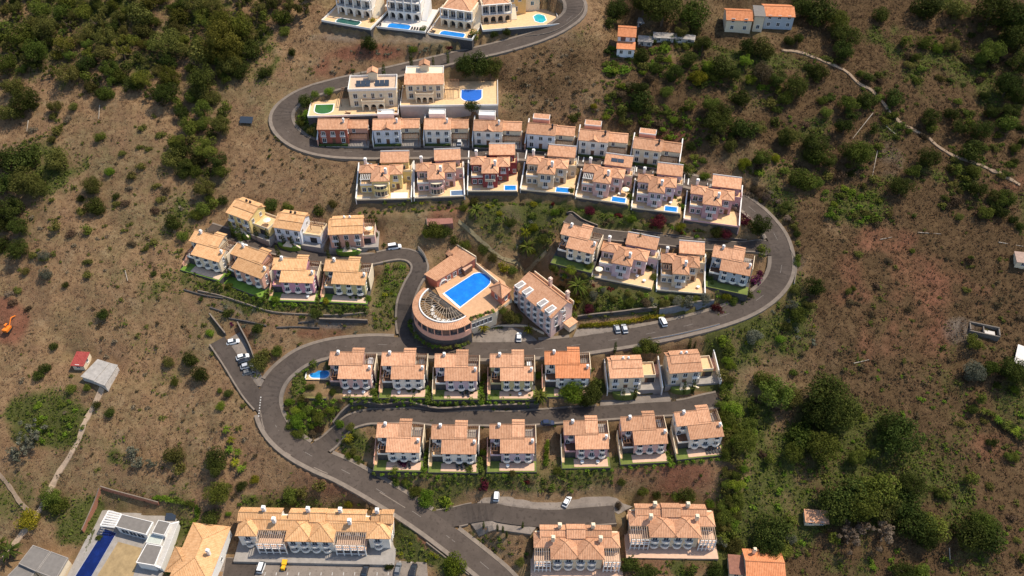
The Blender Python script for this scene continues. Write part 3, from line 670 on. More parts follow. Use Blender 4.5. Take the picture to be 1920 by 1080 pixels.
def pool(L, x0, x1, y0, y1, label, wat=None, cop=None, shape='rect', z=.06, group='swimming pools on the terraces'):
    o = empty('swimming_pool', (*L.M((x0+x1)/2, (y0+y1)/2), L.z+z), L.rz, label, 'pool', group)
    a, b_ = (x1-x0)/2, (y1-y0)/2
    def outline(e):
        A, B = a+e, b_+e
        if shape == 'rect': return [(-A,-B),(A,-B),(A,B),(-A,B)]
        if shape == 'oval': k = B; return [(A-k+k*math.sin(t), -k*math.cos(t)) for t in np.linspace(0, math.pi, 9)] + [(-(A-k)-k*math.sin(t), k*math.cos(t)) for t in np.linspace(0, math.pi, 9)]
        if shape == 'bow': return [(A, -B*.2), (A, B), (-A, B), (-A, -B*.2)] + [(-A*math.cos(t), -B*.2-B*.8*math.sin(t)) for t in np.linspace(.25, math.pi-.25, 8)]
        if shape == 'oct': c = B*.45; return [(-A+c,-B),(A-c,-B),(A,-B+c),(A,B-c),(A-c,B),(-A+c,B),(-A,B-c),(-A,-B+c)]
    I, O = outline(0), outline(.38); m = MB(); k = len(I)
    for i in range(k):
        j = (i+1) % k; m.prism([I[i], O[i], O[j], I[j]], -.02, .1)
    m.build('coping', cop or WHITE, o); MB().prism(I, -.02, .05).build('water', wat or POOL, o); return o
def lounger_mesh():
    m = MB(); m.box(-.33, .33, -.95, .35, .28, .38); m.prism([(-.33, .35), (.33, .35), (.33, .95), (-.33, .95)], [.28, .28, .68, .68], [.38, .38, .80, .80])
    for x in (-.28, .28):
        for y in (-.85, .75): m.box(x-.03, x+.03, y-.03, y+.03, 0, .28)
    return m
def lounger(L, x, y, label, rz=0, z=.08, mat=None):
    mat = mat or DARK
    o = obj('sun_lounger', cached(('lounger', mat.name), lambda: lounger_mesh().mesh('sun_lounger', mat)), None, (*L.M(x, y), L.z+z), L.rz+rz); return tag(o, label, 'lounger', 'sun loungers on the terraces')
def parasol(L, x, y, label, z=.08, mat=None):
    mat = mat or FABRIC; o = empty('parasol', (*L.M(x, y), L.z+z), 0, label, 'parasol', 'parasols and tables on the terraces')
    obj('pole', cached('ppole', lambda: MB().bar((0,0,0), (0,0,2.5), .04, 5).box(-.3,.3,-.3,.3,0,.08).mesh('pole', WOODL)), o)
    def c():
        m = MB(); k = 8; r = 1.35
        for i in range(k):
            a, b_ = 2*math.pi*i/k, 2*math.pi*(i+1)/k; p, q = (r*math.cos(a), r*math.sin(a)), (r*math.cos(b_), r*math.sin(b_))
            m.face([(*p, 2.15), (*q, 2.15), (0, 0, 2.62)]); m.face([(*p, 2.0), (*q, 2.0), (*q, 2.15), (*p, 2.15)]); m.face([(*q, 2.13), (*p, 2.13), (0, 0, 2.58)])
        return m.mesh('canopy', mat)
    obj('canopy', cached(('canopy', mat.name), c), o)
def table_set(L, x, y, label, z=.08):
    o = empty('garden_table', (*L.M(x, y), L.z+z), L.rz, label, 'table', 'parasols and tables on the terraces')
    obj('tabletop', cached('ttop', lambda: MB().prism([(.6*math.cos(t), .6*math.sin(t)) for t in np.linspace(0, 2*math.pi, 11)[:-1]], .68, .74).mesh('tabletop', WHITE)), o)
    obj('leg', cached('tleg', lambda: MB().bar((0,0,0), (0,0,.68), .06, 6).prism([(.3*math.cos(t), .3*math.sin(t)) for t in np.linspace(0, 2*math.pi, 9)[:-1]], 0, .05).mesh('leg', WHITE)), o)
ROW = {'H': 'houses in the row below the hotel road', 'I': 'houses in the row below the middle lane', 'F': 'houses of the lower terrace west of the hotel', 'E': 'houses of the upper terrace west of the hotel',
       'C': 'town houses along the upper road', 'D': 'villas on the curved terrace', 'G': 'houses on the terrace inside the bend', 'A': 'large villas at the top road', 'B': 'arcaded villas above the hairpin', 'J': 'apartment blocks at the foot of the slope'}
def root(L, key, name, label, cat='house'):
    return empty(name, L.o, L.rz, label, cat, ROW[key[0]])

# ---------------------------------------------------------------- house types
def twin_house(key, col, label, short, roof=None, base=STONE, mirror=False, steps=True, cols=3, extra=''):
    L = LOTS[key]; w_ = L.w; o = root(L, key, 'terraced_house', label); wm = wallm(col); roof = roof or ROOF
    r = L.rect
    MB().box(r[0], r[1], r[2], r[3]-.02, -4.5, -.02).build('retaining_wall', STONE, o)
    MB().box(r[0]+.2, r[1]-.1, r[2]+.1, .6, -.018, .05).build('lawn', LAWNG if key[0] == 'F' else LAWN, o)
    if 'nopatio' not in extra and key != 'F2': MB().box(-.6 if key not in ('H1',) else .5, w_+.3, -2.9, -.01, .052, .12).build('patio', PATIO if key[0] != 'F' else plain('sand_paving', (.58, .42, .30), .85, .1), o)
    # front wing, lower, under a single slope
    wall_shed(o, wm, 0, w_, 0, 4.3, -.02, 6.2, 7.5)
    MB().box(-.03, w_+.03, -.03, 4.2, -.015, .9).build('shadow_band', STONE, o)  # dark band stands in for the shadow around the lower balconies
    roofpart(o, roof, shed, 0, w_, 0, 4.3, 6.2, 7.55, th=.24)
    # rear wing, higher, shifted to one side
    x0, x1 = -3.4, w_-3.1
    wall_gx(o, wm, x0, x1, 4.302, 9.2, -.02, 7.75, 1.25, 8.3)
    rf = roofpart(o, roof, gable, x0, x1, 4.3, 9.2, 7.75, 1.25, mid=8.3)
    xa = x1-3.6
    MB().prism([(xa+.3, 8.7), (x1-.02, 8.7), (x1-.02, 9.9), (xa+.3, 9.9)], 3, 8.9).build('wall', wm, o)
    m = MB(); profile_roof(m, [(4.35, 7.9), (9.0, 9.28), (10.3, 8.9)], xa, x1+.4, 'x', .2); m.build('roof', roof, o)
    chimney(rf, x0+2.6+random.uniform(-.3, .3), 7.7, 8.2, 9.7, .75); chimney(o, w_-.35, 2.9, 6.7, 8.1, .65)
    # side terrace
    MB().box(x0, -.02, .8, 4.28, -.012, 2.6).build('terrace_base', base, o); MB().box(x0+.1, -.03, .9, 4.27, 2.602, 2.66).build('terrace_deck', WOOD if random.random() < .7 else ORANGE, o)
    parapet(o, WHITE if random.random() < .6 else wm, x0, -.025, .8, 4.25, 2.665, .75, sides='fl')
    if random.random() < .6: pergola(o, x0+.25, -.4, 1.2, 4.0, 4.9, 2.66, step=.7)
    window(o, x0+1.1, 4.3, 2.75, 1.2, 1.9); window(o, x0+2.0, 4.3, 5.3, 1.2, 1.6); balcony(o, x0+2.0, 4.29, 5.1, 1.05)
    if steps and key != 'H1':
        MB().prism([(-4.3, -1.2), (x0-.05, -1.2), (x0-.05, 4.2), (-4.3, 4.2)], -.01, [.2, .2, 2.6, 2.6]).build('stair', ORANGE, o)
        MB().prism([(-4.5, -1.6), (-4.305, -1.6), (-4.305, 6.5), (-4.5, 6.5)], -.01, [1.3, 1.3, 4.6, 4.6]).build('side_wall', wallm('salmon') if random.random() < .5 else CREAM, o)
    # facade
    fx = [.17, .5, .83]
    for i, f in enumerate(fx):
        x = f*w_; window(o, x, 0, 1.75, 1.25, 1.75); balcony(o, x, -.01, 1.55, 1.2)
        if i != 1 or random.random() < .35: window(o, x, 0, 4.3, 1.2, 1.35); balcony(o, x, -.01, 4.15, .95)
        else: window(o, x, 0, 4.6, .9, .9, bars=False)
    window(o, w_, 2.0, 1.8, .9, 1.4, 'r'); window(o, w_, 2.4, 4.4, .9, 1.2, 'r'); window(o, x0, 6.4, 5.2, 1.0, 1.3, 'l')
    # carport at road level
    MB().box(x1+.02, w_+.7, 4.4, 10.2, -.01, 4.4).build('garage_base', wm, o); MB().box(x1+.1, w_+.65, 4.5, 10.15, 4.402, 4.46).build('garage_deck', CONC, o); pergola(o, x1+.6, w_+.5, 5.2, 9.4, 6.6, 4.4)
    MB().box(w_+.72, w_+.92, 3.2, 10.2, -.01, 6.2).build('side_wall', CREAM if random.random() < .5 else wm, o)
    L.short = short; L.cp = (x1+2.0, 7.4, 4.4); return o
def town_house(key, col, label, short, pediment=False, wing=None, car=False, rear=True):
    L = LOTS[key]; w_ = L.w; o = root(L, key, 'town_house', label); wm = wallm(col); g = wallm(wing) if wing else CREAM
    MB().box(.02, w_-.02, -.78, 11, -3.5, .02).build('forecourt', CONC, o)
    a, b_ = .04*w_, .60*w_
    wall_gx(o, wm, a, b_, .5, 7.2, .02, 6.9, 1.5, 4.4); rf = roofpart(o, ROOF, gable, a, b_, .5, 7.2, 6.9, 1.55, mid=4.4)
    MB().box(a-.1, b_+.1, .38, .49, 6.3, 6.62).build('cornice', WHITE, o)
    if pediment:
        c = (a+b_)/2; MB().prism([(c-1.7, .3), (c+1.7, .3), (c+1.7, .49), (c-1.7, .49)], .03, 6.9).build('pediment_wall', wm, o)
        m = MB(); gable(m, c-1.7, c+1.7, -.05, 4.0, 6.95, .95, 'y', ov=.3); m.build('pediment_roof', ROOF, o)
    wall_gx(o, g, b_+.01, w_-.4, 3.0, 8.5, .02, 5.7, 1.2, 6.0); roofpart(o, ROOF, gable, b_+.3, w_-.5, 3.0, 8.5, 5.7, 1.25, mid=6.0)
    window(o, b_+2.0, 3.0, 3.6, 1.0, 1.4); window(o, w_-.4, 5.5, 3.4, 1.0, 1.2, 'r')
    pergola(o, b_+.5, w_-.7, -.3, 2.7, 3.0, .02)
    if rear:
        wallbox(o, WHITE if key in ('C2', 'C3', 'C4') else wallm('salmon'), a+1.2, a+7.2, 7.22, 10.4, .02, 8.3); parapet(o, WHITE, a+1.15, a+7.25, 7.25, 10.45, 8.303, .5)
        if key in ('C5', 'C6', 'C7'):
            roofpart(o, ROOF, shed, a+1.4, a+7.0, 7.9, 10.2, 8.32, 8.95, ov=.2)
    n = 3
    for i in range(n):
        x = a+(b_-a)*(i+.5)/n; window(o, x, .5 if not (pediment and i == 1) else .3, 3.9, 1.25, 1.6)
        flat_balcony(o, x, .49 if not (pediment and i == 1) else .29, 3.75, 1.9, .7)
        if i == 1: door(o, x, .5 if not pediment else .3, .1, 1.2, 2.3)
        else: window(o, x, .5, .9, 1.25, 1.8)
    window(o, b_, 2.0, 4.0, .9, 1.3, 'r'); window(o, a, 3.5, 4.0, .9, 1.3, 'l')
    chimney(rf, b_-1.2, 3.0, 7.6, 9.1, .6, DARK if random.random() < .5 else WHITE)
    m = MB(); m.box(.7, b_-.2, -.72, -.1, .021, .75); h = m.build('planter', plain('hedge_planter', (.05, .075, .02), .95, .4, 3), o)
    garden_wall(L, .1, [(-.7, 2.8), (3, 4.4), (11, 6.0)], wallm('salmon') if key in ('C1', 'C5') else WHITE, 'stepped party wall on the west side of the ' + short)
    if key == 'C7': garden_wall(L, w_-.1, [(-.7, 4.0), (4, 5.2), (11, 6.0)], WHITE, 'white party wall at the east end of the upper road town houses')
    L.short = short; L.cp = (b_+3.0, 1.2, .02); return o
def villa(key, col, label, short, bay=True, pool_w=True, roofp=None, solar=False, tall=False, lotback=17.5):
    L = LOTS[key]; w_ = L.w; o = root(L, key, 'hillside_villa', label); wm = wallm(col); fx = lambda f: f*w_
    MB().box(.02, w_-.02, .02, lotback, -5.5, -.02).build('retaining_wall', STONE, o)
    MB().box(.03, w_-.03, .03, lotback-.05, -.018, .06).build('patio', ORANGE, o)
    MB().box(.15, fx(.26), .2, 1.9, .062, .12).build('paving', plain('pale_paving', (.58, .47, .36), .85, .12), o)
    # upper yard at road level
    MB().box(.3, w_-.3, 11.6, lotback+.6, .0, 3.6).build('upper_yard', CONC, o)
    L0, L1, C0, C1, R0, R1, G0, G1 = fx(.08), fx(.345), fx(.31), fx(.60), fx(.602), fx(.82), fx(.44), fx(.93)
    wallbox(o, wm, L0, L1, 7.8, 12, .06, 6.6); roofpart(o, ROOF, hip, L0, L1, 7.8, 12, 6.65, 1.15)
    wallbox(o, wm, C0, C1, 2.6, 10.5, .06, 6.7); roofpart(o, ROOF, hip, C0, C1, 2.6, 11, 6.75, 1.45)
    wallbox(o, wm, R0, R1, 6.2, 11, .06, 6.9); roofpart(o, ROOF, hip, R0+.2, R1, 6.2, 11.2, 6.95, 1.0)
    wallbox(o, wm, G0, G1, 12.2, 16.6, 3.602, 7.6); g = roofpart(o, ROOF, shed, G0, G1, 12.2, 16.6, 7.65, 8.75)
    parapet(o, WHITE, G0-.35, G1+.35, 16.65, 16.9, 6.5, 2.6, sides='b'); parapet(o, WHITE, G0-1.6, G1+1.4, 12.0, 17.3, 3.605, 1.0, sides='lr')
    if solar:
        m = MB(); n = Vector((0, -1.1, 4.4)).normalized()
        for i in range(2): m.prism([(G0+2+i*2.3, 13.3), (G0+4.2+i*2.3, 13.3), (G0+4.2+i*2.3, 14.9), (G0+2+i*2.3, 14.9)], [7.99, 7.99, 8.39, 8.39], [8.07, 8.07, 8.47, 8.47])
        m.build('solar_panel', GLASS, g)
    # raised side yard in the wall colour
    wallbox(o, wm, R1+.01, w_-.35, 10.2, 14, .06, 4.4, 'yard_wall'); MB().box(R1+.1, w_-.45, 10.3, 13.9, 4.402, 4.45).build('yard_floor', ORANGE, o); parapet(o, wm if key in ('D3', 'D7') else CREAM, R1+.02, w_-.36, 10.21, 14.0, 4.455, .8, sides='fr')
    # terrace over the lower left room
    wallbox(o, wm, L0, C0-.01, 4.2, 7.78, .06, 3.1, 'terrace_room'); MB().box(L0+.05, C0-.05, 4.3, 7.75, 3.103, 3.15).build('terrace_deck', ORANGE, o); parapet(o, WHITE, L0, C0-.02, 4.2, 7.77, 3.155, .8, sides='fl')
    if key in ('D1', 'D5', 'G3'): pergola(o, L0+.3, C0-.4, 4.6, 7.6, 5.6, 3.15, WHITE if key != 'G3' else WOOD, .6)
    window(o, L0+1.2, 4.2, .7, 1.3, 1.6); window(o, L0+3.2 if w_ > 16 else L0+2.6, 4.2, .7, 1.1, 1.6); window(o, L0+1.6, 7.8, 3.3, 1.5, 2.0); window(o, L0+3.4, 7.8, 3.6, 1.0, 1.4)
    cx = (C0+C1)/2
    if bay:
        k = 10; R_ = (C1-C0)*.46
        arc = lambda s: [(cx+R_*s*math.cos(math.pi+math.pi*i/k), 2.58+R_*.62*s*math.sin(math.pi+math.pi*i/k)) for i in range(k+1)]
        MB().prism(arc(.8), .06, 5.0).build('bay_glazing', GLASS, o)
        for z in (.1, 2.75): 
            MB().prism(arc(1.0), z, z+.95 if z > 1 else z+.5).build('bay_balcony', wm if z > 1 else CREAM, o)
        m = MB()
        for p in arc(.84)[1:-1:2]: m.box(p[0]-.1, p[0]+.1, p[1]-.1, p[1]+.1, .6, 5.0)
        m.prism(arc(.95), 5.002, 5.25); m.build('bay_column', CREAM, o)
    else:
        for x in (cx-1.1, cx+1.1): window(o, x, 2.6, 3.8, 1.1, 1.7)
        flat_balcony(o, cx, 2.59, 3.6, 3.6, 1.1, mat=WHITE if key != 'D3' else CREAM)
        window(o, cx, 2.6, .8, 1.3, 1.8); flat_balcony(o, cx, 2.59, .6, 2.2, .9)
    window(o, (R0+R1)/2, 6.2, 4.2, 1.3, 1.6); flat_balcony(o, (R0+R1)/2, 6.19, 4.0, 2.0, .8); door(o, (R0+R1)/2+.6, 6.2, .08, 1.2, 2.2, mat=WOOD); window(o, (R0+R1)/2-1.0, 6.2, .9, .8, 1.2)
    window(o, R1, 8.0, 3.9, 1.0, 1.4, 'r'); window(o, C1, 4.2, 4.0, .9, 1.3, 'r'); window(o, L0, 9.6, 3.8, 1.0, 1.4, 'l'); window(o, (G0+G1)/2, 12.2, 4.4, 1.2, 1.4); window(o, (G0+G1)/2+3, 12.2, 4.4, 1.2, 1.4); window(o, R1+2.0, 10.2, 1.0, .9, 1.4)
    chimney(o, C1-.9, 5.8, 7.4, 9.0, .85); chimney(o, L0+1.6, 12.5, 6.2, 8.6, .9)
    if random.random() < .8: chimney(o, (C0+C1)/2+.9, 4.2, 7.0, 8.0, .4, DARK)
    wl = WHITE if key not in ('D7',) else wallm('rose')
    garden_wall(L, .12, [(0, .9), (3, 1.3), (8, 3.0), (lotback, 5.2)], wl, 'sloping white boundary wall on the west side of the ' + short)
    if key in ('D2', 'D7', 'G3', 'D1'): garden_wall(L, w_-.12, [(0, .9), (6, 1.6), (9, 3.0), (lotback, 5.2)], wl, 'sloping boundary wall on the east side of the ' + short)
    parapet(o, wm if key in ('D7',) else CREAM, .28, w_-.28, .06, .4, .062, .5, .16, 'f')
    L.short = short; return o
def lane_house(key, col, label, short, roof=None, w2=0, side='cream', entry=True):
    """one broad roof, entrance steps towards the lane, terrace at the side"""
    L = LOTS[key]; w_ = L.w + w2; o = root(L, key, 'lane_house', label); wm = wallm(col); sm = wallm(side); roof = roof or ROOFW
    MB().box(-.9, L.w+7.3, -.5, 8.9, -4, .02).build('ground_floor_slab', CONC, o)
    wall_gx(o, wm, 0, w_, 0, 8.2, .02, 6.6, 1.6, 5.4); rf = roofpart(o, roof, gable, 0, w_, 0, 8.2, 6.6, 1.65, mid=5.4)
    m = MB(); profile_roof(m, [(2.6, 7.62), (5.4, 8.5), (8.0, 7.75)], .8, w_+.3, 'x', .2); m.build('roof', roof, o)
    chimney(rf, w_*.45, 6.0, 7.8, 8.7, .5, DARK if key in ('E1', 'E2') else WHITE); chimney(rf, w_*.62, 6.0, 7.8, 8.7, .5, DARK if key in ('E1', 'E2') else WHITE)
    for i in range(3):
        x = w_*(i+.5)/3; window(o, x, 0, 3.7, 1.3, 1.8); 
        if i != 1: flat_balcony(o, x, -.01, 3.5, 2.3, .9, mat=WHITE)
        if i == 1: door(o, x, 0, .05, 1.3, 2.3)
        else: window(o, x, 0, .8, 1.3, 1.8)
    window(o, w_, 1.8, 4.0, .9, 1.5, 'r'); window(o, w_, 5.8, 4.2, .9, 1.3, 'r'); window(o, 0, 3, 4, 1, 1.4, 'l')
    # side terrace with ochre floor
    TE, TF = (6.3, 1.6) if key[0] == 'E' else (5.0, 2.6)
    MB().box(w_+.01, L.w+TE, TF, 8.2, .02, 2.9).build('terrace_base', sm, o); MB().box(w_+.05, L.w+TE-.1, TF+.1, 8.1, 2.902, 2.96).build('terrace_floor', ORANGE, o)
    if key[0] == 'H':
        for xx in (L.w+6.9,) + ((-.7,) if key == 'H6' else ()): sloped_wall(xx, .3, [(-1.2, 2.0), (3, 3.0), (10, 4.4)], WHITE, 'end_wall', o)
        MB().box(L.w+TE+.02, L.w+6.7, 4.5, 8.8, .02, 1.8).build('side_yard', wallm('salmon'), o); door(o, L.w+2.2, TF, .04, 1.1, 2.2)
    parapet(o, CREAM, w_+.02, L.w+TE, TF, 8.2, 2.962, .85, sides='fbr'); door(o, L.w+3.6, TF, .04, 2.4, 2.2, mat=DARK)
    if key in ('E3', 'E2'): pergola(o, L.w+1.8, L.w+6.0, 4.6, 8.0, 5.4, 2.96)
    # entrance: steps and curved bed
    if entry:
        m = MB()
        for i in range(4): m.box(w_*.5-.9-i*.25, w_*.5+.9+i*.25, -1.0-.5*i, -.5*i-.02, .0, .9-.22*i)
        m.build('stair', CREAM, o)
        k = 10; arc = [(w_*.5+4.2*math.cos(math.pi+math.pi*i/k), -.8+1.9*math.sin(math.pi+math.pi*i/k)) for i in range(k+1)]
        MB().prism(arc, -2.5, .09).build('flower_bed', LAWNG if key[0] == 'E' else LAWN, o)
        MB().prism([(w_*.5+1.2, -.9), (w_*.5+4.6, -2.3), (w_*.5+4.8, -1.9), (w_*.5+1.6, -.5)], 0, [.7, .3, .3, .7]).build('ramp_wall', CREAM, o)
    L.short = short; return o
# ---------------------------------------------------------------- the rows
twin_house('H1', 'rose', 'pink-grey house with two clay roofs beside the oval blue pool', 'house with the oval pool')
twin_house('H2', 'white', 'white house with two clay roofs, next east of the oval-pool house', 'house next to the oval-pool house')
twin_house('H3', 'lilac', 'lilac house with two clay roofs, third from the oval pool in its row', 'third house of the oval-pool row')
twin_house('H4', 'olive', 'olive-beige house with two clay roofs, just west of the bright orange roof', 'house west of the orange roof')
twin_house('H5', 'white', 'pale house with two bright new orange tiled roofs', 'bright orange-roofed house', roof=ROOFO)
lane_house('H6', 'cream', 'cream house with broad clay roof and two cypresses, just east of the dark tree', 'cream house beside the dark tree', roof=ROOF, side='cream')
lane_house('H7', 'beige', 'beige house with one broad clay roof at the east end below the hotel road', 'end house below the hotel road', roof=ROOF, side='yellow')
twin_house('I1', 'white', 'white house with clay roofs and purple flowers on its balcony', 'house with purple flowers')
twin_house('I2', 'white', 'white house with clay roofs and a round rug on its patio', 'second house of the lower row')
twin_house('I3', 'lilac', 'pale lilac house with clay roofs, between the lawn house and a tall green hedge', 'lilac house beside the tall hedge')
twin_house('I4', 'mauve', 'dark rose house with clay roofs just east of the tall green hedge', 'dark rose house east of the hedge')
twin_house('I5', 'rose', 'pink house with clay roofs, second from the east end of the lower row', 'pink house near the row end')
twin_house('I6', 'white', 'white house with clay roofs at the east end of the lower row', 'white end house of the lower row')
twin_house('F1', 'cream', 'cream house with twin sunbleached roofs at the west tip of the village', 'house at the west tip', roof=ROOFW)
twin_house('F2', 'salmon', 'red-walled house with twin sunbleached roofs above a bright lawn', 'house above the bright lawn', roof=ROOFW)
twin_house('F3', 'violetpink', 'violet-pink house with twin sunbleached roofs', 'violet-pink house', roof=ROOFW)
twin_house('F4', 'olive', 'yellow-olive house with twin sunbleached roofs next to the planted loop', 'yellow-olive house', roof=ROOFW)
twin_house('G1', 'cream', 'cream tall house with orange-clay roofs at the dead end of the inner lane', 'house at the inner dead end', steps=False, extra='nopatio')
twin_house('G4', 'greyblue', 'grey-blue house with clay roofs beside purple bushes at the big bend', 'grey-blue house at the bend', steps=False, extra='nopatio')
lane_house('E1', 'yellow', 'yellow-walled house with broad sunbleached roof, westernmost on the upper terrace', 'westernmost upper-terrace house', side='yellow')
lane_house('E2', 'bluewhite', 'pale blue house with broad sunbleached roof between the yellow and pink ones', 'pale blue house', side='bluewhite')
lane_house('E3', 'salmon', 'pink house with broad sunbleached roof facing the white van', 'pink house facing the van', w2=2.4, side='rose')
town_house('C1', 'brick', 'brick-red town house at the hairpin end of the upper road', 'brick-red town house', wing='salmon', rear=False)
town_house('C2', 'bluewhite', 'bluish white town house with a small gable, next to the brick-red one', 'bluish town house', True)
town_house('C3', 'white', 'white town house with plain eaves, third from the hairpin', 'third town house')
town_house('C4', 'white', 'white town house with a small gable in the middle of the row', 'middle gabled town house', True)
town_house('C5', 'bluewhite', 'white town house with salmon side walls, fifth from the hairpin', 'salmon-sided town house', wing='cream')
town_house('C6', 'white', 'white gabled town house second from the east end of the upper road', 'gabled house near the east end', True)
town_house('C7', 'cream', 'cream-white town house at the east end of the upper road', 'east end town house')
villa('D1', 'yellow', 'yellow villa with a round glazed bay and an empty white pool', 'yellow villa')
villa('D2', 'rose', 'dusty pink villa with a round glazed bay, next to the yellow one', 'dusty pink villa')
villa('D3', 'red', 'dark red villa with clay roofs', 'dark red villa', bay=False)
villa('D4', 'beige', 'beige villa with clay roofs east of the dark red one', 'beige villa', bay=False)
villa('D5', 'rose', 'pink villa with solar panels on its garage roof', 'pink villa with solar panels', bay=False, solar=True)
villa('D6', 'lilac', 'lilac-pink villa with clay roofs, last but one of the curved terrace', 'lilac-pink villa', bay=False)
villa('D7', 'mauve', 'mauve villa at the end of the curved terrace beside the dark bend tree', 'mauve villa', bay=False)
villa('G2', 'lilac', 'lilac villa with clay roofs and ochre terrace inside the bend', 'lilac villa inside the bend', bay=False, lotback=15)
villa('G3', 'beige', 'beige villa with clay roofs between the lilac and grey-blue houses', 'beige villa inside the bend', bay=False, lotback=15)
# villa pools
for k, lab, wt, f0, f1 in (('D1', 'empty white pool on the yellow villa terrace', WHITE, .64, .90), ('D2', 'grey-blue pool on the dusty pink villa terrace', plain('dull_pool_water', (.10, .16, .26), .1, .1), .73, .97), ('D3', 'blue pool on the dark red villa terrace', None, .74, .96), ('D4', 'blue pool on the beige villa terrace', None, .66, .90), ('D5', 'blue pool below the villa with solar panels', None, .68, .93), ('D6', 'blue pool on the lilac-pink villa terrace', None, .68, .92)):
    L = LOTS[k]; pool(L, f0*L.w, f1*L.w, .9, 3.5, lab, wt)
L = LOTS['H1']; 
# garden terrace with the oval pool west of the first house
pt = Lot(); c_ = on_z(599, 702, L.z+.9); pt.o = (c_[0], c_[1], L.z+.9); pt.rz = L.rz; pt.z = L.z+.9; pt.w = 10
cs, sn = math.cos(L.rz), math.sin(L.rz); pt.M = lambda x, y: (pt.o[0]+x*cs-y*sn, pt.o[1]+x*sn+y*cs)
g = empty('pool_terrace', pt.o, pt.rz, 'ochre terrace with white fence around the oval pool', 'terrace')
MB().box(-4.2, 3.9, -2.4, 6.2, -4.5, .0).build('retaining_wall', STONE, g); MB().box(-4.1, 3.8, -2.3, 6.1, .002, .06).build('terrace_floor', ORANGE, g)
m = MB(); m.prism([(-4.2,-2.4),(-4.0,-2.4),(-4.0,3.4),(-4.2,3.4)], 0, 1.1); m.prism([(-4.2,3.4),(-4.0,3.4),(-1.0,6.2),(-1.2,6.2)], 0, 1.6); m.box(-1.0, 3.9, 6.0, 6.2, 0, 2.0); m.build('fence_wall', WHITE, g)
MB().box(-3.0, 3.9, -9.5, -2.42, -4.5, -.6).build('retaining_wall', STONE, g); MB().box(-2.9, 3.8, -9.4, -2.45, -.598, -.5).build('lawn', plain('dry_lawn', (.16, .14, .045), .95, .25, .4), g)
pool(pt, -3.2, 3.2, -1.6, 1.6, 'oval blue pool on the ochre corner terrace', water('pale_pool_water', (.02, .22, .55), (.06, .34, .72)), shape='oval')
for x, y in ((-1.2, 4.0), (.6, 4.3)): lounger(pt, x, y, ('western' if x < 0 else 'eastern')+' of two dark sun loungers behind the oval pool')

# ---------------------------------------------------------------- top villas
def grand_villa(key, col, label, short, f0, f1, y0, roofm, poolw=None, rail=WHITE):
    dz = -3.3 if roofm else 0.0
    L = LOTS[key]; w_ = L.w; o = root(L, key, 'grand_villa', label); wm = wallm(col); a, b_ = f0*w_, f1*w_
    MB().box(0, w_, 0, 20, -6.5, -.02).build('retaining_wall', STONE, o); MB().box(.05, w_-.05, .05, 19.9, -.018, .06).build('terrace_floor', ORANGE if key != 'A2' else plain('white_paving', (.62, .56, .50), .8, .1), o)
    parapet(o, rail, 0, w_, 0, 20, .062, .8, .18, 'flr')
    m = MB()
    wallbox(o, wm, a, b_, y0+1.6, y0+10, .06, 3.4); arch_panel(o, a, b_, y0, .06, 3.4, 4, wm)
    MB().box(a-.1, b_+.1, y0-.15, y0+10, 3.402, 3.6).build('floor_slab', WHITE, o)
    wallbox(o, wm, a, b_, y0+1.8, y0+10, 3.602, 7.0)
    if not roofm: MB().box(a-.1, b_+.1, y0+.3, y0+10, 7.002, 7.2).build('floor_slab', WHITE, o); wallbox(o, wm, a+.3, b_-.3, y0+3.0, y0+10, 7.202, 10.6)
    n = 4
    for i in range(n+1):
        x = a+(b_-a)*i/n
        MB().box(x-.22, x+.22, y0+.1, y0+.5, 3.602, 7.0).build('column', WHITE, o)
        if not roofm: MB().box(x-.2, x+.2, y0+.5, y0+.9, 7.202, 10.4).build('column', WHITE, o)
    MB().box(a-.2, b_+.2, y0+.45, y0+.95, 10.402+dz, 10.7+dz).build('beam', WHITE, o)
    for z, yy in ((3.6, y0+.1), (7.2, y0+.5))[:1 if roofm else 2]:
        q = MB().box(a, b_, yy+.05, yy+.12, z+.85, z+.95)
        for i in range(int((b_-a)/.3)): q.box(a+.3*i, a+.3*i+.06, yy+.06, yy+.11, z+.002, z+.85)
        q.build('railing', DARK, o)
    for i in range(n):
        x = a+(b_-a)*(i+.5)/n; door(o, x, y0+1.6, .1, 1.8, 2.4, mat=DARK); window(o, x, y0+1.8, 3.75, 1.9, 2.3)
        if not roofm: window(o, x, y0+3.0, 7.4, 1.7, 2.2)
    if roofm: roofpart(o, roofm, hip, a+1.2, b_-1.2, y0+1.2, y0+10.5, 10.75+dz, 2.4); pergola(o, a, a+3, y0+.6, y0+3, 7.05, 7.05, CREAM); pergola(o, b_-3, b_, y0+.6, y0+3, 7.05, 7.05, CREAM)
    else: roofpart(o, ROOF, hip, a+.6, b_-.6, y0+2.6, y0+10.5, 10.75, 2.2)
    MB().prism([(b_+.1, y0+1), (b_+2.4, y0+1), (b_+2.4, y0+8), (b_+.1, y0+8)], .06, [.3, .3, 7, 7]).build('stair', WHITE if key == 'A2' else CREAM, o)
    L.short = short
    return o
grand_villa('A1', 'white', 'white colonnaded villa at the top with the dark green pool', 'top villa with the green pool', .14, .82, 8.2, None)
grand_villa('A2', 'white', 'bright white colonnaded villa at the top with a blue pool and white terrace', 'bright white top villa', .2, .8, 8.5, None)
grand_villa('A3', 'cream', 'cream top villa with clay hip roof above its octagonal pool', 'cream top villa', .16, .86, 8.0, ROOF)
grand_villa('A4', 'beige', 'beige top villa with clay roof beside the road bend', 'beige top villa', .03, .40, 6.5, ROOF)
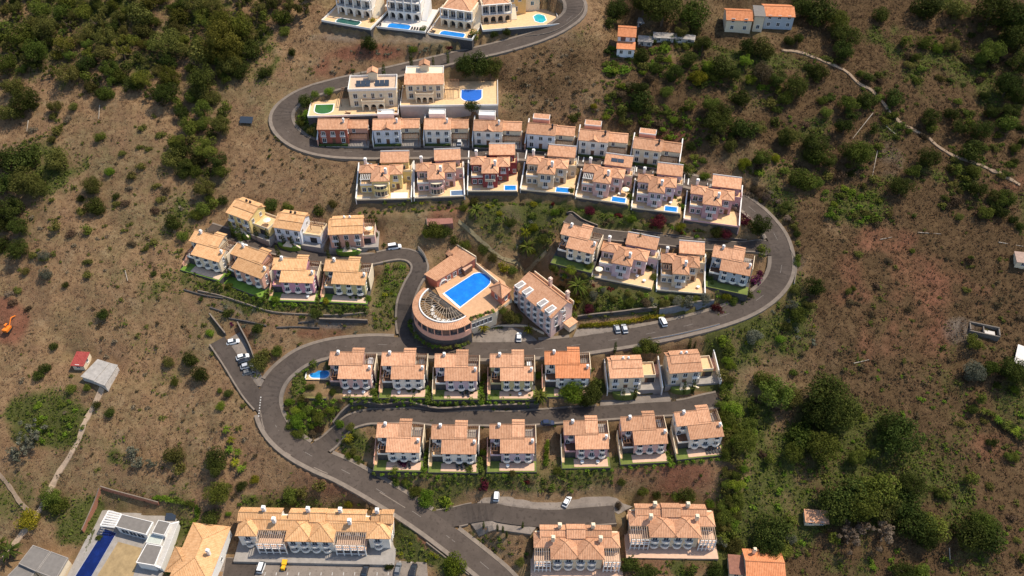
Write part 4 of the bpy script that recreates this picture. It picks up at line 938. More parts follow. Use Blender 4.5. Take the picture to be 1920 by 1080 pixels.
for k, f0, f1, y0, y1, lab, wt in (('A1', .24, .70, 1.4, 5.0, 'dark green pool of the white top villa', POOLG), ('A2', .27, .68, .9, 5.0, 'blue pool on the white terrace of the bright top villa', None), ('A3', .25, .78, .5, 4.6, 'blue octagonal pool of the cream top villa', None), ('A4', .70, .84, 3.5, 10.5, 'turquoise pool beside the top road bend', POOLT)):
    L = LOTS[k]; pool(L, f0*L.w, f1*L.w, y0, y1, lab, wt, shape='oct')
ORD = ('outermost', 'middle', 'innermost', 'innermost', 'second', 'third', 'outermost')
L = LOTS['A2']
for i, x in enumerate((.04, .09, .14, .73, .78, .83, .88)): lounger(L, x*L.w, 1.8, ORD[i]+(' dark lounger west of the blue pool on the white terrace' if x < .5 else ' dark lounger east of the blue pool on the white terrace'))
L = LOTS['A3']
for x in (.08, .92): 
    for y in (1.5, 3.0): lounger(L, x*L.w, y, 'dark lounger at the '+('north' if y > 2 else 'south')+('west' if x < .5 else 'east')+' corner of the octagonal pool', R(90))
L = LOTS['A4']; o = empty('yellow_house', (*L.M(.52*L.w, 12), L.z), L.rz, 'ochre-yellow block house behind the beige top villa', 'house')
wallbox(o, wallm('ochre'), -5, 3, 0, 8, -2, 9.0); parapet(o, CREAM, -5, 3, 0, 8, 9.002, .6); window(o, -2.5, 0, 5.5); window(o, .5, 0, 5.5); window(o, -1, 0, 1.5, 1.2, 1.8); wallbox(o, wallm('cream'), 3.01, 9, 2, 8, -2, 5.5, 'side_wing'); window(o, 6, 2, 2.5)
def arcaded_villa(key, label, f0, f1, y0, tile):
    L = LOTS[key]; w_ = L.w; o = root(L, key, 'arcaded_villa', label); wm = wallm('cream'); a, b_ = f0*w_, f1*w_; c = (a+b_)/2; W_ = b_-a
    MB().box(0, w_, 0, 17.5, -7.5, -.02).build('retaining_wall', plain('pale_concrete_wall', (.36, .33, .30), .9, .12, .5) if key == 'B2' else STONE, o); MB().box(.05, w_-.05, .05, 17.4, -.018, .06).build('terrace_floor', ORANGE, o)
    parapet(o, WHITE, 0, w_, 0, 17.5, .062, .7, .2, 'flr')
    wallbox(o, wm, a, b_, y0, y0+9.5, .06, 6.9); pw = W_*.24
    arch_panel(o, c-pw, c+pw, y0-2.4, .06, 3.2, 3, CREAM); MB().box(c-pw, c+pw, y0-2.4, y0-.02, 3.203, 3.4).build('balcony_floor', ORANGE, o); parapet(o, CREAM, c-pw, c+pw, y0-2.4, y0, 3.403, .75, sides='flr')
    for x in (a+W_*.13, b_-W_*.13):
        window(o, x, y0, .8, 1.4, 1.9); window(o, x, y0, 3.9, 1.4, 1.8)
    for x in (c-W_*.17, c, c+W_*.17): window(o, x, y0, 3.7 if x == c else 4.3, 1.1 if x == c else .9, 2.1 if x == c else 1.1)
    for x in (c-pw*.66, c, c+pw*.66): door(o, x, y0, .1, 1.5, 2.3, mat=DARK)
    if tile: roofpart(o, ROOF, shed, a, b_, y0, y0+4.5, 6.95, 8.4, ov=.6); MB().box(a-.1, b_+.1, y0+4.52, y0+9.6, 6.902, 8.0).build('roof_terrace', wm, o); parapet(o, WHITE, a-.15, b_+.15, y0+4.55, y0+9.7, 8.003, .5, sides='blr')
    else:
        MB().box(a+.1, b_-.1, y0+.1, y0+9.4, 6.902, 7.0).build('flat_roof', plain('roof_screed', (.52, .38, .27), .9, .15), o); parapet(o, WHITE, a-.15, b_+.15, y0-.15, y0+9.65, 6.905, .95, .22)
        for x in (c-W_*.2, c+W_*.2): 
            m = MB()
            for i in range(3): m.prism([(x-2.6+i*1.75, y0+2.6), (x-.95+i*1.75, y0+2.6), (x-.95+i*1.75, y0+5.2), (x-2.6+i*1.75, y0+5.2)], [7.1, 7.1, 8.1, 8.1], [7.2, 7.2, 8.2, 8.2])
            m.build('solar_panel', GLASS, o)
    MB().box(c-1.6, c+1.6, y0+6.5, y0+9.3, 7.01 if not tile else 8.01, 10.6).build('stair_tower', wm, o); m = MB(); gable(m, c-1.6, c+1.6, y0+6.5, y0+9.3, 10.65, .9, 'y'); m.build('tower_roof', ROOF, o)
    pergola(o, a-3.6 if not tile else b_+.5, a-.4 if not tile else b_+5.5, y0+1, y0+8, 3.4, .06); L.short = ''
    window(o, b_, y0+4, 4, 1, 1.4, 'r'); window(o, b_, y0+4, .9, 1, 1.4, 'r')
    return o
arcaded_villa('B1', 'cream villa with solar panels and three arches beside the green pool', .46, .985, 6.0, False)
arcaded_villa('B2', 'cream villa with clay front roof and tower beside the covered blue pool', .06, .44, 5.0, True)
L = LOTS['B1']; pool(L, .06*L.w, .26*L.w, 2.2, 8.4, 'green bow-fronted pool west of the arcaded villa', plain('green_pool', (.04, .13, .03), .2, .2), shape='bow')
L = LOTS['B2']; pool(L, .62*L.w, .83*L.w, 3.2, 11.2, 'bow-fronted pool under a bright blue cover', COVER, shape='bow')
for k, x, y, q in (('B1', .44, 2, 'west of the arches'), ('B1', .78, 2.3, 'right before the arches'), ('B1', .97, 2.3, 'east of the arches')): L = LOTS[k]; lounger(L, x*L.w, y, 'brown lounger '+q+' of the solar-panelled villa', R(80), mat=WOOD)

# ---------------------------------------------------------------- apartment blocks
def condo(key, label, backs, hips, perg, balc, chim, roofm):
    L = LOTS[key]; w_ = L.w; o = root(L, key, 'apartment_block', label, 'apartment block'); wm = wallm('white' if key == 'J1' else 'cream'); YM = 4.6
    MB().box(-1, w_+1, -2.9, 13, -3, .02).build('ground_slab', PATIO if key != 'J1' else CONC, o)
    wallbox(o, wm, .3, w_-.3, YM, 9.5, .02, 6.6); roofpart(o, roofm, hip, .3, w_-.3, YM, 8.9, 6.6, 1.5)
    for a, b_, yf in hips:
        wallbox(o, wm, a*w_+.2, b_*w_-.2, yf, 7, .02, 6.6); roofpart(o, roofm, hip, a*w_, b_*w_, yf, 8.6, 6.75, 1.9)
    for a, b_, ex in backs:
        wallbox(o, wm, a*w_, b_*w_, 6.6, 10.5, .02, 7.9+ex); m = MB(); gable(m, a*w_, b_*w_, 6.6, 10.5, 7.95+ex, 1.0); m.build('roof', roofm, o)
    for a, b_ in perg:
        A, B = a*w_, b_*w_; pergola(o, A, B, .2, YM-.5, 6.0, .02, WOODL, .62)
        m = MB()
        for i in range(5): x = A+(B-A)*i/4; m.box(x-.16, x+.16, -.25, -.05, .02, 6.0)
        for z in (0.9, 3.2, 4.2, 5.8): m.box(A-.2, B+.2, -.28, -.08, z, z+.2)
        m.build('balcony_frame', WHITE, o); MB().box(A-.2, B+.2, -.04, YM-.02, 3.0, 3.2).build('balcony_floor', PATIO, o)
        for i in range(3): window(o, A+(B-A)*(i+.5)/3, YM, 3.4, 1.4, 2.0); window(o, A+(B-A)*(i+.5)/3, YM, .4, 1.4, 2.0)
    for f in balc:
        y = min([yf for a, b_, yf in hips if a <= f <= b_] or [YM])
        for z in (.9, 3.7): window(o, f*w_, y, z+.15, 1.4, 1.8); balcony(o, f*w_, y-.01, z, 1.35)
    for f, y, z in chim: chimney(o, f*w_, y, z, z+1.9, 1.0, WHITE if key == 'J1' else CREAM)
    window(o, w_-.3, 6, 3.8, 1, 1.4, 'r'); window(o, w_-.3, 6, .9, 1, 1.4, 'r'); window(o, .3, 6, 3.8, 1, 1.4, 'l')
    return o
condo('J1', 'long apartment block with pale orange roofs above the car park', [(.0, .27, 0), (.33, .58, 0), (.47, .56, .35), (.58, .82, .1), (.87, .93, 0), (.93, 1.0, .4)], [(.33, .49, 1.0), (.47, .63, 1.0), (.005, .125, 2.4), (.85, .99, 2.4)], [(.14, .32), (.645, .835)], (.07, .37, .44, .51, .58, .91), [(.16, 9.3, 8.6), (.24, 6.0, 8.0), (.45, 9.3, 8.6), (.66, 9.3, 8.6), (.73, 6.0, 8.0), (.90, 9.3, 8.6)], ROOFW)
condo('J2', 'clay-roofed apartment block with pergolas at both ends, south of the parking lane', [(.08, .38, 0), (.60, .90, 0), (.39, .59, .5)], [(.205, .51, .8), (.49, .795, .8)], [(.01, .19), (.81, .99)], (.27, .40, .54, .67), [(.22, 5.6, 8.0), (.30, 9.4, 8.6), (.77, 5.6, 8.0), (.69, 9.4, 8.6)], ROOF)
condo('J3', 'clay-roofed apartment block with pergolas at both ends, beside the tall green boundary hedge', [(.08, .38, 0), (.60, .90, 0), (.39, .59, .5)], [(.235, .53, .8), (.51, .805, .8)], [(.01, .22), (.81, .99)], (.29, .42, .56, .69), [(.24, 5.6, 8.0), (.30, 9.4, 8.6), (.78, 5.6, 8.0), (.69, 9.4, 8.6)], ROOF)
# ---------------------------------------------------------------- hotel with pool deck
HD = LOTS['hotel_deck'].z; HO = on_z(872, 575, HD)
hotel = empty('hotel', tuple(HO), 0, 'salmon hotel annex with clay roofs, tower and round pergola hall around the big pool', 'hotel')
def W(px, py, z): p = on_z(px, py, z); return (p[0]-HO[0], p[1]-HO[1])
SALM, RUST = wallm('salmon'), plain('rust_red_plaster', (.48, .16, .10), .85, .1)
def slab_roof(par, mat, pts, th=.25, name='roof'):
    """pts: 4 (x, y, z) counter-clockwise, first edge is the eave"""
    m = MB(); o = Vector(pts[0]); u = (Vector(pts[1])-o).normalized(); n = u.cross(Vector(pts[2])-o).normalized(); v = n.cross(u)
    m.face(pts, [((Vector(p)-o).dot(u), (Vector(p)-o).dot(v)) for p in pts]); lo = [(p[0], p[1], p[2]-th) for p in pts]; m.face(lo[::-1])
    for i in range(len(pts)): j = (i+1) % len(pts); m.face([lo[i], lo[j], pts[j], pts[i]])
    return m.build(name, mat, par)
deck = [W(x, y, HD) for x, y in ((806,520),(880,480),(946,528),(960,560),(930,585),(874,606),(840,585))]
MB().prism(deck, -6.2, -.02).build('deck_base', CREAM, hotel); MB().prism([(x*.997, y*.997) for x, y in deck], -.018, .06).build('pool_deck', plain('terracotta_deck', (.52, .31, .175), .85, .14, .7), hotel)
pw = [W(x, y, HD) for x, y in ((833,550),(889,514),(899,512),(911,515),(919,522),(919,531),(913,538),(863,576))]
po = empty('swimming_pool', tuple(HO), 0, 'large bright blue round-ended hotel pool', 'pool')
c_ = (sum(p[0] for p in pw)/8, sum(p[1] for p in pw)/8); big = [(c_[0]+(x-c_[0])*1.06+.0, c_[1]+(y-c_[1])*1.08) for x, y in pw]
m = MB()
for i in range(8): j = (i+1) % 8; m.prism([pw[i], big[i], big[j], pw[j]], .062, .2)
m.build('coping', WHITE, po); MB().prism(pw, .062, .13).build('water', water('hotel_pool_water', (.008, .17, .62), (.012, .22, .72)), po)
def wing(outline, zi, zo, z0, wall, roofm, win=None):
    """outline: 4 photo points of the roof, first two along the low eave"""
    q = [W(x, y, HD+z) for (x, y), z in zip(outline, (zi, zi, zo, zo))]
    A = sum(q[i][0]*q[(i+1) % 4][1]-q[(i+1) % 4][0]*q[i][1] for i in range(4)); zz = [zi, zi, zo, zo]
    if A < 0: q = [q[1], q[0], q[3], q[2]]
    cx, cy = sum(p[0] for p in q)/4, sum(p[1] for p in q)/4; ins = [(cx+(x-cx)*.94, cy+(y-cy)*.94) for x, y in q]
    MB().prism(ins, z0, [z-.26 for z in zz]).build('wall', wall, hotel); slab_roof(hotel, roofm, [(x, y, z) for (x, y), z in zip(q, zz)])
    return ins
wing([(841,480),(868,500),(892,484),(830,446)], 3.6, 4.6, -1.5, RUST, ROOF); wing([(812,457),(841,480),(850,476),(829,446)], 3.7, 4.55, -2.5, RUST, ROOF)
b = wing([(876,493),(818,527),(795,514),(845,479)], 3.4, 4.5, -4, RUST, ROOF)
def along(p, q, f, z): return (p[0]+(q[0]-p[0])*f, p[1]+(q[1]-p[1])*f, z)
def wall_windows(par, p, q, n, z, w_=1.1, h=1.5, f0=.1, f1=.9, kind='window', bal=False):
    """n windows along a wall foot p -> q (outside to the right of the direction)"""
    ang = math.atan2(q[1]-p[1], q[0]-p[0])
    for i in range(n):
        f = f0+(f1-f0)*(i+.5)/n; x, y, _ = along(p, q, f, z); o = window(par, x, y, z, w_, h); o.rotation_euler = (0, 0, ang)
        if bal: o = flat_balcony(par, x, y, z-.15, w_+.7, .6); o.rotation_euler = (0, 0, ang)
e0, e1 = b[0], b[1]
if True:
    ang = math.atan2(e1[1]-e0[1], e1[0]-e0[0]); wall_windows(hotel, e0, e1, 4, .5, 1.3, 1.9)
    mx, my, _ = along(e0, e1, .2, 0)
    k = 10; m = MB(); d = np.array([e1[0]-e0[0], e1[1]-e0[1]]); d = d/np.linalg.norm(d); nn = np.array([d[1], -d[0]])
    for i in range(k):
        a0, a1 = math.pi*i/k, math.pi*(i+1)/k; q = [(math.cos(a)*r, math.sin(a)*r) for r in (1.9, 1.5) for a in (a0, a1)]
        for s in (.0, .3): pass
        P = [np.array([mx, my])+d*c[0] for c in q]; zz = [c[1]+.1 for c in q]
        A = [(*(P[j]+nn*.35), zz[j]) for j in (0, 1, 3, 2)]; m.face(A); m.face([(*(P[j]), zz[j]) for j in (0, 1)]+[(*(P[j]+nn*.35), zz[j]) for j in (1, 0)])
    m.build('arch_surround', WHITE, hotel)
# flat parapet behind the wings
m = MB(); pp = [W(x, y, HD+4.4) for x, y in ((831,445),(892,483),(945,527))]
for p, q in zip(pp, pp[1:]):
    d = np.array(q)-np.array(p); d = d/np.linalg.norm(d); n_ = np.array([-d[1], d[0]])*.3; m.prism([p, q, tuple(np.array(q)+n_), tuple(np.array(p)+n_)], -3, [4.9 if p is pp[0] else 1.7]*4)
m.build('boundary_wall', CREAM, hotel)
q = [W(x, y, HD+2.9) for x, y in ((871,507),(886,496),(874,487),(860,497))]
MB().prism([(x*.97+.03*q[0][0], y*.97+.03*q[0][1]) for x, y in q], .06, 2.5).build('bar_hut', WOOD, hotel); slab_roof(hotel, plain('brown_hut_roof', (.50, .30, .20), .9, .15), [(x, y, z) for (x, y), z in zip(q, (2.7, 2.7, 3.1, 3.1))])
# tower
q = [W(x, y, HD+3.9) for x, y in ((917,539),(941,560),(960,543),(937,526))]; cx, cy = sum(p[0] for p in q)/4, sum(p[1] for p in q)/4
ins = [(cx+(x-cx)*.84, cy+(y-cy)*.84) for x, y in q]; MB().prism(ins, -6.3, 3.75).build('tower_wall', RUST, hotel)
m = MB()
for i in range(4):
    p, r_ = q[i], q[(i+1) % 4]; o = Vector((*p, 3.9)); u = (Vector((*r_, 3.9))-o); l = u.length
    m.face([(*p, 3.9), (*r_, 3.9), (cx, cy, 6.4)], [(0, 0), (l, 0), (l/2, l*.6)]); m.face([(*p, 3.65), (*r_, 3.65), (*r_, 3.9), (*p, 3.9)]); m.bar((*p, 3.95), (cx, cy, 6.45), .14, 5)
m.face([(x, y, 3.65) for x, y in q[::-1]]); m.build('tower_roof', ROOF, hotel)
wall_windows(hotel, ins[0], ins[1], 1, 1.2, 1.2, 1.6); wall_windows(hotel, ins[1], ins[2], 1, 1.0, 1.2, 1.6); wall_windows(hotel, ins[0], ins[1], 1, -3.5, 1.2, 1.8)
d = np.array(ins[2])-np.array(ins[1]); 
# front wall of the deck with arches of glass and planting trough
p, q2 = deck[5], deck[4]; wall_windows(hotel, p, q2, 6, -3.4, 1.5, 2.0, .05, .85)
# the round hall: ring roof on columns, radial rafters, glazed wall
c0, c1 = np.array(W(803, 542, HD+3.4)), np.array(W(874, 594, HD+3.4)); HC = (c0+c1)/2; HR = float(np.linalg.norm(c1-c0)/2); d = (c1-c0)/(2*HR); a0 = math.atan2(d[1], d[0])
if np.dot(np.array([d[1], -d[0]]), np.array([-1, -1])) > 0: arc = np.linspace(a0, a0-math.pi, 29)
else: arc = np.linspace(a0, a0+math.pi, 29)
pt_ = lambda r, a: (HC[0]+r*math.cos(a), HC[1]+r*math.sin(a))
m = MB(); g1 = MB(); fl = MB(); wl = MB(); st = MB(); rim = MB()
for a, b_ in zip(arc, arc[1:]):
    L_ = HR*abs(b_-a); q = [(*pt_(HR+2.3, a), 2.6), (*pt_(HR+2.3, b_), 2.6), (*pt_(HR, b_), 3.5), (*pt_(HR, a), 3.5)]; q = q if arc[1] > arc[0] else q[::-1]
    m.face(q, [(a*HR, 0), (b_*HR, 0), (b_*HR, 2.9), (a*HR, 2.9)] if arc[1] > arc[0] else [(a*HR, 2.9), (b_*HR, 2.9), (b_*HR, 0), (a*HR, 0)])
    sh = [(x, y, z-.22) for x, y, z in q]; m.face(sh[::-1])
    e_ = [(*pt_(HR+2.3, a), 2.38), (*pt_(HR+2.3, b_), 2.38), (*pt_(HR+2.3, b_), 2.6), (*pt_(HR+2.3, a), 2.6)]; m.face(e_ if arc[1] > arc[0] else e_[::-1])
    rim.prism([pt_(HR+.02, a), pt_(HR+.02, b_), pt_(HR-.35, b_), pt_(HR-.35, a)], 3.2, 3.85)
    g1.prism([pt_(HR+2.0, a), pt_(HR+2.0, b_), pt_(HR+1.8, b_), pt_(HR+1.8, a)], -.3, 2.3)
    wl.prism([pt_(HR+2.25, a), pt_(HR+2.25, b_), pt_(HR+1.7, b_), pt_(HR+1.7, a)], -2.6, -.32)
    st.prism([pt_(HR+2.4, a), pt_(HR+2.4, b_), pt_(HR+1.7, b_), pt_(HR+1.7, a)], -8.5, -2.62)
m.build('ring_roof', ROOF, hotel); rim.build('ring_parapet', WHITE, hotel); g1.build('ring_glazing', GLASS, hotel); wl.build('ring_wall', SALM, hotel); st.build('ring_plinth', STONE, hotel)
MB().prism([pt_(HR+1.69, a) for a in arc], -6, -.6).build('hall_floor', plain('dark_floor_tiles', (.035, .028, .025), .8, .2), hotel)
for a in arc[::2]: MB().prism([pt_(HR+2.3, a-.012), pt_(HR+2.3, a+.012), pt_(HR+1.9, a+.012), pt_(HR+1.9, a-.012)], -.31, 2.28).build('column', SALM, hotel)
n_ = np.array([-d[1], d[0]]); hub = HC
for i, a in enumerate(np.linspace(arc[0], arc[-1], 25)[1:-1]):
    p, q = pt_(HR*(.28 if i % 2 else .5), a), pt_(HR-.36, a); MB().bar((*p, 3.75), (*q, 3.55), .10, 4).build('rafter', plain('bleached_beams', (.36, .29, .215), .85, .15), hotel)
for r in (.3, .55, .8):
    mm = MB(); aa = np.linspace(arc[0], arc[-1], 25)
    for a, b_ in zip(aa, aa[1:]): mm.bar((*pt_(HR*r, a), 3.45), (*pt_(HR*r, b_), 3.45), .09, 4)
    mm.build('ring_beam', WOODL, hotel)
mm = MB(); mm.bar((*c0, 3.4), (*c1, 3.4), .3, 4); mm.build('chord_beam', STONE, hotel)
MB().prism([tuple(c0), tuple(c1), tuple(c1+n_*.2*(1 if np.dot(n_, [1, 1]) > 0 else -1)), tuple(c0+n_*.2*(1 if np.dot(n_, [1, 1]) > 0 else -1))], .06, 3.3).build('hall_wall', CREAM, hotel)
for i in range(8):
    f = .12+i*.1; x, y = HC[0]+HR*.55*math.cos(arc[3+3*i]), HC[1]+HR*.55*math.sin(arc[3+3*i]); MB().prism([(x+.7*math.cos(t), y+.7*math.sin(t)) for t in np.linspace(0, 6.283, 9)[:-1]], -.59, .15).build('dining_table', WHITE, hotel)
for px, py in ((826,528),(830,526),(834,524),(838,522),(843,520),(848,518)):
    p = on_z(px, py, HD); lo = Lot(); lo.z = HD; lo.rz = 0; lo.M = lambda x, y, p=p: (p[0], p[1]); lounger(lo, 0, 0, 'sun lounger in the row between the hotel wing and the big pool', R(35), mat=DARK)
# main block
MZ = LOTS['hotel_main'].z; EZ = MZ+9.0; A, B, Cc = on_z(961, 538, EZ), on_z(1034, 597, EZ), on_z(1073, 567, EZ)
ml = Lot(); ml.rz = math.atan2(B[1]-A[1], B[0]-A[0]); ml.z = MZ; ml.o = (A[0], A[1], MZ); ml.w = float(np.linalg.norm((B-A)[:2])); dp = float(np.linalg.norm((Cc-B)[:2])) 
c, s = math.cos(ml.rz), math.sin(ml.rz); ml.M = lambda x, y: (ml.o[0]+x*c-y*s, ml.o[1]+x*s+y*c)
o = empty('guest_block', ml.o, ml.rz, 'pink three-storey guest block with white dormers and two tall chimneys', 'hotel building'); PK = plain('pale_pink_render', (.70, .50, .43), .85, .09, .7)
w_ = ml.w; wall_gx(o, PK, .3, w_-.3, .3, dp-.3, -4, 8.9, 2.7, dp*.72); roofpart(o, ROOF, gable, .3, w_-.3, .3, dp-.3, 8.95, 2.75, mid=dp*.72, ov=.3)
parapet(o, CREAM, 0, w_, dp-.25, dp+.05, 8.6, 1.6, .28, 'b')
for f in (.10, .30, .68, .88):
    x = f*w_; MB().box(x-1.1, x+1.1, .0, 3.6, 8.9, 10.5).build('dormer', WHITE, o); MB().box(x-.72, x+.72, .25, 3.1, 10.502, 10.62).build('dormer_roof', plain('grey_dormer_roof', (.30, .28, .27), .8, .2), o); window(o, x, .0, 9.15, 1.2, 1.1)
for i in range(6):
    x = w_*(i+.5)/6
    for z in (.6, 3.4, 6.2): window(o, x, .3, z, 1.2, 1.7); 
    balcony(o, x, .29, 3.2, 1.0, mat=WHITE); balcony(o, x, .29, 6.0, 1.0, mat=WHITE)
for z in (3.4, 6.2):
    for f in (.25, .6): window(o, w_-.3, dp*f, z, 1.2, 1.6, 'r'); 
window(o, w_-.3, dp*.5, 9.1, 1.0, 1.3, 'r'); balcony(o, w_-.29, dp*.5, 8.9, 1.0, 'r', WHITE); door(o, w_-.3, dp*.35, .1, 1.6, 2.4, 'r', DARK)
for f in (.45, .88): chimney(o, f*w_, dp-.9, 9.5, 13.2, 1.0, plain('pale_pink_plaster', (.68, .50, .40), .85, .08))
MB().box(w_, w_+3.0, dp*.55, dp*.95, 2.8, 3.0).build('porch_roof', ROOF, o); MB().box(w_, w_+2.8, dp*.6, dp*.9, 0, 2.78).build('porch', CREAM, o)
L = LOTS['modern']

# ---------------------------------------------------------------- free-standing walls along lines on the ground
def wall_line(px, h, t, mat, label, name='retaining_wall', cat='wall', group='stone and rendered walls along the roads', below=1.5, cap=True):
    P = catmull([at(*p) for p in px], 2.0); P[:, 2] = [gz(p[0], p[1]) for p in P]; z = P[:, 2].copy()
    for _ in range(4): z[1:-1] = .25*z[:-2]+.5*z[1:-1]+.25*z[2:]
    o = empty(name, tuple(P[0]), 0, label, cat, group); T = np.gradient(P[:, :2], axis=0); T /= np.linalg.norm(T, axis=1)[:, None]; Nn = np.stack([-T[:, 1], T[:, 0]], 1)*t/2
    m, cm = MB(), MB()
    for i in range(len(P)-1):
        q = [P[i, :2]-Nn[i], P[i+1, :2]-Nn[i+1], P[i+1, :2]+Nn[i+1], P[i, :2]+Nn[i]]; q = [tuple(v-P[0, :2]) for v in q]; a, b_ = z[i]-P[0, 2], z[i+1]-P[0, 2]
        m.prism(q, [a-below, b_-below, b_-below, a-below], [a+h, b_+h, b_+h, a+h])
        if cap: cm.prism(q, [a+h+.003, b_+h+.003, b_+h+.003, a+h+.003], [a+h+.1, b_+h+.1, b_+h+.1, a+h+.1])
    m.build('wall_body', mat, o)
    if cap: cm.build('coping', PAVE, o)
    return o
wall_line([(1082,600),(1150,593),(1230,583)], 1.6, .5, STONE, 'dark stone wall below the yellow flower hedge by the hotel parking')
wall_line([(1235,589),(1290,582),(1336,575)], 2.6, .5, plain('blue_grey_wall', (.16, .17, .19), .9, .2), 'blue-grey retaining wall behind the white parked car')
wall_line([(626,800),(640,783),(660,768),(684,761),(715,768),(765,762),(822,774),(880,769),(960,770),(1010,766)], 2.1, .6, STONE, 'winding dark stone wall north of the middle lane')
wall_line([(448,612),(470,655),(484,694)], 2.2, .4, STONE, 'dark wall along the back of the service parking bays', below=.5)
wall_line([(396,596),(424,630)], 1.6, .4, STONE, 'short dark wall at the top of the service road', below=.5)
wall_line([(1205,641),(1260,632),(1310,621),(1348,612)], .9, .25, WHITE, 'white roadside barrier wall below the hotel parking', 'roadside_barrier', 'barrier')
wall_line([(1062,404),(1074,402),(1090,415),(1120,430)], 1.2, .4, STONE, 'dark curved wall at the dead end of the inner lane')
wall_line([(372,548),(430,562),(500,585),(560,592),(640,592),(690,590)], .5, .3, PAVE, 'low pale wall along the garden path below the west terrace')
wall_line([(600,604),(690,606)], 1.4, .5, STONE, 'grey stone terrace wall beside the planted loop road')
wall_line([(1185,432),(1240,441),(1300,449),(1345,452),(1400,452)], .6, .3, STONE, 'low stone edging between the inner lane and the shrub bank')
wall_line([(785,470),(795,482),(800,494)], 2.0, .3, CREAM, 'cream curved gate wall at the hotel loop', 'gate_wall')
wall_line([(478,745),(490,775),(494,800),(510,830),(545,857),(620,893),(700,920),(760,955)], .5, .3, PAVE, 'low roadside wall along the outer edge of the lower bend')
wall_line([(985,72),(1030,66),(1062,50),(1090,26),(1096,0)], .8, .2, PAVE, 'pale roadside barrier around the topmost bend', 'roadside_barrier', 'barrier')
wall_line([(1480,470),(1492,500),(1488,535)], .7, .3, WHITE, 'broken white roadside wall outside the big bend', 'roadside_barrier', 'barrier')
wall_line([(800,1020),(840,1050),(880,1080)], .5, .3, PAVE, 'low kerb wall on the west side of the bottom road')
wall_line([(872,605),(868,618),(872,628)], 2.5, .3, WHITE, 'white gate wall beside the round hotel hall', 'gate_wall')
wall_line([(888,628),(930,614),(985,614),(1020,630)], 1.0, .3, CREAM, 'curved cream garden wall in front of the hotel', 'garden_wall')
for i, p in enumerate(([(345,545),(385,556),(420,562)], [(430,600),(465,606),(500,613)], [(560,607),(590,606)], [(520,618),(560,616),(600,618)], [(395,580),(430,590)])): wall_line(p, .5, .4, STONE, 'low dry stone terrace wall on the slope below the west rows, '+('northmost', 'middle', 'eastern', 'southmost', 'western')[i]+' of five', below=1, cap=False, name='terrace_wall')
# ---------------------------------------------------------------- outlying buildings
def px_frame(z, a, b):
    A, B = on_z(*a, z), on_z(*b, z); L = Lot(); L.z = z; L.o = tuple(map(float, A)); L.rz = math.atan2(B[1]-A[1], B[0]-A[0]); L.w = float(np.linalg.norm((B-A)[:2])); return L
L = LOTS['modern']; Z = L.z; mo = on_z(235, 1040, Z); mh = empty('modern_villa', tuple(mo), 0, 'white flat-roofed modern villa with a long dark blue pool', 'villa')
def mpoly(pts, z): return [(float(on_z(x, y, Z+z)[0]-mo[0]), float(on_z(x, y, Z+z)[1]-mo[1])) for x, y in pts]
ROOFG = plain('grey_flat_roof', (.17, .155, .14), .9, .12, .8)
def flatroof(pts, h, par=None, wallmat=WHITE, top=ROOFG, po=None, edge=None):
    q = po(pts, h) if po else mpoly(pts, h); cx, cy = sum(p[0] for p in q)/len(q), sum(p[1] for p in q)/len(q); i1 = [(cx+(x-cx)*.93, cy+(y-cy)*.93) for x, y in q]
    par = par or mh; MB().prism(i1, -.5, h-.3).build('wall', wallmat, par); m = MB()
    for i in range(len(q)): j = (i+1) % len(q); m.prism([i1[i], q[i], q[j], i1[j]], h-.45, h+.12)
    m.build('roof_edge', edge or WHITE, par); MB().prism(i1, h-.298, h).build('flat_roof', top, par); return i1
MB().prism(mpoly([(190,955),(335,970),(300,1090),(120,1090)], 0), -4, -.02).build('ground_slab', CONC, mh)
MB().prism(mpoly([(222,1016),(266,1028),(248,1085),(182,1080)], 0), -.018, .05).build('dry_lawn', plain('straw_lawn', (.30, .215, .11), .95, .25, .4), mh)
r1 = flatroof([(227,964),(288,979),(275,1003),(215,987)], 3.6); flatroof([(297,975),(320,980),(308,1004),(285,999)], 4.6); flatroof([(275,1019),(305,1024),(290,1061),(255,1055)], 3.8); flatroof([(321,981),(336,977),(301,1066),(291,1062)], 3.0, top=plain('pale_roof_gravel', (.42, .40, .37), .9, .12)); flatroof([(281,1001),(307,1006),(301,1022),(273,1017)], 3.0, top=plain('pale_green_roof', (.42, .45, .40), .8, .1))
m = MB(); q = mpoly([(203,958),(227,964),(215,988),(188,985)], 3.6)
for i in range(7):
    f = i/6; a = along(q[0], q[3], f, 0); b_ = along(q[1], q[2], f, 0); m.bar((a[0], a[1], 3.6), (b_[0], b_[1], 3.6), .28, 4)
for p in (q[0], q[3]): m.bar((*p, 0), (*p, 3.6), .15, 4)
m.bar((*q[0], 3.62), (*q[3], 3.62), .2, 4); m.build('pergola', WHITE, mh)
wall_windows(mh, r1[3], r1[2], 3, .2, 2.4, 2.4)
pq = mpoly([(197,992),(218,1000),(165,1092),(138,1086)], .1); po = empty('swimming_pool', tuple(mo), 0, 'long narrow dark blue pool of the modern villa', 'pool'); MB().prism(pq, -.01, .12).build('water', POOLD, po); m = MB()
cx, cy = sum(p[0] for p in pq)/4, sum(p[1] for p in pq)/4; bg_ = [(cx+(x-cx)*1.08, cy+(y-cy)*1.02) for x, y in pq]
for i in range(4): j = (i+1) % 4; m.prism([pq[i], bg_[i], bg_[j], pq[j]], -.01, .2)
m.build('coping', plain('grey_coping', (.30, .30, .32), .8, .1), po)
so_ = obj('solar_collector', MB().prism([(-1.6,-1),(1.6,-1),(1.6,1),(-1.6,1)], [0,0,.8,.8], [.1,.1,.9,.9]).mesh('solar_collector', GLASS), None, tuple(on_z(321, 970, Z+.3))); tag(so_, 'dark solar collector behind the white modern villa', 'solar panel')
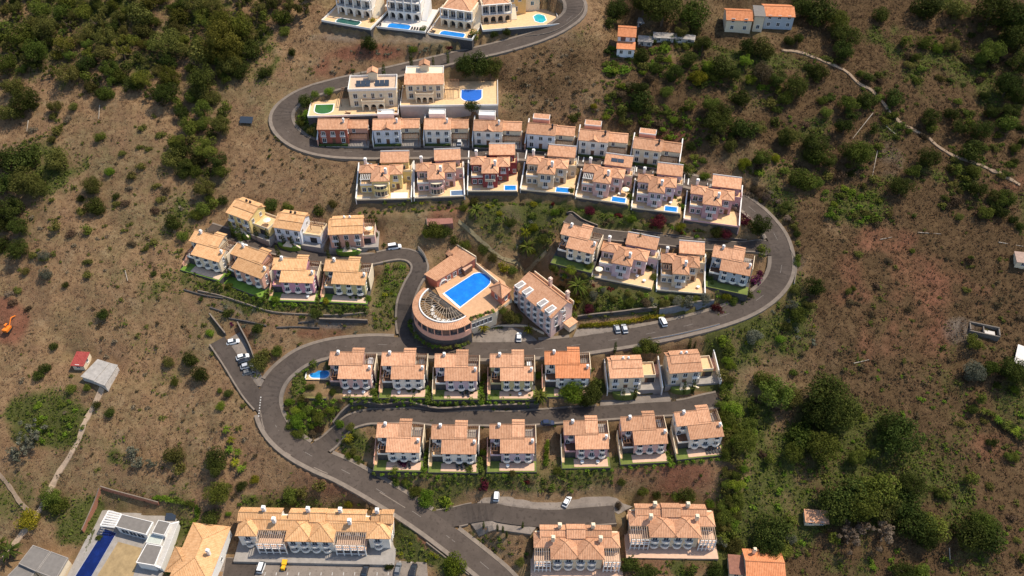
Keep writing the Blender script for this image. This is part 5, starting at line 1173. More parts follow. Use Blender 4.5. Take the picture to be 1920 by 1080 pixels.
TERR = plain('rust_fence', (.30, .13, .08), .9, .15)
wall_line([(192,918),(240,932),(300,948)], 1.8, .3, TERR, 'rust-brown fence wall north of the modern villa', 'fence_wall', 'fence')
wall_line([(190,922),(175,965),(158,1000)], 1.8, .3, TERR, 'rust-brown fence wall west of the modern villa', 'fence_wall', 'fence')
L = LOTS['greyhouse']; Z2 = L.z; go = on_z(80, 1060, Z2); gh = empty('flat_roofed_house', tuple(go), 0, 'grey flat-roofed house in the bottom west corner', 'house')
gp = lambda pts, z: [(float(on_z(x, y, Z2+z)[0]-go[0]), float(on_z(x, y, Z2+z)[1]-go[1])) for x, y in pts]
flatroof([(62,1022),(95,1034),(68,1072),(35,1057)], 4, gh, CREAM, po=gp, edge=CONC); flatroof([(96,1034),(128,1046),(105,1086),(69,1072)], 4, gh, CREAM, po=gp, edge=CONC); flatroof([(36,1058),(66,1072),(50,1096),(14,1080)], 3, gh, CREAM, po=gp, edge=CONC)
def simple_house(name, label, z, a, b_, depth, h, roofm, wm, rh=1.6, kind='gable', win=2, along_='x', floors=1, ch=None):
    L = px_frame(z, a, b_); o = empty(name, L.o, L.rz, label, 'house' if 'shed' not in name else 'shed'); w_ = L.w
    if kind == 'gable':
        if along_ == 'x': wall_gx(o, wm, 0, w_, 0, depth, -3, h, rh)
        else: wall_gy(o, wm, 0, w_, 0, depth, -3, h, rh)
        roofpart(o, roofm, gable, 0, w_, 0, depth, h, rh, along_)
    elif kind == 'hip': wallbox(o, wm, 0, w_, 0, depth, -3, h-.1); roofpart(o, roofm, hip, 0, w_, 0, depth, h, rh)
    else: wall_shed(o, wm, 0, w_, 0, depth, -3, h, h+rh); roofpart(o, roofm, shed, 0, w_, 0, depth, h, h+rh)
    for f in range(floors):
        for i in range(win): window(o, w_*(i+.5)/win, 0, .9+2.9*f, 1.1, 1.4)
    if floors and win: window(o, w_, depth*.5, .9, 1.0, 1.3, 'r')
    if ch: chimney(o, ch[0]*w_, ch[1]*depth, h, h+rh+1.2, .8, wm)
    return o, L
zz = LOTS['tilehouse'].z; o, L = simple_house('tiled_house', 'white house with large sunbleached clay roof west of the car park', zz, (330,1096), (398,1104), 17, 5.2, ROOFW, WHITE, 1.9, 'hip', 3, ch=(.8, .45))
o2 = roofpart(o, ROOFW, hip, -2.4, 4.5, 2, 9, 4.6, 1.6)
zz = LOTS['orangehouse'].z; simple_house('tiled_house', 'house with bright orange-red clay roof in the south, below dark trees', zz, (1396,1096), (1466,1100), 9, 4.2, ROOFO, CREAM, 1.8, 'gable', 3, ch=(.25, .85))
simple_house('garden_shed', 'brown-roofed shed against the orange-roofed house in the south', zz, (1366,1082), (1391,1084), 5.5, 3.0, plain('rusty_sheet', (.24, .11, .075), .9, .25), CREAM, .6, 'shed', 1)
z_ = at(1528, 985)[2]; simple_house('garden_shed', 'small shed with a clay roof inside the walled plot among dark trees', z_, (1508,984), (1549,987), 3.6, 2.4, ROOF, CREAM, .8, 'shed', 2)
zz = LOTS['whitehouse'].z; o, L = simple_house('hillside_house', 'narrow white house with bright orange roof on the wild hillside', zz, (1156,104), (1188,106), 4, 3.2, ROOFO, wallm('bluewhite'), .7, 'shed', 2); w_ = L.w
wall_gx(o, wallm('bluewhite'), 0, w_, 4.01, 12, -3, 6.2, 1.2); roofpart(o, ROOFO, gable, 0, w_, 4.01, 12, 6.2, 1.25); window(o, w_*.3, 4.0, 4.3, 1.6, 1.3, mat=WOOD); window(o, w_*.75, 4.0, 4.3, .9, 1.2)
zz = LOTS['twinhouse'].z; simple_house('hillside_house', 'orange-roofed house with dark verandah, western of the hilltop pair', zz, (1359,58), (1406,60), 9, 4.9, ROOFO, CREAM, 1.5, 'gable', 2, floors=2)
simple_house('hillside_house', 'grey-walled orange-roofed house, eastern of the hilltop pair', zz, (1430,52), (1484,54), 9.5, 5.2, ROOFO, wallm('greyblue'), 1.5, 'gable', 3, floors=2)
simple_house('flat_annex', 'narrow grey annex between the two orange-roofed hilltop houses', zz, (1410,57), (1428,58), 8, 6.2, ROOFG, CREAM, .3, 'shed', 1)
for (a, b_, dp_, h, lab) in (((1196,88),(1222,90), 4, 2.6, 'ruined pale shed right beside the narrow white house'), ((1225,80),(1262,82), 3.5, 2.4, 'long low ruined shed with a concrete roof'), ((1265,80),(1300,84), 3.0, 2.2, 'broken white walled shed at the end of the ruin row'), ((1195,52),(1212,54), 3.5, 2.4, 'small pale hut behind the narrow white house')):
    z_ = at(*a)[2]; simple_house('ruined_shed', lab, z_, a, b_, dp_, h, CONC, plain('stained_render', (.50, .45, .40), .9, .3), .3, 'shed', 2)
zz = LOTS['redshed'].z; simple_house('sheet_shed', 'shed with a red sheet-metal roof among dry grass', zz, (139,692), (160,693), 5.2, 2.3, ROOFR, CREAM, .6, 'shed', 1)
TIN = plain('grey_sheet_metal', (.34, .315, .285), .6, .2, .8); sh = empty('sheet_shed', (0, 0, 0), 0, 'wide grey corrugated sheet shed next to the red-roofed one', 'shed')
for pts, h in ((((151,706),(176,714),(207,682),(184,675)), 2.0), (((176,715),(196,723),(222,686),(206,682)), 1.8)):
    q = [on_z(x, y, zz+h) for x, y in pts]; slab_roof(sh, TIN, [(p[0], p[1], p[2]+d_) for p, d_ in zip(q, (0, 0, .5, .5))], .12); cx, cy = np.mean([p[0] for p in q]), np.mean([p[1] for p in q]); MB().prism([(cx+(p[0]-cx)*.94, cy+(p[1]-cy)*.94) for p in q], zz-3, zz+h-.15).build('wall', plain('stained_render', (.5, .45, .4)), sh)
for (a, b_, dp_, h, lab, mt) in (((1902,500),(1928,503), 4.5, 2.6, 'small brown hut at the east edge of the bare slope', plain('brown_sheet', (.34, .24, .19), .9, .2)), ((1896,690),(1935,704), 8, 3.2, 'shed with a pale sheet roof beside the eastern trees', plain('pale_sheet', (.62, .58, .54), .7, .1))):
    simple_house('sheet_shed', lab, at(*a)[2], a, b_, dp_, h, mt, CREAM, .6, 'shed', 1)
L = px_frame(at(1843, 632)[2], (1815, 626), (1872, 638)); o = empty('roofless_ruin', L.o, L.rz, 'roofless stone ruin with a pale slab inside on the eastern slope', 'ruin'); m = MB(); W2 = L.w
m.box(0, W2, 0, .4, -2, 1.6); m.box(0, W2, 3.6, 4.0, -2, 2.2); m.box(0, .4, .401, 3.599, -2, 2.0); m.box(W2-.4, W2, .401, 3.599, -2, 2.0); m.box(W2*.45, W2*.45+.35, .401, 3.599, -2, 1.8); m.build('wall', plain('old_stone', (.15, .13, .11), .95, .3, 2, bmp=.1), o); MB().box(W2*.5, W2*.85, .6, 2.4, -.5, 1.2).build('slab', plain('pale_slab', (.5, .47, .43), .9, .1), o)
x, y, z = at(463, 230); o = empty('solar_rack', (x, y, z), R(-4), 'dark blue solar panel rack on the dry slope outside the hairpin', 'solar panel'); MB().prism([(-2.4,-1.2),(2.4,-1.2),(2.4,1.2),(-2.4,1.2)], [.5,.5,1.8,1.8], [.6,.6,1.9,1.9]).build('panel', GLASS, o); m = MB()
for sx in (-2.2, 2.2): m.box(sx-.06, sx+.06, -1.0, -.9, -.5, .6); m.box(sx-.06, sx+.06, 1.0, 1.1, -.5, 1.8)
m.build('frame', CONC, o)
x, y, z = at(824, 412); o = empty('paved_court', (x, y, z), R(8), 'small brick-red paved court on the slope north of the hotel', 'court'); MB().box(-4.6, 4.6, -3, 3, -2.5, .25).build('slab', plain('brick_red_paving', (.26, .12, .095), .9, .15), o); m = MB(); m.box(-4.6, -4.4, -3, 3, .251, .45); m.box(-4.39, 4.6, 2.8, 3, .251, .5); m.build('edge_wall', PAVE, o)
# footpaths
def path(px, half, mat, label):
    P = catmull([at(*p) for p in px], 1.5); P[:, 2] = [gz(p[0], p[1])+.4 for p in P]; T = np.gradient(P[:, :2], axis=0); T /= np.linalg.norm(T, axis=1)[:, None]; Nn = np.stack([-T[:, 1], T[:, 0]], 1); m = MB()
    a = half*(.8+.4*rng.random(len(P))); Lp = np.c_[P[:, :2]+Nn*a[:, None], P[:, 2]]; Rp = np.c_[P[:, :2]-Nn*a[:, None], P[:, 2]]
    for i in range(len(P)-1):
        for s in (Lp, Rp): 
            for k in (i, i+1): s[k, 2] = gz(s[k, 0], s[k, 1])+.4
        m.face([Lp[i], Rp[i], Rp[i+1], Lp[i+1]])
        for s, t in ((Rp, Lp), (Lp, Rp)):
            q = [s[i], s[i+1], s[i+1]-[0, 0, .5], s[i]-[0, 0, .5]]; m.face(q if s is Lp else q[::-1])
    tag(m.build('footpath', mat), label, kind='structure')
DIRT = plain('pale_dirt', (.27, .195, .132), .95, .18); 
path([(192,728),(183,755),(165,785),(150,820),(135,850),(115,885),(95,920),(78,955),(55,990),(30,1020),(5,1045)], .75, plain('pale_track_dirt', (.36, .265, .185), .95, .15), 'pale track leading down from the sheet sheds')
path([(-5,885),(20,915),(40,945),(58,962)], .6, DIRT, 'narrow pale track joining from the west')
path([(1465,95),(1500,100),(1540,116),(1580,133),(1605,155),(1635,175),(1662,205),(1690,233),(1730,255),(1755,275),(1785,293),(1830,310),(1870,327),(1912,348)], .5, DIRT, 'narrow dirt footpath across the wild eastern slope')
path([(860,418),(885,440),(910,462),(940,487),(975,500),(1010,492),(1024,475)], .5, plain('grassy_track', (.22, .18, .10), .95, .2), 'faint grassy track behind the hotel')
# ---------------------------------------------------------------- cars
def paint(name, c, metal=0.): 
    m = plain('paint_'+name, c, .25, .04, .4, metal, spec=.6); return m
TYRE = plain('tyre_rubber', (.02, .02, .02), .9, .1)
def car_parts(kind):
    L_, W_, Hh = {'car': (4.2, 1.76, 1.46), 'van': (4.7, 1.9, 1.95), 'suv': (4.5, 1.86, 1.7)}[kind]; l = L_/2; hb = .78 if kind == 'car' else .95
    def loft(st, cap=True):
        m = MB(); n = []
        for x, wd, z0, z1, tp in st: n.append(m.pts([(x, -wd/2, z0), (x, wd/2, z0), (x, wd/2, z0+(z1-z0)*.6), (x, wd/2*tp, z1), (x, -wd/2*tp, z1), (x, -wd/2, z0+(z1-z0)*.6)]))
        for a, b_ in zip(n, n[1:]):
            for i in range(6): j = (i+1) % 6; m.f.append((a+i, a+j, b_+j, b_+i)); m.m.append(0)
        m.f.append(tuple(n[0]+i for i in range(5, -1, -1))); m.f.append(tuple(n[-1]+i for i in range(6))); m.m += [0, 0]; return m
    body = loft([(-l, W_*.86, .34, hb*.9, .9), (-l+.25, W_, .24, hb, .92), (-.3, W_, .2, hb, .93), (l*.45, W_, .2, hb*.97, .92), (l-.3, W_*.96, .24, hb*.86, .88), (l, W_*.78, .36, hb*.7, .85)])
    if kind == 'car': g = [(-l+.2, W_*.84, hb-.04, hb+.1, .9), (-l*.62, W_*.86, hb-.04, Hh-.06, .8), (.1, W_*.86, hb-.04, Hh-.03, .8), (l*.5, W_*.84, hb-.04, hb+.06, .9)]
    else: g = [(-l+.08, W_*.88, hb-.04, Hh-.3, .92), (-l+.3, W_*.9, hb-.04, Hh-.05, .86), (.35, W_*.9, hb-.04, Hh-.04, .86), (l*.55, W_*.86, hb-.04, hb+.08, .9)]
    cab = loft(g); r = g[1:3]; top = MB(); top.prism([(r[0][0]-.12, -W_*.36), (r[1][0]+.12, -W_*.36), (r[1][0]+.12, W_*.36), (r[0][0]-.12, W_*.36)], Hh-.06, Hh+.01)
    wh = MB(); k = 10; P = [(.31*math.cos(2*math.pi*i/k), .31*math.sin(2*math.pi*i/k)) for i in range(k)]
    a = wh.pts([(x, -.1, z) for x, z in P]+[(x, .1, z) for x, z in P]); wh.f += [tuple(a+i for i in range(k)), tuple(a+k+i for i in range(k-1, -1, -1))]+[(a+i, a+k+i, a+k+(i+1) % k, a+(i+1) % k) for i in range(k)]; wh.m += [0]*(k+2)
    return body, cab, top, wh, l, W_
def car(px, py, heading, colour, c, label, kind='car', z=None, at_xyz=None, cat='car'):
    if at_xyz is not None: x, y, z = at_xyz
    else:
        p = on_base(px, py); z = (road_z(p[0], p[1]) if z is None else z); p = on_z(px, py, z+.5); x, y = p[0], p[1]
    o = empty('parked_car' if kind != 'van' else 'van', (x, y, z+.02), R(heading), label, cat, 'cars parked in the village')
    body, cab, top, wh, l, W_ = cached(('carp', kind), lambda: car_parts(kind)); pm = paint(colour, c)
    obj('body', cached(('body', kind, colour), lambda: body.mesh('body', pm)), o); obj('windows', cached(('cab', kind), lambda: cab.mesh('windows', GLASS)), o); obj('roof', cached(('ctop', kind, colour), lambda: top.mesh('roof', pm)), o)
    for sx in (-l*.6, l*.62):
        for sy in (-W_/2+.06, W_/2-.06): obj('wheel', cached(('wh',), lambda: wh.mesh('wheel', TYRE)), o, (sx, sy, .31))
    return o
cw, cs_, cb, cg, cn = (.78, .78, .77), (.42, .44, .46), (.015, .015, .017), (.16, .165, .17), (.02, .03, .07)
car(740, 463, 12, 'white', cw, 'white van on the lane by the pink house with broad roof', 'van', cat='van')
car(973, 632, 88, 'white', cw, 'white car parked in front of the pink guest block')
car(1157, 616, 98, 'silver', cs_, 'silver car with dark windows, western of the pair below the yellow hedge'); car(1171, 616, 98, 'pale_grey', (.55,.56,.57), 'pale grey car, eastern of the pair below the yellow hedge')
car(1243, 603, 104, 'white', cw, 'white car parked alone by the blue-grey retaining wall', 'suv')
car(1027, 793, 2, 'navy', cn, 'dark navy car beside the hedge on the middle lane')
car(931, 928, 86, 'white', cw, 'white car on the west part of the lower parking strip', 'suv'); car(1063, 940, 62, 'white', cw, 'white car parked aslant at the east of the lower parking strip')
car(437, 641, 18, 'white', cw, 'white car at the top of the service parking bays'); car(455, 669, 22, 'white', cw, 'white car next to the black one in the service bays'); car(459, 677, 22, 'black', cb, 'black car between two pale cars in the service bays'); car(463, 686, 22, 'silver', cs_, 'silver car below the black one in the service bays'); car(466, 698, 24, 'dark_grey', cg, 'dark grey car lowest in the service bays')
zl = LOTS['lowparking'].z
MB_ = MB(); MB_.prism([tuple(on_z(x, y, zl)[:2]) for x, y in ((418,1045),(470,1044),(800,1050),(806,1130),(405,1130))], zl-3, zl); tag(MB_.build('car_park_pavement', PARK), 'grey car park in front of the long apartment block', kind='structure')
MB_ = MB(); MB_.prism([tuple(on_z(x, y, zl)[:2]) for x, y in ((424,1046),(482,1049),(478,1082),(800,1086),(800,1130),(410,1130))], zl-2.9, zl+.006); tag(MB_.build('car_park_road', ASPH2), 'dark asphalt of the car park', kind='structure')
mb = MB()
for i in range(14):
    x = 498+i*21; a, b_ = on_z(x, 1053, zl+.01), on_z(x-1, 1076, zl+.01); 
    for p in (a, b_): mb.face([(p[0]-.12, p[1]-.5, zl+.012), (p[0]+.12, p[1]-.5, zl+.012), (p[0]+.12, p[1]+.5, zl+.012), (p[0]-.12, p[1]+.5, zl+.012)])
tag(mb.build('parking_markings', MARK), 'white bay marks on the car park', kind='structure')
car(491, 1061, 84, 'white', cw, 'white van parked at the west end of the car park', 'van', z=zl, cat='van'); car(685, 1069, 82, 'black', cb, 'black car in the middle of the car park', z=zl); car(746, 1067, 84, 'dark_grey', cg, 'dark grey car next to the round clipped tree', z=zl); car(775, 1070, 83, 'black', cb, 'black car at the east end of the car park', 'suv', z=zl)
for k, c, n, lab in (('H1', cw, 'white', 'white car under the carport of the oval-pool house'), ('H2', cg, 'dark_grey', 'grey car under the carport of the house next to the oval pool'), ('H4', cw, 'white', 'white car on the road-side deck west of the orange roof'), ('I5', cg, 'dark_grey', 'dark car under the carport of the pink house near the row end')):
    L = LOTS[k]; x, y, z = L.cp; car(0, 0, math.degrees(L.rz)+92, n, c, lab, at_xyz=(*L.M(x, y), L.z+z))
for k, c, n, lab in (('C3', cw, 'white', 'white car under the pergola of the third town house'), ('C6', cw, 'white', 'white car under the pergola of the gabled house near the east end')):
    L = LOTS[k]; x, y, z = L.cp; car(0, 0, math.degrees(L.rz)+90, n, c, lab, at_xyz=(*L.M(x, y), L.z+z))
L = LOTS['D1']; car(0, 0, 60, 'pale_grey', (.55,.56,.57), 'silver off-road car on the upper yard of the yellow villa', 'suv', at_xyz=(*L.M(3.2, 14.5), L.z+3.62))
L = LOTS['F1']; car(0, 0, -20, 'white', cw, 'white car behind the house at the west tip', at_xyz=(*L.M(L.w+1.5, 11.0), road_z(*L.M(L.w+1.5, 11.0))-.1))
# yellow dumper in the car park
p = on_z(533, 1060, zl+.5); o = empty('dumper', (p[0], p[1], zl), R(85), 'small yellow dumper parked beside the white van', 'dumper'); YL = plain('paint_yellow', (.75, .42, .02), .4, .1)
m = MB(); m.prism([(-.1,-.7),(1.4,-.8),(1.4,.8),(-.1,.7)], [.8,.5,.5,.8], [1.3,1.5,1.5,1.3]); m.build('skip', YL, o); MB().box(-1.6, -.2, -.55, .55, .45, 1.0).box(-1.5, -.9, -.5, .5, 1.001, 1.5).build('chassis', YL, o)
for sx in (-1.1, .7):
    for sy in (-.75, .75): w = obj('wheel', cached(('wh',), lambda: None), o, (sx, sy, .4)); w.scale = (1.3, 1.4, 1.3)
# excavator on the red earth
x, y, z = at(18, 622); o = empty('excavator', (x, y, z+.1), R(80), 'orange excavator on bare red earth', 'excavator'); o.scale = (.72, .72, .72); OR = plain('paint_orange', (.72, .19, .02), .4, .1)
for sy in (-1.1, 1.1): MB().box(-1.9, 1.9, sy-.35, sy+.35, 0, .85).build('track', TYRE, o)
MB().box(-1.9, 1.4, -1.25, 1.25, .9, 1.9).box(-2.2, -1.2, -1.2, 1.2, .95, 2.2).build('body', OR, o); c_ = MB().box(.1, 1.6, .2, 1.2, 1.92, 3.0).build('cab', OR, o); MB().box(.3, 1.65, .18, 1.22, 2.2, 2.9).build('window', GLASS, c_)
MB().bar((1.3, -.3, 1.8), (4.2, -.3, 4.2), .3, 4).bar((4.2, -.3, 4.2), (6.6, -.3, 2.9), .26, 4).build('boom', OR, o); b_ = MB().bar((6.6, -.3, 2.9), (7.4, -.3, 1.0), .2, 4).build('arm', OR, o); MB().prism([(7.0,-.8),(8.1,-.8),(8.1,.2),(7.0,.2)], [.2,.5,.5,.2], [1.1,.9,.9,1.1]).build('bucket', DARK, b_)

# ---------------------------------------------------------------- garden things on the terraces
PLACE = {'H1': 'oval-pool house', 'H2': 'house next to the oval-pool house', 'H3': 'third house of the oval-pool row', 'H4': 'house west of the orange roof', 'I1': 'house with purple flowers', 'I2': 'second house of the lower row', 'I3': 'lilac house beside the tall hedge', 'I4': 'dark rose house', 'I6': 'white end house of the lower row', 'F3': 'violet-pink house', 'F4': 'yellow-olive house', 'G2': 'lilac villa inside the bend', 'D5': 'villa with solar panels', 'D6': 'lilac-pink villa', 'G3': 'beige villa inside the bend'}
for k, xs in (('H3', (.55, .72)), ('I1', (.55, .68)), ('I2', (.45, .58))):
    for f in xs: lounger(LOTS[k], f*LOTS[k].w, -1.6, 'dark sun lounger on the pink patio of the '+PLACE[k], R(20), .13)
for k, f in (('H1', .3), ('H1', .75), ('H2', .2), ('I4', .2), ('I4', .7), ('F3', .8), ('H4', .6), ('I3', .2)): table_set(LOTS[k], f*LOTS[k].w, -1.5, 'white garden table on the patio of the '+PLACE[k], .13)
for i in range(5): lounger(LOTS['I6'], LOTS['I6'].w*(.55+.1*i), -1.6, 'dark sun lounger in the row on the patio of the white end house', 0, .13)
for k, x, y in (('D5', .80, 5.0), ('D6', .78, 5.2), ('G2', .72, 4.5), ('G2', .85, 3.0), ('G3', .86, 3.0)): L = LOTS[k]; table_set(L, x*L.w, y, 'white garden table on the ochre terrace of the '+PLACE[k])
for k, x, y in (('G2', .10, 2.6), ('D5', .9, 6.0)): L = LOTS[k]; parasol(L, x*L.w, y, 'cream parasol on the terrace of the '+PLACE[k])
for k in ('E1', 'E3'): L = LOTS[k]; parasol(L, L.w+4.3, 4.0, 'cream parasol on the raised terrace of the '+('yellow-walled' if k == 'E1' else 'pink')+' lane house', 2.97)
o = obj('round_rug', MB().prism([(1.0*math.cos(t), 1.0*math.sin(t)) for t in np.linspace(0, 6.283, 17)[:-1]], 0, .03).mesh('round_rug', plain('woven_rug', (.45, .30, .20))), None, (*LOTS['I2'].M(8.0, -1.6), LOTS['I2'].z+.13)); tag(o, 'round brown rug on the patio of the second house of the lower row', 'rug')

# ---------------------------------------------------------------- plants
G = np.random.default_rng(5)
LM = {'gold': leaf_mat('golden_green_leaves', (.066,.07,.010), (.12,.122,.018), (.18,.175,.032)), 'dark': leaf_mat('dark_leaves', (.024,.034,.007), (.047,.063,.012), (.082,.10,.022)), 'mid': leaf_mat('green_leaves', (.050,.068,.010), (.092,.118,.019), (.14,.165,.032)),
      'bright': leaf_mat('bright_leaves', (.066,.11,.010), (.12,.18,.017), (.18,.235,.03)), 'olive': leaf_mat('olive_leaves', (.062,.064,.014), (.104,.104,.024), (.152,.145,.038)),
      'grey': leaf_mat('silver_leaves', (.07,.075,.05), (.12,.125,.085), (.19,.19,.14)), 'red': leaf_mat('burgundy_leaves', (.035,.006,.009), (.075,.012,.016), (.13,.026,.028)),
      'purple': leaf_mat('purple_blossom', (.05,.01,.03), (.10,.02,.055), (.17,.04,.09)), 'yellow': leaf_mat('yellow_blossom', (.14,.13,.012), (.30,.25,.02), (.44,.36,.03)), 'lime': leaf_mat('lime_leaves', (.09,.10,.008), (.17,.17,.012), (.26,.24,.02)),
      'dry': leaf_mat('dry_twigs', (.10,.075,.05), (.17,.13,.09), (.26,.21,.15)), 'brown': leaf_mat('brown_scrub', (.045,.032,.018), (.085,.06,.034), (.14,.10,.06))}
def leaf_cloud(centers, radii, n, size, jitter=.25, up=.25, lower=-.55):
    k = len(centers); wgt = radii**2/np.sum(radii**2); li = G.choice(k, n, p=wgt); d = G.normal(size=(n, 3)); d /= np.linalg.norm(d, axis=1)[:, None]; d[:, 2] = np.maximum(d[:, 2], lower)
    p = centers[li]+d*(radii[li]*(1-jitter*G.random(n)))[:, None]; nn = d+G.normal(scale=.55, size=(n, 3)); nn[:, 2] += up; nn /= np.linalg.norm(nn, axis=1)[:, None]
    a = np.cross(nn, G.normal(size=(n, 3))); a /= np.linalg.norm(a, axis=1)[:, None]; b = np.cross(nn, a); s = (size*(.6+.8*G.random(n)))[:, None]
    V = np.stack([p-a*s, p-b*s*.6, p+a*s, p+b*s*.6], 1).reshape(-1, 3); return V
def cloud_mesh(name, V, mat):
    me = bpy.data.meshes.new(name); fast_mesh(me, V, np.arange(len(V)).reshape(-1, 4)); me.materials.append(mat); return me
def crown_shape(kind, v):
    if kind == 'round':
        k = 15; d = G.normal(size=(k, 3)); d /= np.linalg.norm(d, axis=1)[:, None]; c = d*np.array([.62, .62, .46])*(.5+.5*G.random(k))[:, None]; return 1.18*leaf_cloud(c, .30+.2*G.random(k), 3000, .046)
    if kind == 'tree':
        k = 22; d = G.normal(size=(k, 3)); d /= np.linalg.norm(d, axis=1)[:, None]; c = d*np.array([.78, .78, .6])*(.35+.65*G.random(k))[:, None]; return 1.12*leaf_cloud(c, .20+.2*G.random(k), 3600, .043)
    if kind == 'big':
        k = 46; d = G.normal(size=(k, 3)); d /= np.linalg.norm(d, axis=1)[:, None]; c = d*np.array([.8, .8, .62])*(.3+.7*G.random(k)**.6)[:, None]; return 1.1*leaf_cloud(c, .17+.17*G.random(k), 6500, .034)
    if kind == 'loose':
        k = 24; d = G.normal(size=(k, 3)); c = d*np.array([.48, .48, .42]); return leaf_cloud(c, .12+.15*G.random(k), 2200, .05, .5)
    if kind == 'bush':
        k = 9; c = np.c_[G.uniform(-.6, .6, k), G.uniform(-.6, .6, k), G.uniform(-.1, .3, k)]; return leaf_cloud(c, .35+.2*G.random(k), 600, .105, .3, .3, -.3)
    if kind == 'cypress':
        z = np.linspace(-.92, .85, 12); r = .27*np.sqrt(np.clip(1-((z+.25)/1.15)**2, .05, 1)); c = np.c_[G.normal(scale=.03, size=(12, 2)), z]; return leaf_cloud(c, np.maximum(r, .07), 500, .055, .2, .5)
    if kind == 'hedge':
        k = 14; c = np.c_[np.linspace(-.8, .8, k), G.uniform(-.4, .4, k), G.uniform(-.2, .3, k)]; return leaf_cloud(c, np.full(k, .42), 800, .10, .2, .3, -.3)
    if kind == 'palm':
        V = []
        for i in range(26):
            a = 2*math.pi*i/26+G.normal()*.1; el = G.uniform(.1, 1.2); L_ = G.uniform(.85, 1.1); pr = np.zeros(3); dr = np.array([math.cos(a)*math.cos(el), math.sin(a)*math.cos(el), math.sin(el)]); sd_ = np.array([-math.sin(a), math.cos(a), 0])
            for j in range(7):
                dr[2] -= .22; dr /= np.linalg.norm(dr); q = pr+dr*L_/7; wd, w2 = .1*(1-j/8), .1*(1-(j+1)/8)
                if j > 0:
                    for s in (1, -1): V += [pr, q, q+sd_*w2*s*1.4-[0, 0, w2*.7], pr+sd_*wd*s*1.4-[0, 0, wd*.7]]
                pr = q
        return np.array(V)
SH = {}
def crown(kind, mat, v):
    if (kind, v) not in SH: SH[(kind, v)] = crown_shape(kind, v)
    return cached(('crown', kind, mat, v), lambda: cloud_mesh('crown', SH[(kind, v)], LM[mat]))
def trunk_mesh(v):
    m = MB(); r = random.Random(v); m.bar((0, 0, -1.2), (0, 0, .5), .085, 6, .065); m.bar((0, 0, .5), (r.uniform(-.05, .05), 0, 1.0), .065, 6, .045)
    for i in range(5): a = 2*math.pi*i/5+r.random(); z = r.uniform(.45, .9); m.bar((0, 0, z), (.5*math.cos(a), .5*math.sin(a), z+.45), .035, 4, .015)
    return m.mesh('trunk', BARK)
def scale_px(py): return F/((400.4)/(1.43-.57*(540-py)/F))
def elev(py): return PITCH+math.atan((py-540)/F)
TC = [0]
BIG = {'tree', 'round', 'loose', 'palm', 'cypress'}
PL = []
def plant(px, py, r, mat='dark', kind='tree', label=None, group=None, cat=None, name=None, hz=1.0, sx=1.0, place=None):
    """px, py: middle of the crown in the photograph, r its half width there"""
    TC[0] += 1; Rr = r/scale_px(py); v = G.integers(4)
    if kind == 'cypress': Hh = 1.25*Rr/math.cos(elev(py)); hc = Hh*.92
    elif kind == 'palm': hc = Rr*1.1
    elif kind in ('bush', 'hedge'): hc = Rr*.35
    elif kind == 'round': hc = Rr*.62*hz
    else: hc = Rr*.95*hz
    if place is None: x, y, z = at(px, py+hc*math.cos(elev(py))*scale_px(py))
    else: x, y, z = place
    rz = G.uniform(0, 6.28); s = Rr
    nm = name or {'cypress': 'cypress_tree', 'palm': 'palm_tree', 'bush': 'shrub', 'hedge': 'hedge'}.get(kind, 'tree' if r >= 13 else 'small_tree')
    ct = cat or {'cypress_tree': 'cypress', 'palm_tree': 'palm', 'shrub': 'shrub', 'hedge': 'hedge'}.get(nm, 'tree')
    if kind in ('bush', 'hedge'):
        if kind == 'bush': PL.append((nm, Rr, (x, y, z), rz, kind, mat, int(v), label, ct, group, hz, 0)); return
        o = obj(nm, crown(kind, mat, v), None, (x, y, z+s*.22), rz if kind == 'bush' else 0); o.scale = (s*sx, s, s*.8*hz); tag(o, label, ct, group); return o
    if nm in ('tree', 'small_tree'): PL.append((nm, Rr, (x, y, z), rz, kind, mat, int(v), label, ct, group, hz, hc)); return
    o = empty(nm, (x, y, z), rz, label, ct, group)
    c = obj('crown', crown(kind, mat, v), o, (0, 0, hc)); c.scale = (s*sx*G.uniform(.92, 1.08), s*G.uniform(.92, 1.08), s*hz)
    if kind == 'cypress': c.scale = (Hh*.72, Hh*.72, Hh); obj('trunk', cached(('ctr',), lambda: MB().bar((0,0,-1),(0,0,1),.12,5).mesh('trunk', BARK)), o)
    elif kind == 'palm': t = obj('trunk', cached(('ptr',), lambda: MB().bar((0,0,-.6),(0,0,1.0),.16,7,.12).mesh('trunk', BARK)), o, None); t.scale = (max(1, s*.7), max(1, s*.7), hc)
    else: t = obj('trunk', cached(('tr', int(v)), lambda: trunk_mesh(int(v))), o); t.scale = (s, s, hc*.9)
    return o

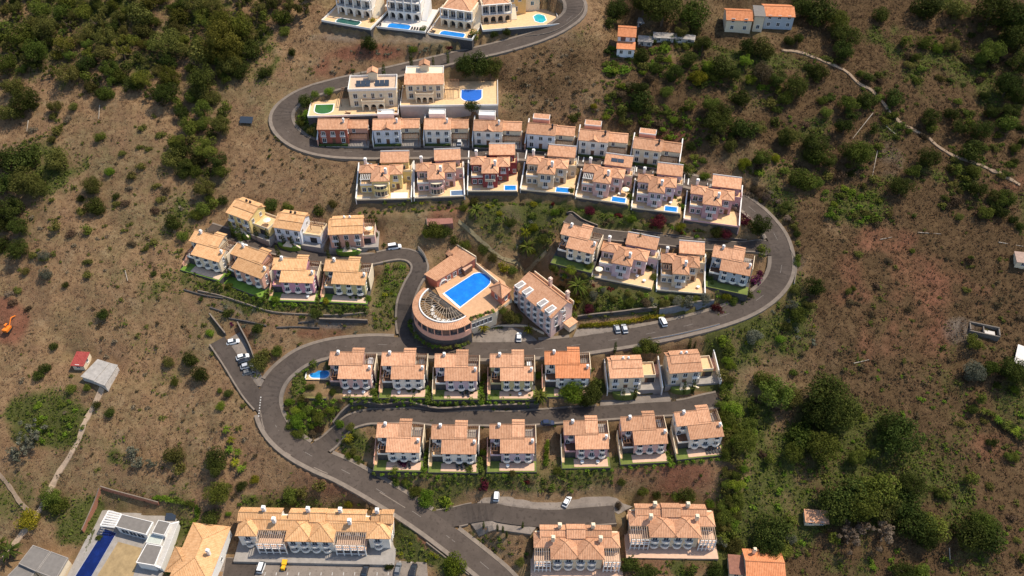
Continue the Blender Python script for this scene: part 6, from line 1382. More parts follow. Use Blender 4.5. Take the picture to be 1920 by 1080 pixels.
# the largest 300 of each kind stand as things of their own, the rest of the thicket is one mass
def low_cloud(kind, mat, v):
    def f():
        k = 6 if kind == 'bush' else 9; d = G.normal(size=(k, 3)); d /= np.linalg.norm(d, axis=1)[:, None]
        c = d*np.array([.55, .55, .3 if kind == 'bush' else .5]); return leaf_cloud(c, .35+.2*G.random(k), 130 if kind == 'bush' else 420, .17 if kind == 'bush' else .11, .3, .3, -.4)
    return cached(('low', kind == 'bush', v), f)
def finish_plants():
    by = {}
    for s in PL: by.setdefault(s[0], []).append(s)
    for nm, lst in by.items():
        lst.sort(key=lambda s: -s[1]); rest = {}
        for i, (n, Rr, (x, y, z), rz, kind, mat, v, label, ct, group, hz, hc) in enumerate(lst):
            if i < 300:
                if kind == 'bush':
                    o = obj(n, crown(kind, mat, v), None, (x, y, z+Rr*.22), rz); o.scale = (Rr, Rr, Rr*.8*hz); tag(o, label, ct, group)
                else:
                    o = empty(n, (x, y, z), rz, label, ct, group); c = obj('crown', crown(kind, mat, v), o, (0, 0, hc)); c.scale = (Rr*G.uniform(.92, 1.08), Rr*G.uniform(.92, 1.08), Rr*hz)
                    t = obj('trunk', cached(('tr', v), lambda: trunk_mesh(v)), o); t.scale = (Rr, Rr, hc*.9)
            else:
                V = low_cloud(kind, mat, v)*np.array([Rr, Rr, Rr*(.8 if kind == 'bush' else 1)*hz]); c_, s_ = math.cos(rz), math.sin(rz)
                V = np.c_[V[:, 0]*c_-V[:, 1]*s_+x, V[:, 0]*s_+V[:, 1]*c_+y, V[:, 2]+z+(Rr*.22 if kind == 'bush' else hc)]; rest.setdefault(mat, []).append(V)
        if rest:
            ms = list(rest); V = np.concatenate([np.concatenate(rest[k]) for k in ms]); me = bpy.data.meshes.new('shrubbery'); fast_mesh(me, V, np.arange(len(V)).reshape(-1, 4))
            for k in ms: me.materials.append(LM[k])
            me.polygons.foreach_set('material_index', np.concatenate([np.full(sum(len(q) for q in rest[k])//4, i, np.int32) for i, k in enumerate(ms)]))
            tag(obj('shrubbery' if nm == 'shrub' else 'thicket', me), 'small mixed shrubs massed over the slopes and garden beds' if nm == 'shrub' else 'smaller trees massed between the larger ones', kind='stuff')
        print(nm, len(lst))
COLW = {'gold': 'golden green', 'dark': 'dark green', 'mid': 'mid green', 'bright': 'bright green', 'olive': 'olive green', 'grey': 'silver-grey', 'red': 'burgundy', 'purple': 'purple', 'yellow': 'yellow-flowering', 'lime': 'yellow-green', 'dry': 'bare grey-brown', 'brown': 'brown dried'}
def region(px, py):
    if px < 600 and py < 130 + max(0, (430-px))*0: return 'in the wood at the northwest'
    if 300 < px < 470 and 130 <= py < 385: return 'in the strip of trees west of the hairpin'
    if px < 420 and py < 600: return 'on the dry western slope'
    if px < 520 and py >= 600 and py < 830: return 'on the brown slope near the sheet sheds'
    if px < 500 and py >= 830: return 'around the houses in the southwest'
    if px >= 1350 and py >= 650: return 'on the overgrown slope in the southeast'
    if px > 1120 and py < 420 and not (px < 1400 and py > 330): return 'on the wild slope in the northeast'
    if px > 1480: return 'on the bare slope east of the big bend'
    if py < 230: return 'beside the top villas'
    if py < 390: return 'along the upper road'
    if py < 640 and px < 720: return 'on the west terrace'
    if py < 640: return 'on the garden slope above the hotel road'
    if py < 900: return 'in the gardens of the lower rows'
    return 'by the apartment blocks'
def P(px, py, r, mat='dark', kind='tree', label=None, **k):
    sz = 'large' if r >= 26 else 'middle-sized' if r >= 14 else 'small'; rg = region(px, py)
    if kind == 'tree' and r >= 20: kind = 'big'
    nm = {'cypress': 'slim cypress', 'palm': 'spreading palm', 'bush': 'low shrub', 'hedge': 'clipped hedge'}.get(kind, 'rounded tree' if kind == 'round' else 'loose open tree' if kind == 'loose' else 'spreading tree')
    lb = f'{label}, {near_words(px, py)}' if label == 'WOOD' else label or f'{sz} {COLW[mat]} {nm} {near_words(px, py)}'
    return plant(px, py, r, mat, kind, lb, group=k.pop('group', None) or (None if label else 'plants '+lb.split(' of the ', 1)[-1].join(('near the ', ''))), **k)
LAND = [(175,700,'sheet sheds'),(20,610,'orange excavator'),(250,1020,'modern white villa'),(80,1055,'grey flat-roofed house'),(590,1000,'long apartment block'),(1172,75,'narrow white hillside house'),(1425,35,'hilltop house pair'),(1260,75,'ruined sheds'),(1540,116,'upper footpath'),(1660,205,'footpath fork'),(1790,293,'mid footpath'),(1900,340,'lower footpath'),(1843,630,'roofless ruin'),(1910,680,'pale sheet-roofed shed'),(1910,495,'small brown hut'),(1528,968,'walled garden shed'),(1430,1060,'orange-roofed southern house'),(1258,990,'eastern apartment block'),(1080,1040,'middle apartment block'),(463,227,'solar rack'),(420,410,'yellow lane house'),(380,490,'house at the west tip'),(1420,360,'top of the big bend'),(1475,500,'big bend'),(1350,700,'oval-pool row end'),(1350,830,'lower row end'),(1230,260,'last town house'),(830,350,'dusty pink villa'),(700,450,'pink lane house'),(850,540,'hotel pool'),(1010,570,'pink guest block'),(1150,490,'lilac bend villa'),(1075,20,'topmost bend'),(700,60,'top villa pools'),(530,215,'hairpin'),(600,700,'oval pool'),(470,700,'service road'),(575,820,'lane junction'),(860,980,'lower lane junction'),(1060,940,'lower parking strip'),(240,520,'thin western log'),(60,230,'western dead trunk'),(187,212,'dead trunk'),(60,960,'pale track junction'),(1655,310,'long bleached log'),(1740,438,'log atop the bare slope'),(1615,680,'short pale log'),(1860,780,'banana rows'),(905,180,'covered blue pool'),(1590,385,'bright bramble patch'),(1620,1000,'bare grey trees'),(330,250,'strip of trees'),(430,830,'banana row'),(100,40,'wood corner'),(300,60,'wood middle'),(480,60,'wood edge')]
def near_words(px, py):
    d, x, y, n = min((math.hypot(px-a, (py-b)*1.2), a, b, n) for a, b, n in LAND); ang = math.degrees(math.atan2(-(py-y), px-x)) % 360
    dr = ('east','northeast','north','northwest','west','southwest','south','southeast')[int((ang+22.5)//45) % 8]
    return f"{'close' if d < 30 else 'just' if d < 55 else 'some way' if d < 85 else 'well' if d < 130 else 'far'} {dr} of the {n}"
def in_poly(p, x, y): return bool(inside(p, np.array([x], float), np.array([y], float))[0])
_cg = np.random.default_rng(9).random((40, 60))
def clump(x, y): a, b = max(0, min(38, (y+60)/34)), max(0, min(58, (x+60)/36)); i, j = int(a), int(b); u, v = a-i, b-j; return (_cg[i,j]*(1-v)+_cg[i,j+1]*v)*(1-u)+(_cg[i+1,j]*(1-v)+_cg[i+1,j+1]*v)*u
def scatter(poly, n, rmin, rmax, gap, make, tries=40, wild=False):
    xs, ys = [p[0] for p in poly], [p[1] for p in poly]; pts = []
    for _ in range(n*tries):
        if len(pts) >= n: break
        x, y = G.uniform(min(xs), max(xs)), G.uniform(min(ys), max(ys))
        if not in_poly(poly, x, y): continue
        if wild and clump(x, y) < .42+.16*G.random(): continue
        r = rmin+(rmax-rmin)*G.random()**(2.2 if wild else 1.6)
        if any((x-a)**2+((y-b)*1.25)**2 < (gap*(r+c))**2 for a, b, c in pts): continue
        pts.append((x, y, r)); make(x, y, r)
def pick(*o): return o[int(G.integers(len(o)))]
# --- the wood in the north-west
WOOD1 = [(-30,-15),(600,-15),(590,20),(548,12),(530,50),(505,45),(492,95),(470,120),(450,150),(425,165),(400,170),(360,150),(300,175),(270,180),(230,160),(190,185),(150,150),(110,150),(70,130),(30,140),(-30,130)]
scatter(WOOD1, 140, 12, 30, .68, lambda x, y, r: P(x, y, r, pick('dark','mid','mid','olive','gold','olive','olive'), pick('tree','tree','loose','tree','round')))
WOOD2 = [(390,160),(430,180),(425,215),(425,240),(400,270),(415,300),(428,340),(390,352),(360,338),(320,322),(318,285),(350,250),(345,210),(310,170)]
scatter(WOOD2, 26, 13, 26, .62, lambda x, y, r: P(x, y, r, pick('dark','mid','olive','dark'), pick('tree','tree','round')))
for x, y, r in ((428,75,34),(458,55,28),(405,100,24),(440,110,22),(420,40,22)): P(x, y, r, 'gold', 'big', hz=1.25)
M = 'mid'; D_ = 'dark'; O_ = 'olive'; B_ = 'bright'
for t in [(58,190,27,D_),(30,165,20,O_),(110,200,14,O_),(50,300,34,D_),(110,300,24,O_),(190,258,11,M),(112,245,13,O_),(195,180,15,D_),(255,160,16,D_),(310,165,14,O_),(455,135,18,D_),(500,140,15,D_),(470,95,20,D_),(550,98,9,D_),(535,60,12,M),(207,322,10,B_),(62,340,30,O_),(75,355,20,O_),(25,390,26,D_),(42,425,20,D_),(42,468,22,D_),(8,460,18,D_),(105,425,14,O_),(165,432,13,M),(180,350,20,O_),(185,385,20,D_),(325,420,19,D_),(345,447,12,M),(152,372,8,D_),(220,370,8,D_),(125,535,7,D_),(195,590,12,D_),(290,515,7,D_),(85,480,11,'grey'),(88,515,12,'grey'),(50,510,9,O_),
          (15,300,24,D_),(12,345,26,D_),(8,420,20,D_),(100,262,9,O_),(140,200,10,O_),(25,215,22,O_),
          (102,649,9,D_),(86,690,12,D_),(73,705,12,D_),(318,680,11,O_),(357,677,17,D_),(380,701,18,D_),(330,718,8,M),(412,733,6,M),(430,740,10,D_),(416,762,9,B_),(183,762,9,D_),(209,775,11,D_),(135,730,10,M),(165,728,9,M),(330,855,20,O_),(338,880,16,O_),(410,862,22,D_),(412,880,18,D_),(413,922,25,M),(457,915,11,D_),(480,902,9,'lime'),(400,975,20,D_),(430,967,6,B_),(105,930,22,M),(118,955,18,M),(95,945,16,M),(187,1010,7,M)]:
    P(t[0], t[1], t[2], t[3], 'round' if t[2] < 13 else pick('tree', 'round'))
for x, y, r in ((72,815,24),(60,835,18),(30,852,15),(255,848,14),(262,868,13),(290,868,11),(40,862,9)): P(x, y, r, 'grey', 'loose')
P(60, 976, 22, 'lime', 'round', 'bright yellow-green round tree beside the pale track'); P(30, 1035, 24, 'dark', 'palm', 'palm behind the grey flat-roofed house'); P(10, 1020, 16, 'mid', 'palm', 'second palm further west of the grey flat-roofed house')
for i, (x, y) in enumerate(((428,806),(436,826),(434,845),(448,848),(444,868),(455,880))): P(x, y, 11, pick('lime','bright'), 'palm', group='banana plants', label='banana plant in the ragged row above the long apartment block')
# --- north-east
for t in [(1152,18,24,D_),(1240,15,40,D_),(1205,5,30,D_),(1300,30,30,M),(1275,60,16,O_),(1305,55,13,O_),(1145,45,13,D_),(1203,190,26,D_),(1195,165,18,D_),(1166,213,13,D_),(1113,200,7,'lime'),(1078,222,14,D_),(1203,102,15,D_),(1315,83,18,D_),(1290,112,17,D_),(1264,140,19,D_),(1345,130,23,D_),(1370,140,17,D_),(1425,138,20,'brown'),(1425,93,23,O_),(1400,88,18,D_),(1453,150,18,D_),(1388,185,18,D_),(1345,212,24,D_),(1330,195,18,M),(1293,195,13,M),(1305,148,18,'lime'),(1262,227,8,B_),(1453,230,13,D_),(1477,78,11,D_),(1493,74,12,D_),(1344,232,25,D_),(1388,246,26,D_),(1335,265,13,O_),(1391,307,15,'lime'),(1426,294,19,M),(1454,299,10,'lime'),(1476,256,20,O_),(1492,338,15,D_),(1294,275,11,D_),(1275,312,17,D_),(1290,322,14,M),(1320,333,10,B_),(1420,240,16,O_),(1370,275,16,O_),(1325,125,14,B_),(1395,115,14,B_),(1405,150,12,B_),(1250,175,12,M),(1230,130,12,M),(1215,150,12,'brown'),
          (1529,22,35,D_),(1500,10,24,D_),(1565,40,24,M),(1580,70,27,D_),(1578,95,20,D_),(1647,28,18,D_),(1733,15,30,D_),(1790,20,26,O_),(1847,15,40,D_),(1890,35,36,D_),(1903,74,34,D_),(1905,115,28,D_),(1695,80,13,M),(1732,82,15,M),(1755,92,11,B_),(1851,96,24,M),(1835,110,14,M),(1714,111,11,M),(1529,137,20,D_),(1625,148,12,D_),(1610,140,8,M),(1673,185,20,D_),(1620,189,21,D_),(1585,196,19,M),(1595,215,14,D_),(1545,215,12,M),(1484,163,26,D_),(1470,185,16,M),(1470,259,20,D_),(1580,237,18,D_),(1638,244,14,D_),(1740,222,19,D_),(1745,240,14,M),(1780,218,15,D_),(1795,240,16,D_),(1829,244,22,D_),(1812,232,14,M),(1884,230,20,M),(1890,205,18,D_),(1880,159,28,D_),(1905,175,22,D_),(1840,178,12,D_),(1814,285,24,D_),(1736,293,21,D_),(1788,318,13,M),(1821,322,15,M),(1707,322,16,M),(1684,352,22,D_),(1607,289,26,M),(1585,285,18,D_),(1521,274,28,D_),(1525,295,22,M),(1550,300,16,D_),(1500,335,25,M),(1525,345,16,M),(1877,374,18,M),(1860,368,12,O_),(1832,355,17,D_),(1901,278,11,M),(1915,268,10,D_),(1703,248,7,M),(1540,190,10,M),(1900,305,8,D_),(1855,210,16,D_),(1775,85,14,O_)]:
    P(t[0], t[1], t[2], t[3], 'round' if t[2] < 12 else pick('tree', 'tree', 'round'))
# --- east and south-east
for t in [(1523,539,21,D_),(1494,590,18,M),(1482,575,12,'grey'),(1488,543,12,O_),(1513,572,12,O_),(1461,638,10,B_),(1409,632,17,'grey'),(1472,613,11,O_),(1493,484,8,M),(1493,495,7,M),(1822,644,16,M),(1818,698,22,'grey'),(1850,690,18,M),(1885,695,28,D_),(1905,705,22,D_),(1598,543,6,M),(1708,472,6,M),(1818,485,6,M),(1869,400,15,D_),(1844,400,15,M),(1897,413,10,D_),(1910,425,10,D_),(1796,408,9,O_),(1590,548,8,O_),
          (1446,735,36,M),(1430,715,24,M),(1475,745,24,O_),(1542,740,44,D_),(1560,770,40,D_),(1525,775,36,D_),(1500,825,32,M),(1535,840,34,M),(1480,850,22,M),(1675,820,42,D_),(1660,800,28,D_),(1390,828,26,M),(1400,805,18,M),(1409,769,15,M),(1375,769,18,B_),(1631,847,15,M),(1442,858,14,M),(1601,858,19,M),(1580,935,42,D_),(1555,950,34,D_),(1605,950,34,M),(1642,925,36,M),(1650,950,30,O_),(1701,915,28,D_),(1690,945,28,D_),(1705,985,34,D_),(1740,990,30,M),(1730,1010,26,D_),(1810,1000,36,D_),(1850,1002,34,D_),(1830,985,28,M),(1768,928,14,M),(1755,925,12,D_),(1446,1000,34,D_),(1435,1025,28,D_),(1460,1030,24,M),(1816,900,16,M),(1690,1074,24,D_),(1720,1078,20,M),(1912,1046,13,M),(1887,858,9,M),(1350,1017,13,'grey'),(1831,746,14,M),(1820,770,12,D_),(1855,830,12,D_),(1900,860,10,M),(1480,975,16,M),(1560,1010,14,M),(1480,1010,12,'grey'),(1340,1075,20,D_),(1210,1075,22,D_),(1180,1065,18,D_),(1290,1078,14,D_)]:
    P(t[0], t[1], t[2], t[3], 'round' if t[2] < 12 else pick('tree', 'tree', 'round'))
for x, y, r in ((1587,1005,24),(1650,998,26),(1615,990,16)): P(x, y, r, 'dry', 'loose')
for i in range(9): P(1840+i*9, 770+i*5, 9, pick('mid','dark','bright'), 'palm', group='eastern banana rows', label='banana plant in the terraced rows at the east edge')
for i in range(8): P(1868+i*7, 790+i*5, 9, pick('mid','dark','bright'), 'palm', group='eastern banana rows', label='banana plant in the terraced rows at the east edge')
HED = [(1355,640),(1372,650),(1368,760),(1385,840),(1395,900),(1380,960),(1378,1030),(1352,1030),(1350,960),(1360,880),(1352,800),(1350,700)]
scatter(HED, 42, 10, 19, .6, lambda x, y, r: P(x, y, r, pick('mid','bright','mid','olive'), pick('round','tree'), group='boundary trees', label=f'green tree of the boundary thicket, '+near_words(x, y)))
# --- around the villas and upper road
for t in [(895,125,30,D_),(872,128,22,D_),(920,132,24,D_),(885,210,15,D_),(694,80,17,D_),(892,70,13,M),(927,68,9,D_),(950,66,9,D_),(572,190,16,D_),(590,178,10,M),(567,232,9,M),(575,215,9,B_),(585,245,9,O_),(775,95,9,B_),(703,18,10,D_),(700,42,8,'lime'),(618,172,10,B_),(794,55,8,M),(1420,425,24,D_),(1395,412,14,'red'),(1342,438,15,D_),(1430,472,15,M),(1217,502,8,M),(1225,522,8,M),(1232,335,10,M),(1400,510,8,'red')]:
    P(t[0], t[1], t[2], t[3], 'round' if t[2] < 18 else 'tree')
for x, y, r in ((772,112,14),(840,108,11),(722,135,14),(705,142,11),(679,146,9),(665,149,9),(813,117,10)): P(x, y, r, 'dark', 'cypress', group='cypresses along the upper bend', label='slim dark cypress on the roadside above the arcaded villas')
for x, y in ((740,264),(722,266),(817,261),(835,261),(930,265),(912,266),(1007,271),(1026,274),(1100,282),(1120,287),(1196,299),(1216,304)): P(x, y, 6, 'dark', 'cypress', group='small conifers in front of the town houses', label='small dark conifer in front of an upper road town house')
for x, y, r in ((440,431,14),(454,436,14),(456,455,14),(485,438,13),(506,445,13),(536,452,12),(551,456,12),(526,478,14),(639,461,13),(655,465,13),(619,484,12)): P(x, y, r, 'dark', 'cypress', group='cypresses of the west terrace', label='slim cypress beside the entrance lane of the west terrace')
for x, y, r in ((1167,741,10),(1189,739,10),(1280,729,10),(1297,727,10),(1152,655,9),(1291,645,9),(1198,448,9),(1302,646,6)): P(x, y, r, 'dark', 'cypress', group='cypresses by the lower rows', label='dark cypress beside the steps or roadside of the lower rows')
for x, y in ((907,985),(933,990),(943,993),(950,1003),(980,985)): P(x, y, 5, 'dark', 'cypress', group='young cypresses', label='young cypress in the reddish bed below the parking bay')
# burgundy and flowering shrubs
for x, y, r, lb in ((1105,397,10,'burgundy shrub just above the inner dead end'),(1158,404,9,'small burgundy shrub below the villa with solar panels'),(1234,417,15,'large round burgundy shrub on the bank above the inner lane'),(1357,442,12,'burgundy shrub beside the inner lane near the bend'),(1035,383,8,'burgundy shrub below the beige villa wall'),(1104,581,11,'burgundy shrub on the slope east of the guest block'),(1342,578,10,'burgundy shrub at the end of the hotel parking'),(1355,585,8,'second smaller burgundy shrub at the end of the hotel parking'),(905,912,14,'wide red-leaved shrub above the lower parking strip'),(985,905,9,'small red shrub east of the wide red-leaved one'),(842,93,8,'reddish shrub at the roadside below the cream top villa')): P(x, y, r, 'red', 'round' if r > 9 else 'bush', lb)
P(1417,527,14,'purple','round','purple-flowering bush beside the grey-blue house'); P(1425,515,9,'purple','bush','smaller purple bush behind the grey-blue house'); P(436,608,6,'purple','bush','purple shrub at the top of the service road')
P(748,853,11,'purple','bush','purple bougainvillea on the balconies of the house with purple flowers', place=(*LOTS['I1'].M(4.5,-.8), LOTS['I1'].z+.2), hz=1.1)
# central slope: palms and clumps
for x, y, r, mt in ((892,397,20,'mid'),(988,465,20,'mid'),(986,440,13,'lime'),(1082,537,25,'mid'),(1075,566,15,'lime'),(906,612,15,'lime'),(990,619,13,'lime'),(1075,590,11,'mid'),(935,415,11,'mid'),(1012,742,19,'mid'),(655,822,12,'lime'),(1030,455,9,'mid')): P(x, y, r, mt, 'palm')
for t in [(815,430,20,M),(835,436,15,D_),(800,440,10,B_),(855,450,13,D_),(872,462,12,M),(905,470,12,D_),(925,485,12,O_),(945,500,13,'lime'),(960,508,10,M),(890,380,10,O_),(870,392,10,M),(940,400,9,'lime'),(1000,425,10,'lime'),(1015,450,11,D_),(960,420,10,D_),(1000,405,9,M),(1040,400,10,B_),(1055,395,9,M),(1183,410,11,B_),(1275,428,10,'lime'),(1307,436,8,D_),(1165,418,7,M),(1130,405,7,M),(1050,545,10,D_),(1070,510,10,B_),(1040,505,11,M),(1055,520,9,B_),(1110,520,8,M),(1290,565,14,'grey'),(1320,562,11,'grey'),(1270,566,10,'grey'),(1150,560,9,O_),(1180,566,10,M),(1125,566,9,O_),(1210,568,10,'brown'),(1245,570,11,O_),(1165,575,9,M),(1400,552,13,D_),(1375,565,12,M),(1332,509,9,M),(1332,530,8,M),(1360,560,10,'lime'),(1090,560,9,O_),(1225,585,8,D_),(955,594,16,O_),(940,588,10,M),(970,596,12,O_),(650,415,12,D_),(700,415,13,D_),(700,440,11,D_),(510,385,16,D_),(600,395,14,D_),(625,385,10,O_),(540,392,12,M),(720,460,6,D_),(385,395,17,M),(405,386,14,M),(372,405,12,M),(420,378,10,D_),(395,372,10,M),(470,385,10,D_)]:
    P(t[0], t[1], t[2], t[3], 'round' if t[2] > 9 else 'bush')
for t in [(430,588,13,D_),(485,618,12,D_),(377,560,8,D_),(592,590,12,D_),(568,595,7,D_),(402,570,5,D_),(395,625,9,B_),(490,680,18,O_),(505,665,14,O_),(520,660,12,M),(483,705,8,'lime'),(617,520,11,'lime'),(1210,650,19,M),(1228,656,15,D_),(1195,660,12,M),(1110,692,7,M),(1070,740,23,B_),(1055,738,14,B_),(1107,738,24,D_),(1098,752,18,D_),(1118,722,16,D_),(742,884,9,B_),(742,905,9,M),(797,935,19,B_),(780,925,12,M),(835,947,16,B_),(855,1064,26,B_),(730,1065,9,D_),(584,1050,5,'lime'),(584,1068,5,M),(575,755,8,D_),(583,728,9,D_),(617,722,6,M),(1110,662,6,M),(600,910,15,'olive'),(550,930,18,M),(570,925,14,O_),(655,945,9,'lime'),(520,975,6,M),(710,1000,9,M),(1285,930,17,D_),(1265,935,10,M),(1205,925,10,M),(1165,905,9,D_),(1230,930,10,D_),(1330,945,9,B_),(1160,950,9,'brown'),(1160,1010,7,M),(985,1040,7,M),(975,1055,9,O_),(700,795,7,D_),(810,790,6,D_),(840,760,6,M),(905,800,6,D_),(1040,795,6,D_),(1060,790,5,M),(1165,780,5,D_),(1265,770,5,D_)]:
    P(t[0], t[1], t[2], t[3], 'round' if t[2] > 8 else 'bush')
for x, y, r, mt in ((712,702,8,'bright'),(809,706,8,'mid'),(909,708,8,'mid'),(1012,704,8,'bright'),(806,846,8,'mid'),(906,850,8,'bright'),(1060,832,9,'mid'),(1163,832,8,'mid'),(1268,826,8,'bright'),(640,795,10,'bright'),(600,785,11,'mid'),(560,798,11,'bright'),(577,768,10,'mid'),(620,770,9,'bright'),(760,905,10,'mid'),(705,888,9,'bright'),(430,538,8,'mid'),(517,562,8,'bright'),(611,566,8,'lime'),(690,560,8,'bright'),(1072,358,7,'mid'),(1180,372,8,'mid'),(1278,388,7,'bright'),(1230,515,8,'bright'),(1330,520,9,'mid'),(1105,500,9,'mid'),(880,880,8,'mid'),(960,890,8,'olive'),(1045,885,9,'mid'),(700,735,8,'mid'),(600,745,9,'bright'),(625,735,8,'mid'),(1360,800,12,'bright'),(1350,760,11,'mid')):
    P(x, y, r, mt, 'round')
# --- clipped hedges
def hedge_line(px, r, mats, label, group, step=1.1, kind='hedge', hz=1.0, at_z=None):
    ho = None
    pts = catmull([on_z(*p, at_z) if at_z is not None else at(*p) for p in px], 1.0); rr = r/scale_px(px[0][1]); nx_ = 0
    for i, p in enumerate(pts[:-1]):
        if i*1.0 < nx_: continue
        nx_ = i*1.0 + rr*step; d = pts[min(i+1, len(pts)-1)]-p; z = at_z if at_z is not None else gz(p[0], p[1])
        mt_ = pick(*mats)
        if ho is None: ho = empty('hedge', (p[0], p[1], z), 0, label, 'hedge'); p0 = (p[0], p[1], z)
        o = obj('foliage', crown('hedge', mt_, int(G.integers(4))), ho, (p[0]-p0[0], p[1]-p0[1], z-p0[2]-.1+rr*.22), math.atan2(d[1], d[0])); o.scale = (rr*1.1, rr*.8, rr*.75*hz)
hedge_line([(1094,613),(1130,609),(1165,606),(1200,602),(1248,594)], 8, ('yellow','yellow','lime'), 'long yellow-flowering hedge above the hotel parking', 'yellow flower hedge', .8, hz=1.5)
hedge_line([(300,935),(330,940),(362,950),(372,965),(365,985),(355,1010),(335,1045),(310,1085)], 11, ('mid','bright'), 'thick green hedge around the modern white villa', 'hedge of the modern villa')
hedge_line([(176,1000),(160,1040),(140,1080)], 6, ('lime','mid'), 'narrow yellow-green hedge west of the long dark blue pool', 'hedge beside the long pool')
hedge_line([(1025,838),(1024,852),(1023,866),(1023,880)], 10, ('bright',), 'tall clipped hedge between the lilac and dark rose houses', 'clipped hedge between houses', hz=2.0)
for f, t, lb in ((('H1'), 'H2', 'oval-pool house and its neighbour'), ('H2', 'H3', 'second and third houses of the upper row'), ('H3', 'H4', 'third house and the olive-beige house'), ('I1', 'I2', 'first two houses of the lower row'), ('I2', 'I3', 'second house and the lilac house'), ('I5', 'I6', 'last two houses of the lower row'), ('F1', 'F2', 'two western houses of the west terrace'), ('F2', 'F3', 'red-walled and violet-pink houses'), ('F3', 'F4', 'violet-pink and yellow-olive houses')):
    L = LOTS[f]; 
    for y in (-4.2, -2.6, -1.0, .6, 2.2, 3.8):
        if G.random() < .85: p = L.M(L.w+1.5, y); plant(0, 540, 7.5, pick('mid','bright','mid'), 'bush', 'green hedge shrub between the '+lb, 'hedge shrubs between the row houses', place=(*p, L.z-.2), hz=1.3)
for k in ('H2','H3','H4','I1','I2','I3','I4','I5','I6','F2','F3','F4','H1'):
    L = LOTS[k]; lb = {'H1':'oval-pool house','H2':'white house next to the oval pool','H3':'lilac house third from the pool','H4':'olive-beige house','I1':'house with purple flowers','I2':'house with the round rug','I3':'pale lilac house','I4':'dark rose house','I5':'pink house near the row end','I6':'white end house','F2':'red-walled house','F3':'violet-pink house','F4':'yellow-olive house'}[k]
    for i in range(7):
        x = -4+(L.w+5)*i/6
        plant(0, 540, 5.4, pick('mid','bright','mid'), 'bush', 'low hedge shrub along the lawn edge of the '+lb, 'lawn edge hedges', place=(*L.M(x, -4.0+G.uniform(-.2,.2)), L.z-.9), hz=1.1)
for k in ('H2', 'H3', 'I2', 'F4'):
    L = LOTS[k]
    for i in range(3): plant(0, 540, 4.5, 'dark' if k != 'F4' else 'mid', 'bush', 'dark creeper shrub below the balconies of the '+{'H2':'white house next to the oval pool','H3':'lilac house third from the pool','I2':'house with the round rug','F4':'yellow-olive house'}[k], 'shrubs below balconies', place=(*L.M(L.w*(.5+.17*i), -.7), L.z+.3), hz=1.2)
for k in ('D1','D2','D3','D4','D5','D6','D7'):
    L = LOTS[k]
    for i in range(9):
        if G.random() < .8: plant(0, 540, G.uniform(4, 7), pick('mid','dark','olive','mid','bright'), 'bush', 'low shrub in the bed along the foot of the curved terrace wall', 'shrubs at the foot of the curved terrace', place=(*L.M(L.w*(i+.5)/9, -2.0+G.uniform(-.5,.5)), gz(*L.M(L.w*(i+.5)/9, -2.0))))
    if k in ('D5', 'D6'):
        for x, y in ((.86, 9.0), (.95, 7.5), (.97, 5)): plant(0, 540, 6, pick('dark','mid'), 'bush', 'green shrub in the side yard of the '+('villa with solar panels' if k == 'D5' else 'lilac-pink villa'), 'yard shrubs of the villas', place=(*L.M(x*L.w, y), L.z+.1), hz=1.4)
for k in ('C1','C2','C3','C4','C5','C6','C7'):
    L = LOTS[k]
    for i in range(6): plant(0, 540, 4.2, pick('mid','dark','bright'), 'bush', 'small front garden shrub before the upper road town houses', 'front garden shrubs of the town houses', place=(*L.M(L.w*(.05+.1*i), -.45), L.z+.1), hz=.9)
for k, n in (('G2', 7), ('G3', 6)):
    L = LOTS[k]
    for i in range(n): plant(0, 540, G.uniform(4, 8), pick('mid','bright','olive','red'), 'bush', 'garden shrub along the terrace edge of the '+('lilac' if k == 'G2' else 'beige')+' villa inside the bend', 'shrubs of the inner bend villas', place=(*L.M(L.w*(i+.5)/n, -1.8), gz(*L.M(L.w*(i+.5)/n, -1.8))))
# --- planted beds: shrubs scattered in outlines
def bedplant(x, y, r, mat, kind, label, group):
    w = label.replace('green shrub', 'shrub').replace('low shrub', 'shrub').replace('small shrub', 'shrub'); plant(x, y, r, mat, kind, f'{COLW[mat]} shrub {near_words(x, y)}' if group.startswith(('shrubs of the dry w', 'shrubs of the southw', 'scrub of the bare', 'shrubs of the foot', 'shrubs of the southe', 'shrubs of the northe', 'shrubs below the big', 'scrub outside', 'brown scrub', 'dried shrubs')) else f'{COLW[mat]} {w}' if not any(q in w.split()[:2] for q in ('brown', 'grey', 'bright', 'dried', 'small')) else label, group, name='shrub')
def bed(poly, n, r0, r1, mats, label, group, gap=.62, kinds=('bush',)):
    scatter(poly, n, r0, r1, gap, lambda x, y, r: bedplant(x, y, r, pick(*mats), pick(*kinds), label, group), wild=group.startswith(('shrubs of the dry w', 'shrubs of the southw', 'scrub of the bare', 'shrubs of the foot', 'shrubs of the southe', 'shrubs of the northe')))
GM = ('mid','bright','mid','olive','dark')
bed([(540,745),(640,752),(632,775),(600,808),(573,825),(548,810),(533,775)], 44, 6, 14, ('bright','bright','mid','olive','brown','mid'), 'green shrub in the bed inside the lower bend', 'shrubs inside the lower bend', kinds=('bush','bush','round'))
bed([(545,742),(548,712),(570,690),(585,682),(600,676),(575,700),(572,735)], 22, 5, 10, ('bright','mid','mid','olive'), 'green shrub on the bank west of the oval pool', 'shrubs west of the oval pool')
bed([(720,492),(745,484),(762,492),(765,510),(752,535),(746,560),(742,600),(735,622),(700,615),(700,585),(712,560)], 48, 4, 8, ('bright','mid','olive','lime'), 'low shrub in the planted loop bed', 'shrubs of the loop bed')
bed([(480,548),(530,566),(600,575),(690,575),(690,588),(600,588),(520,580),(470,562)], 34, 5, 9, GM, 'shrub on the bank below the west terrace lawns', 'shrubs below the west terrace')
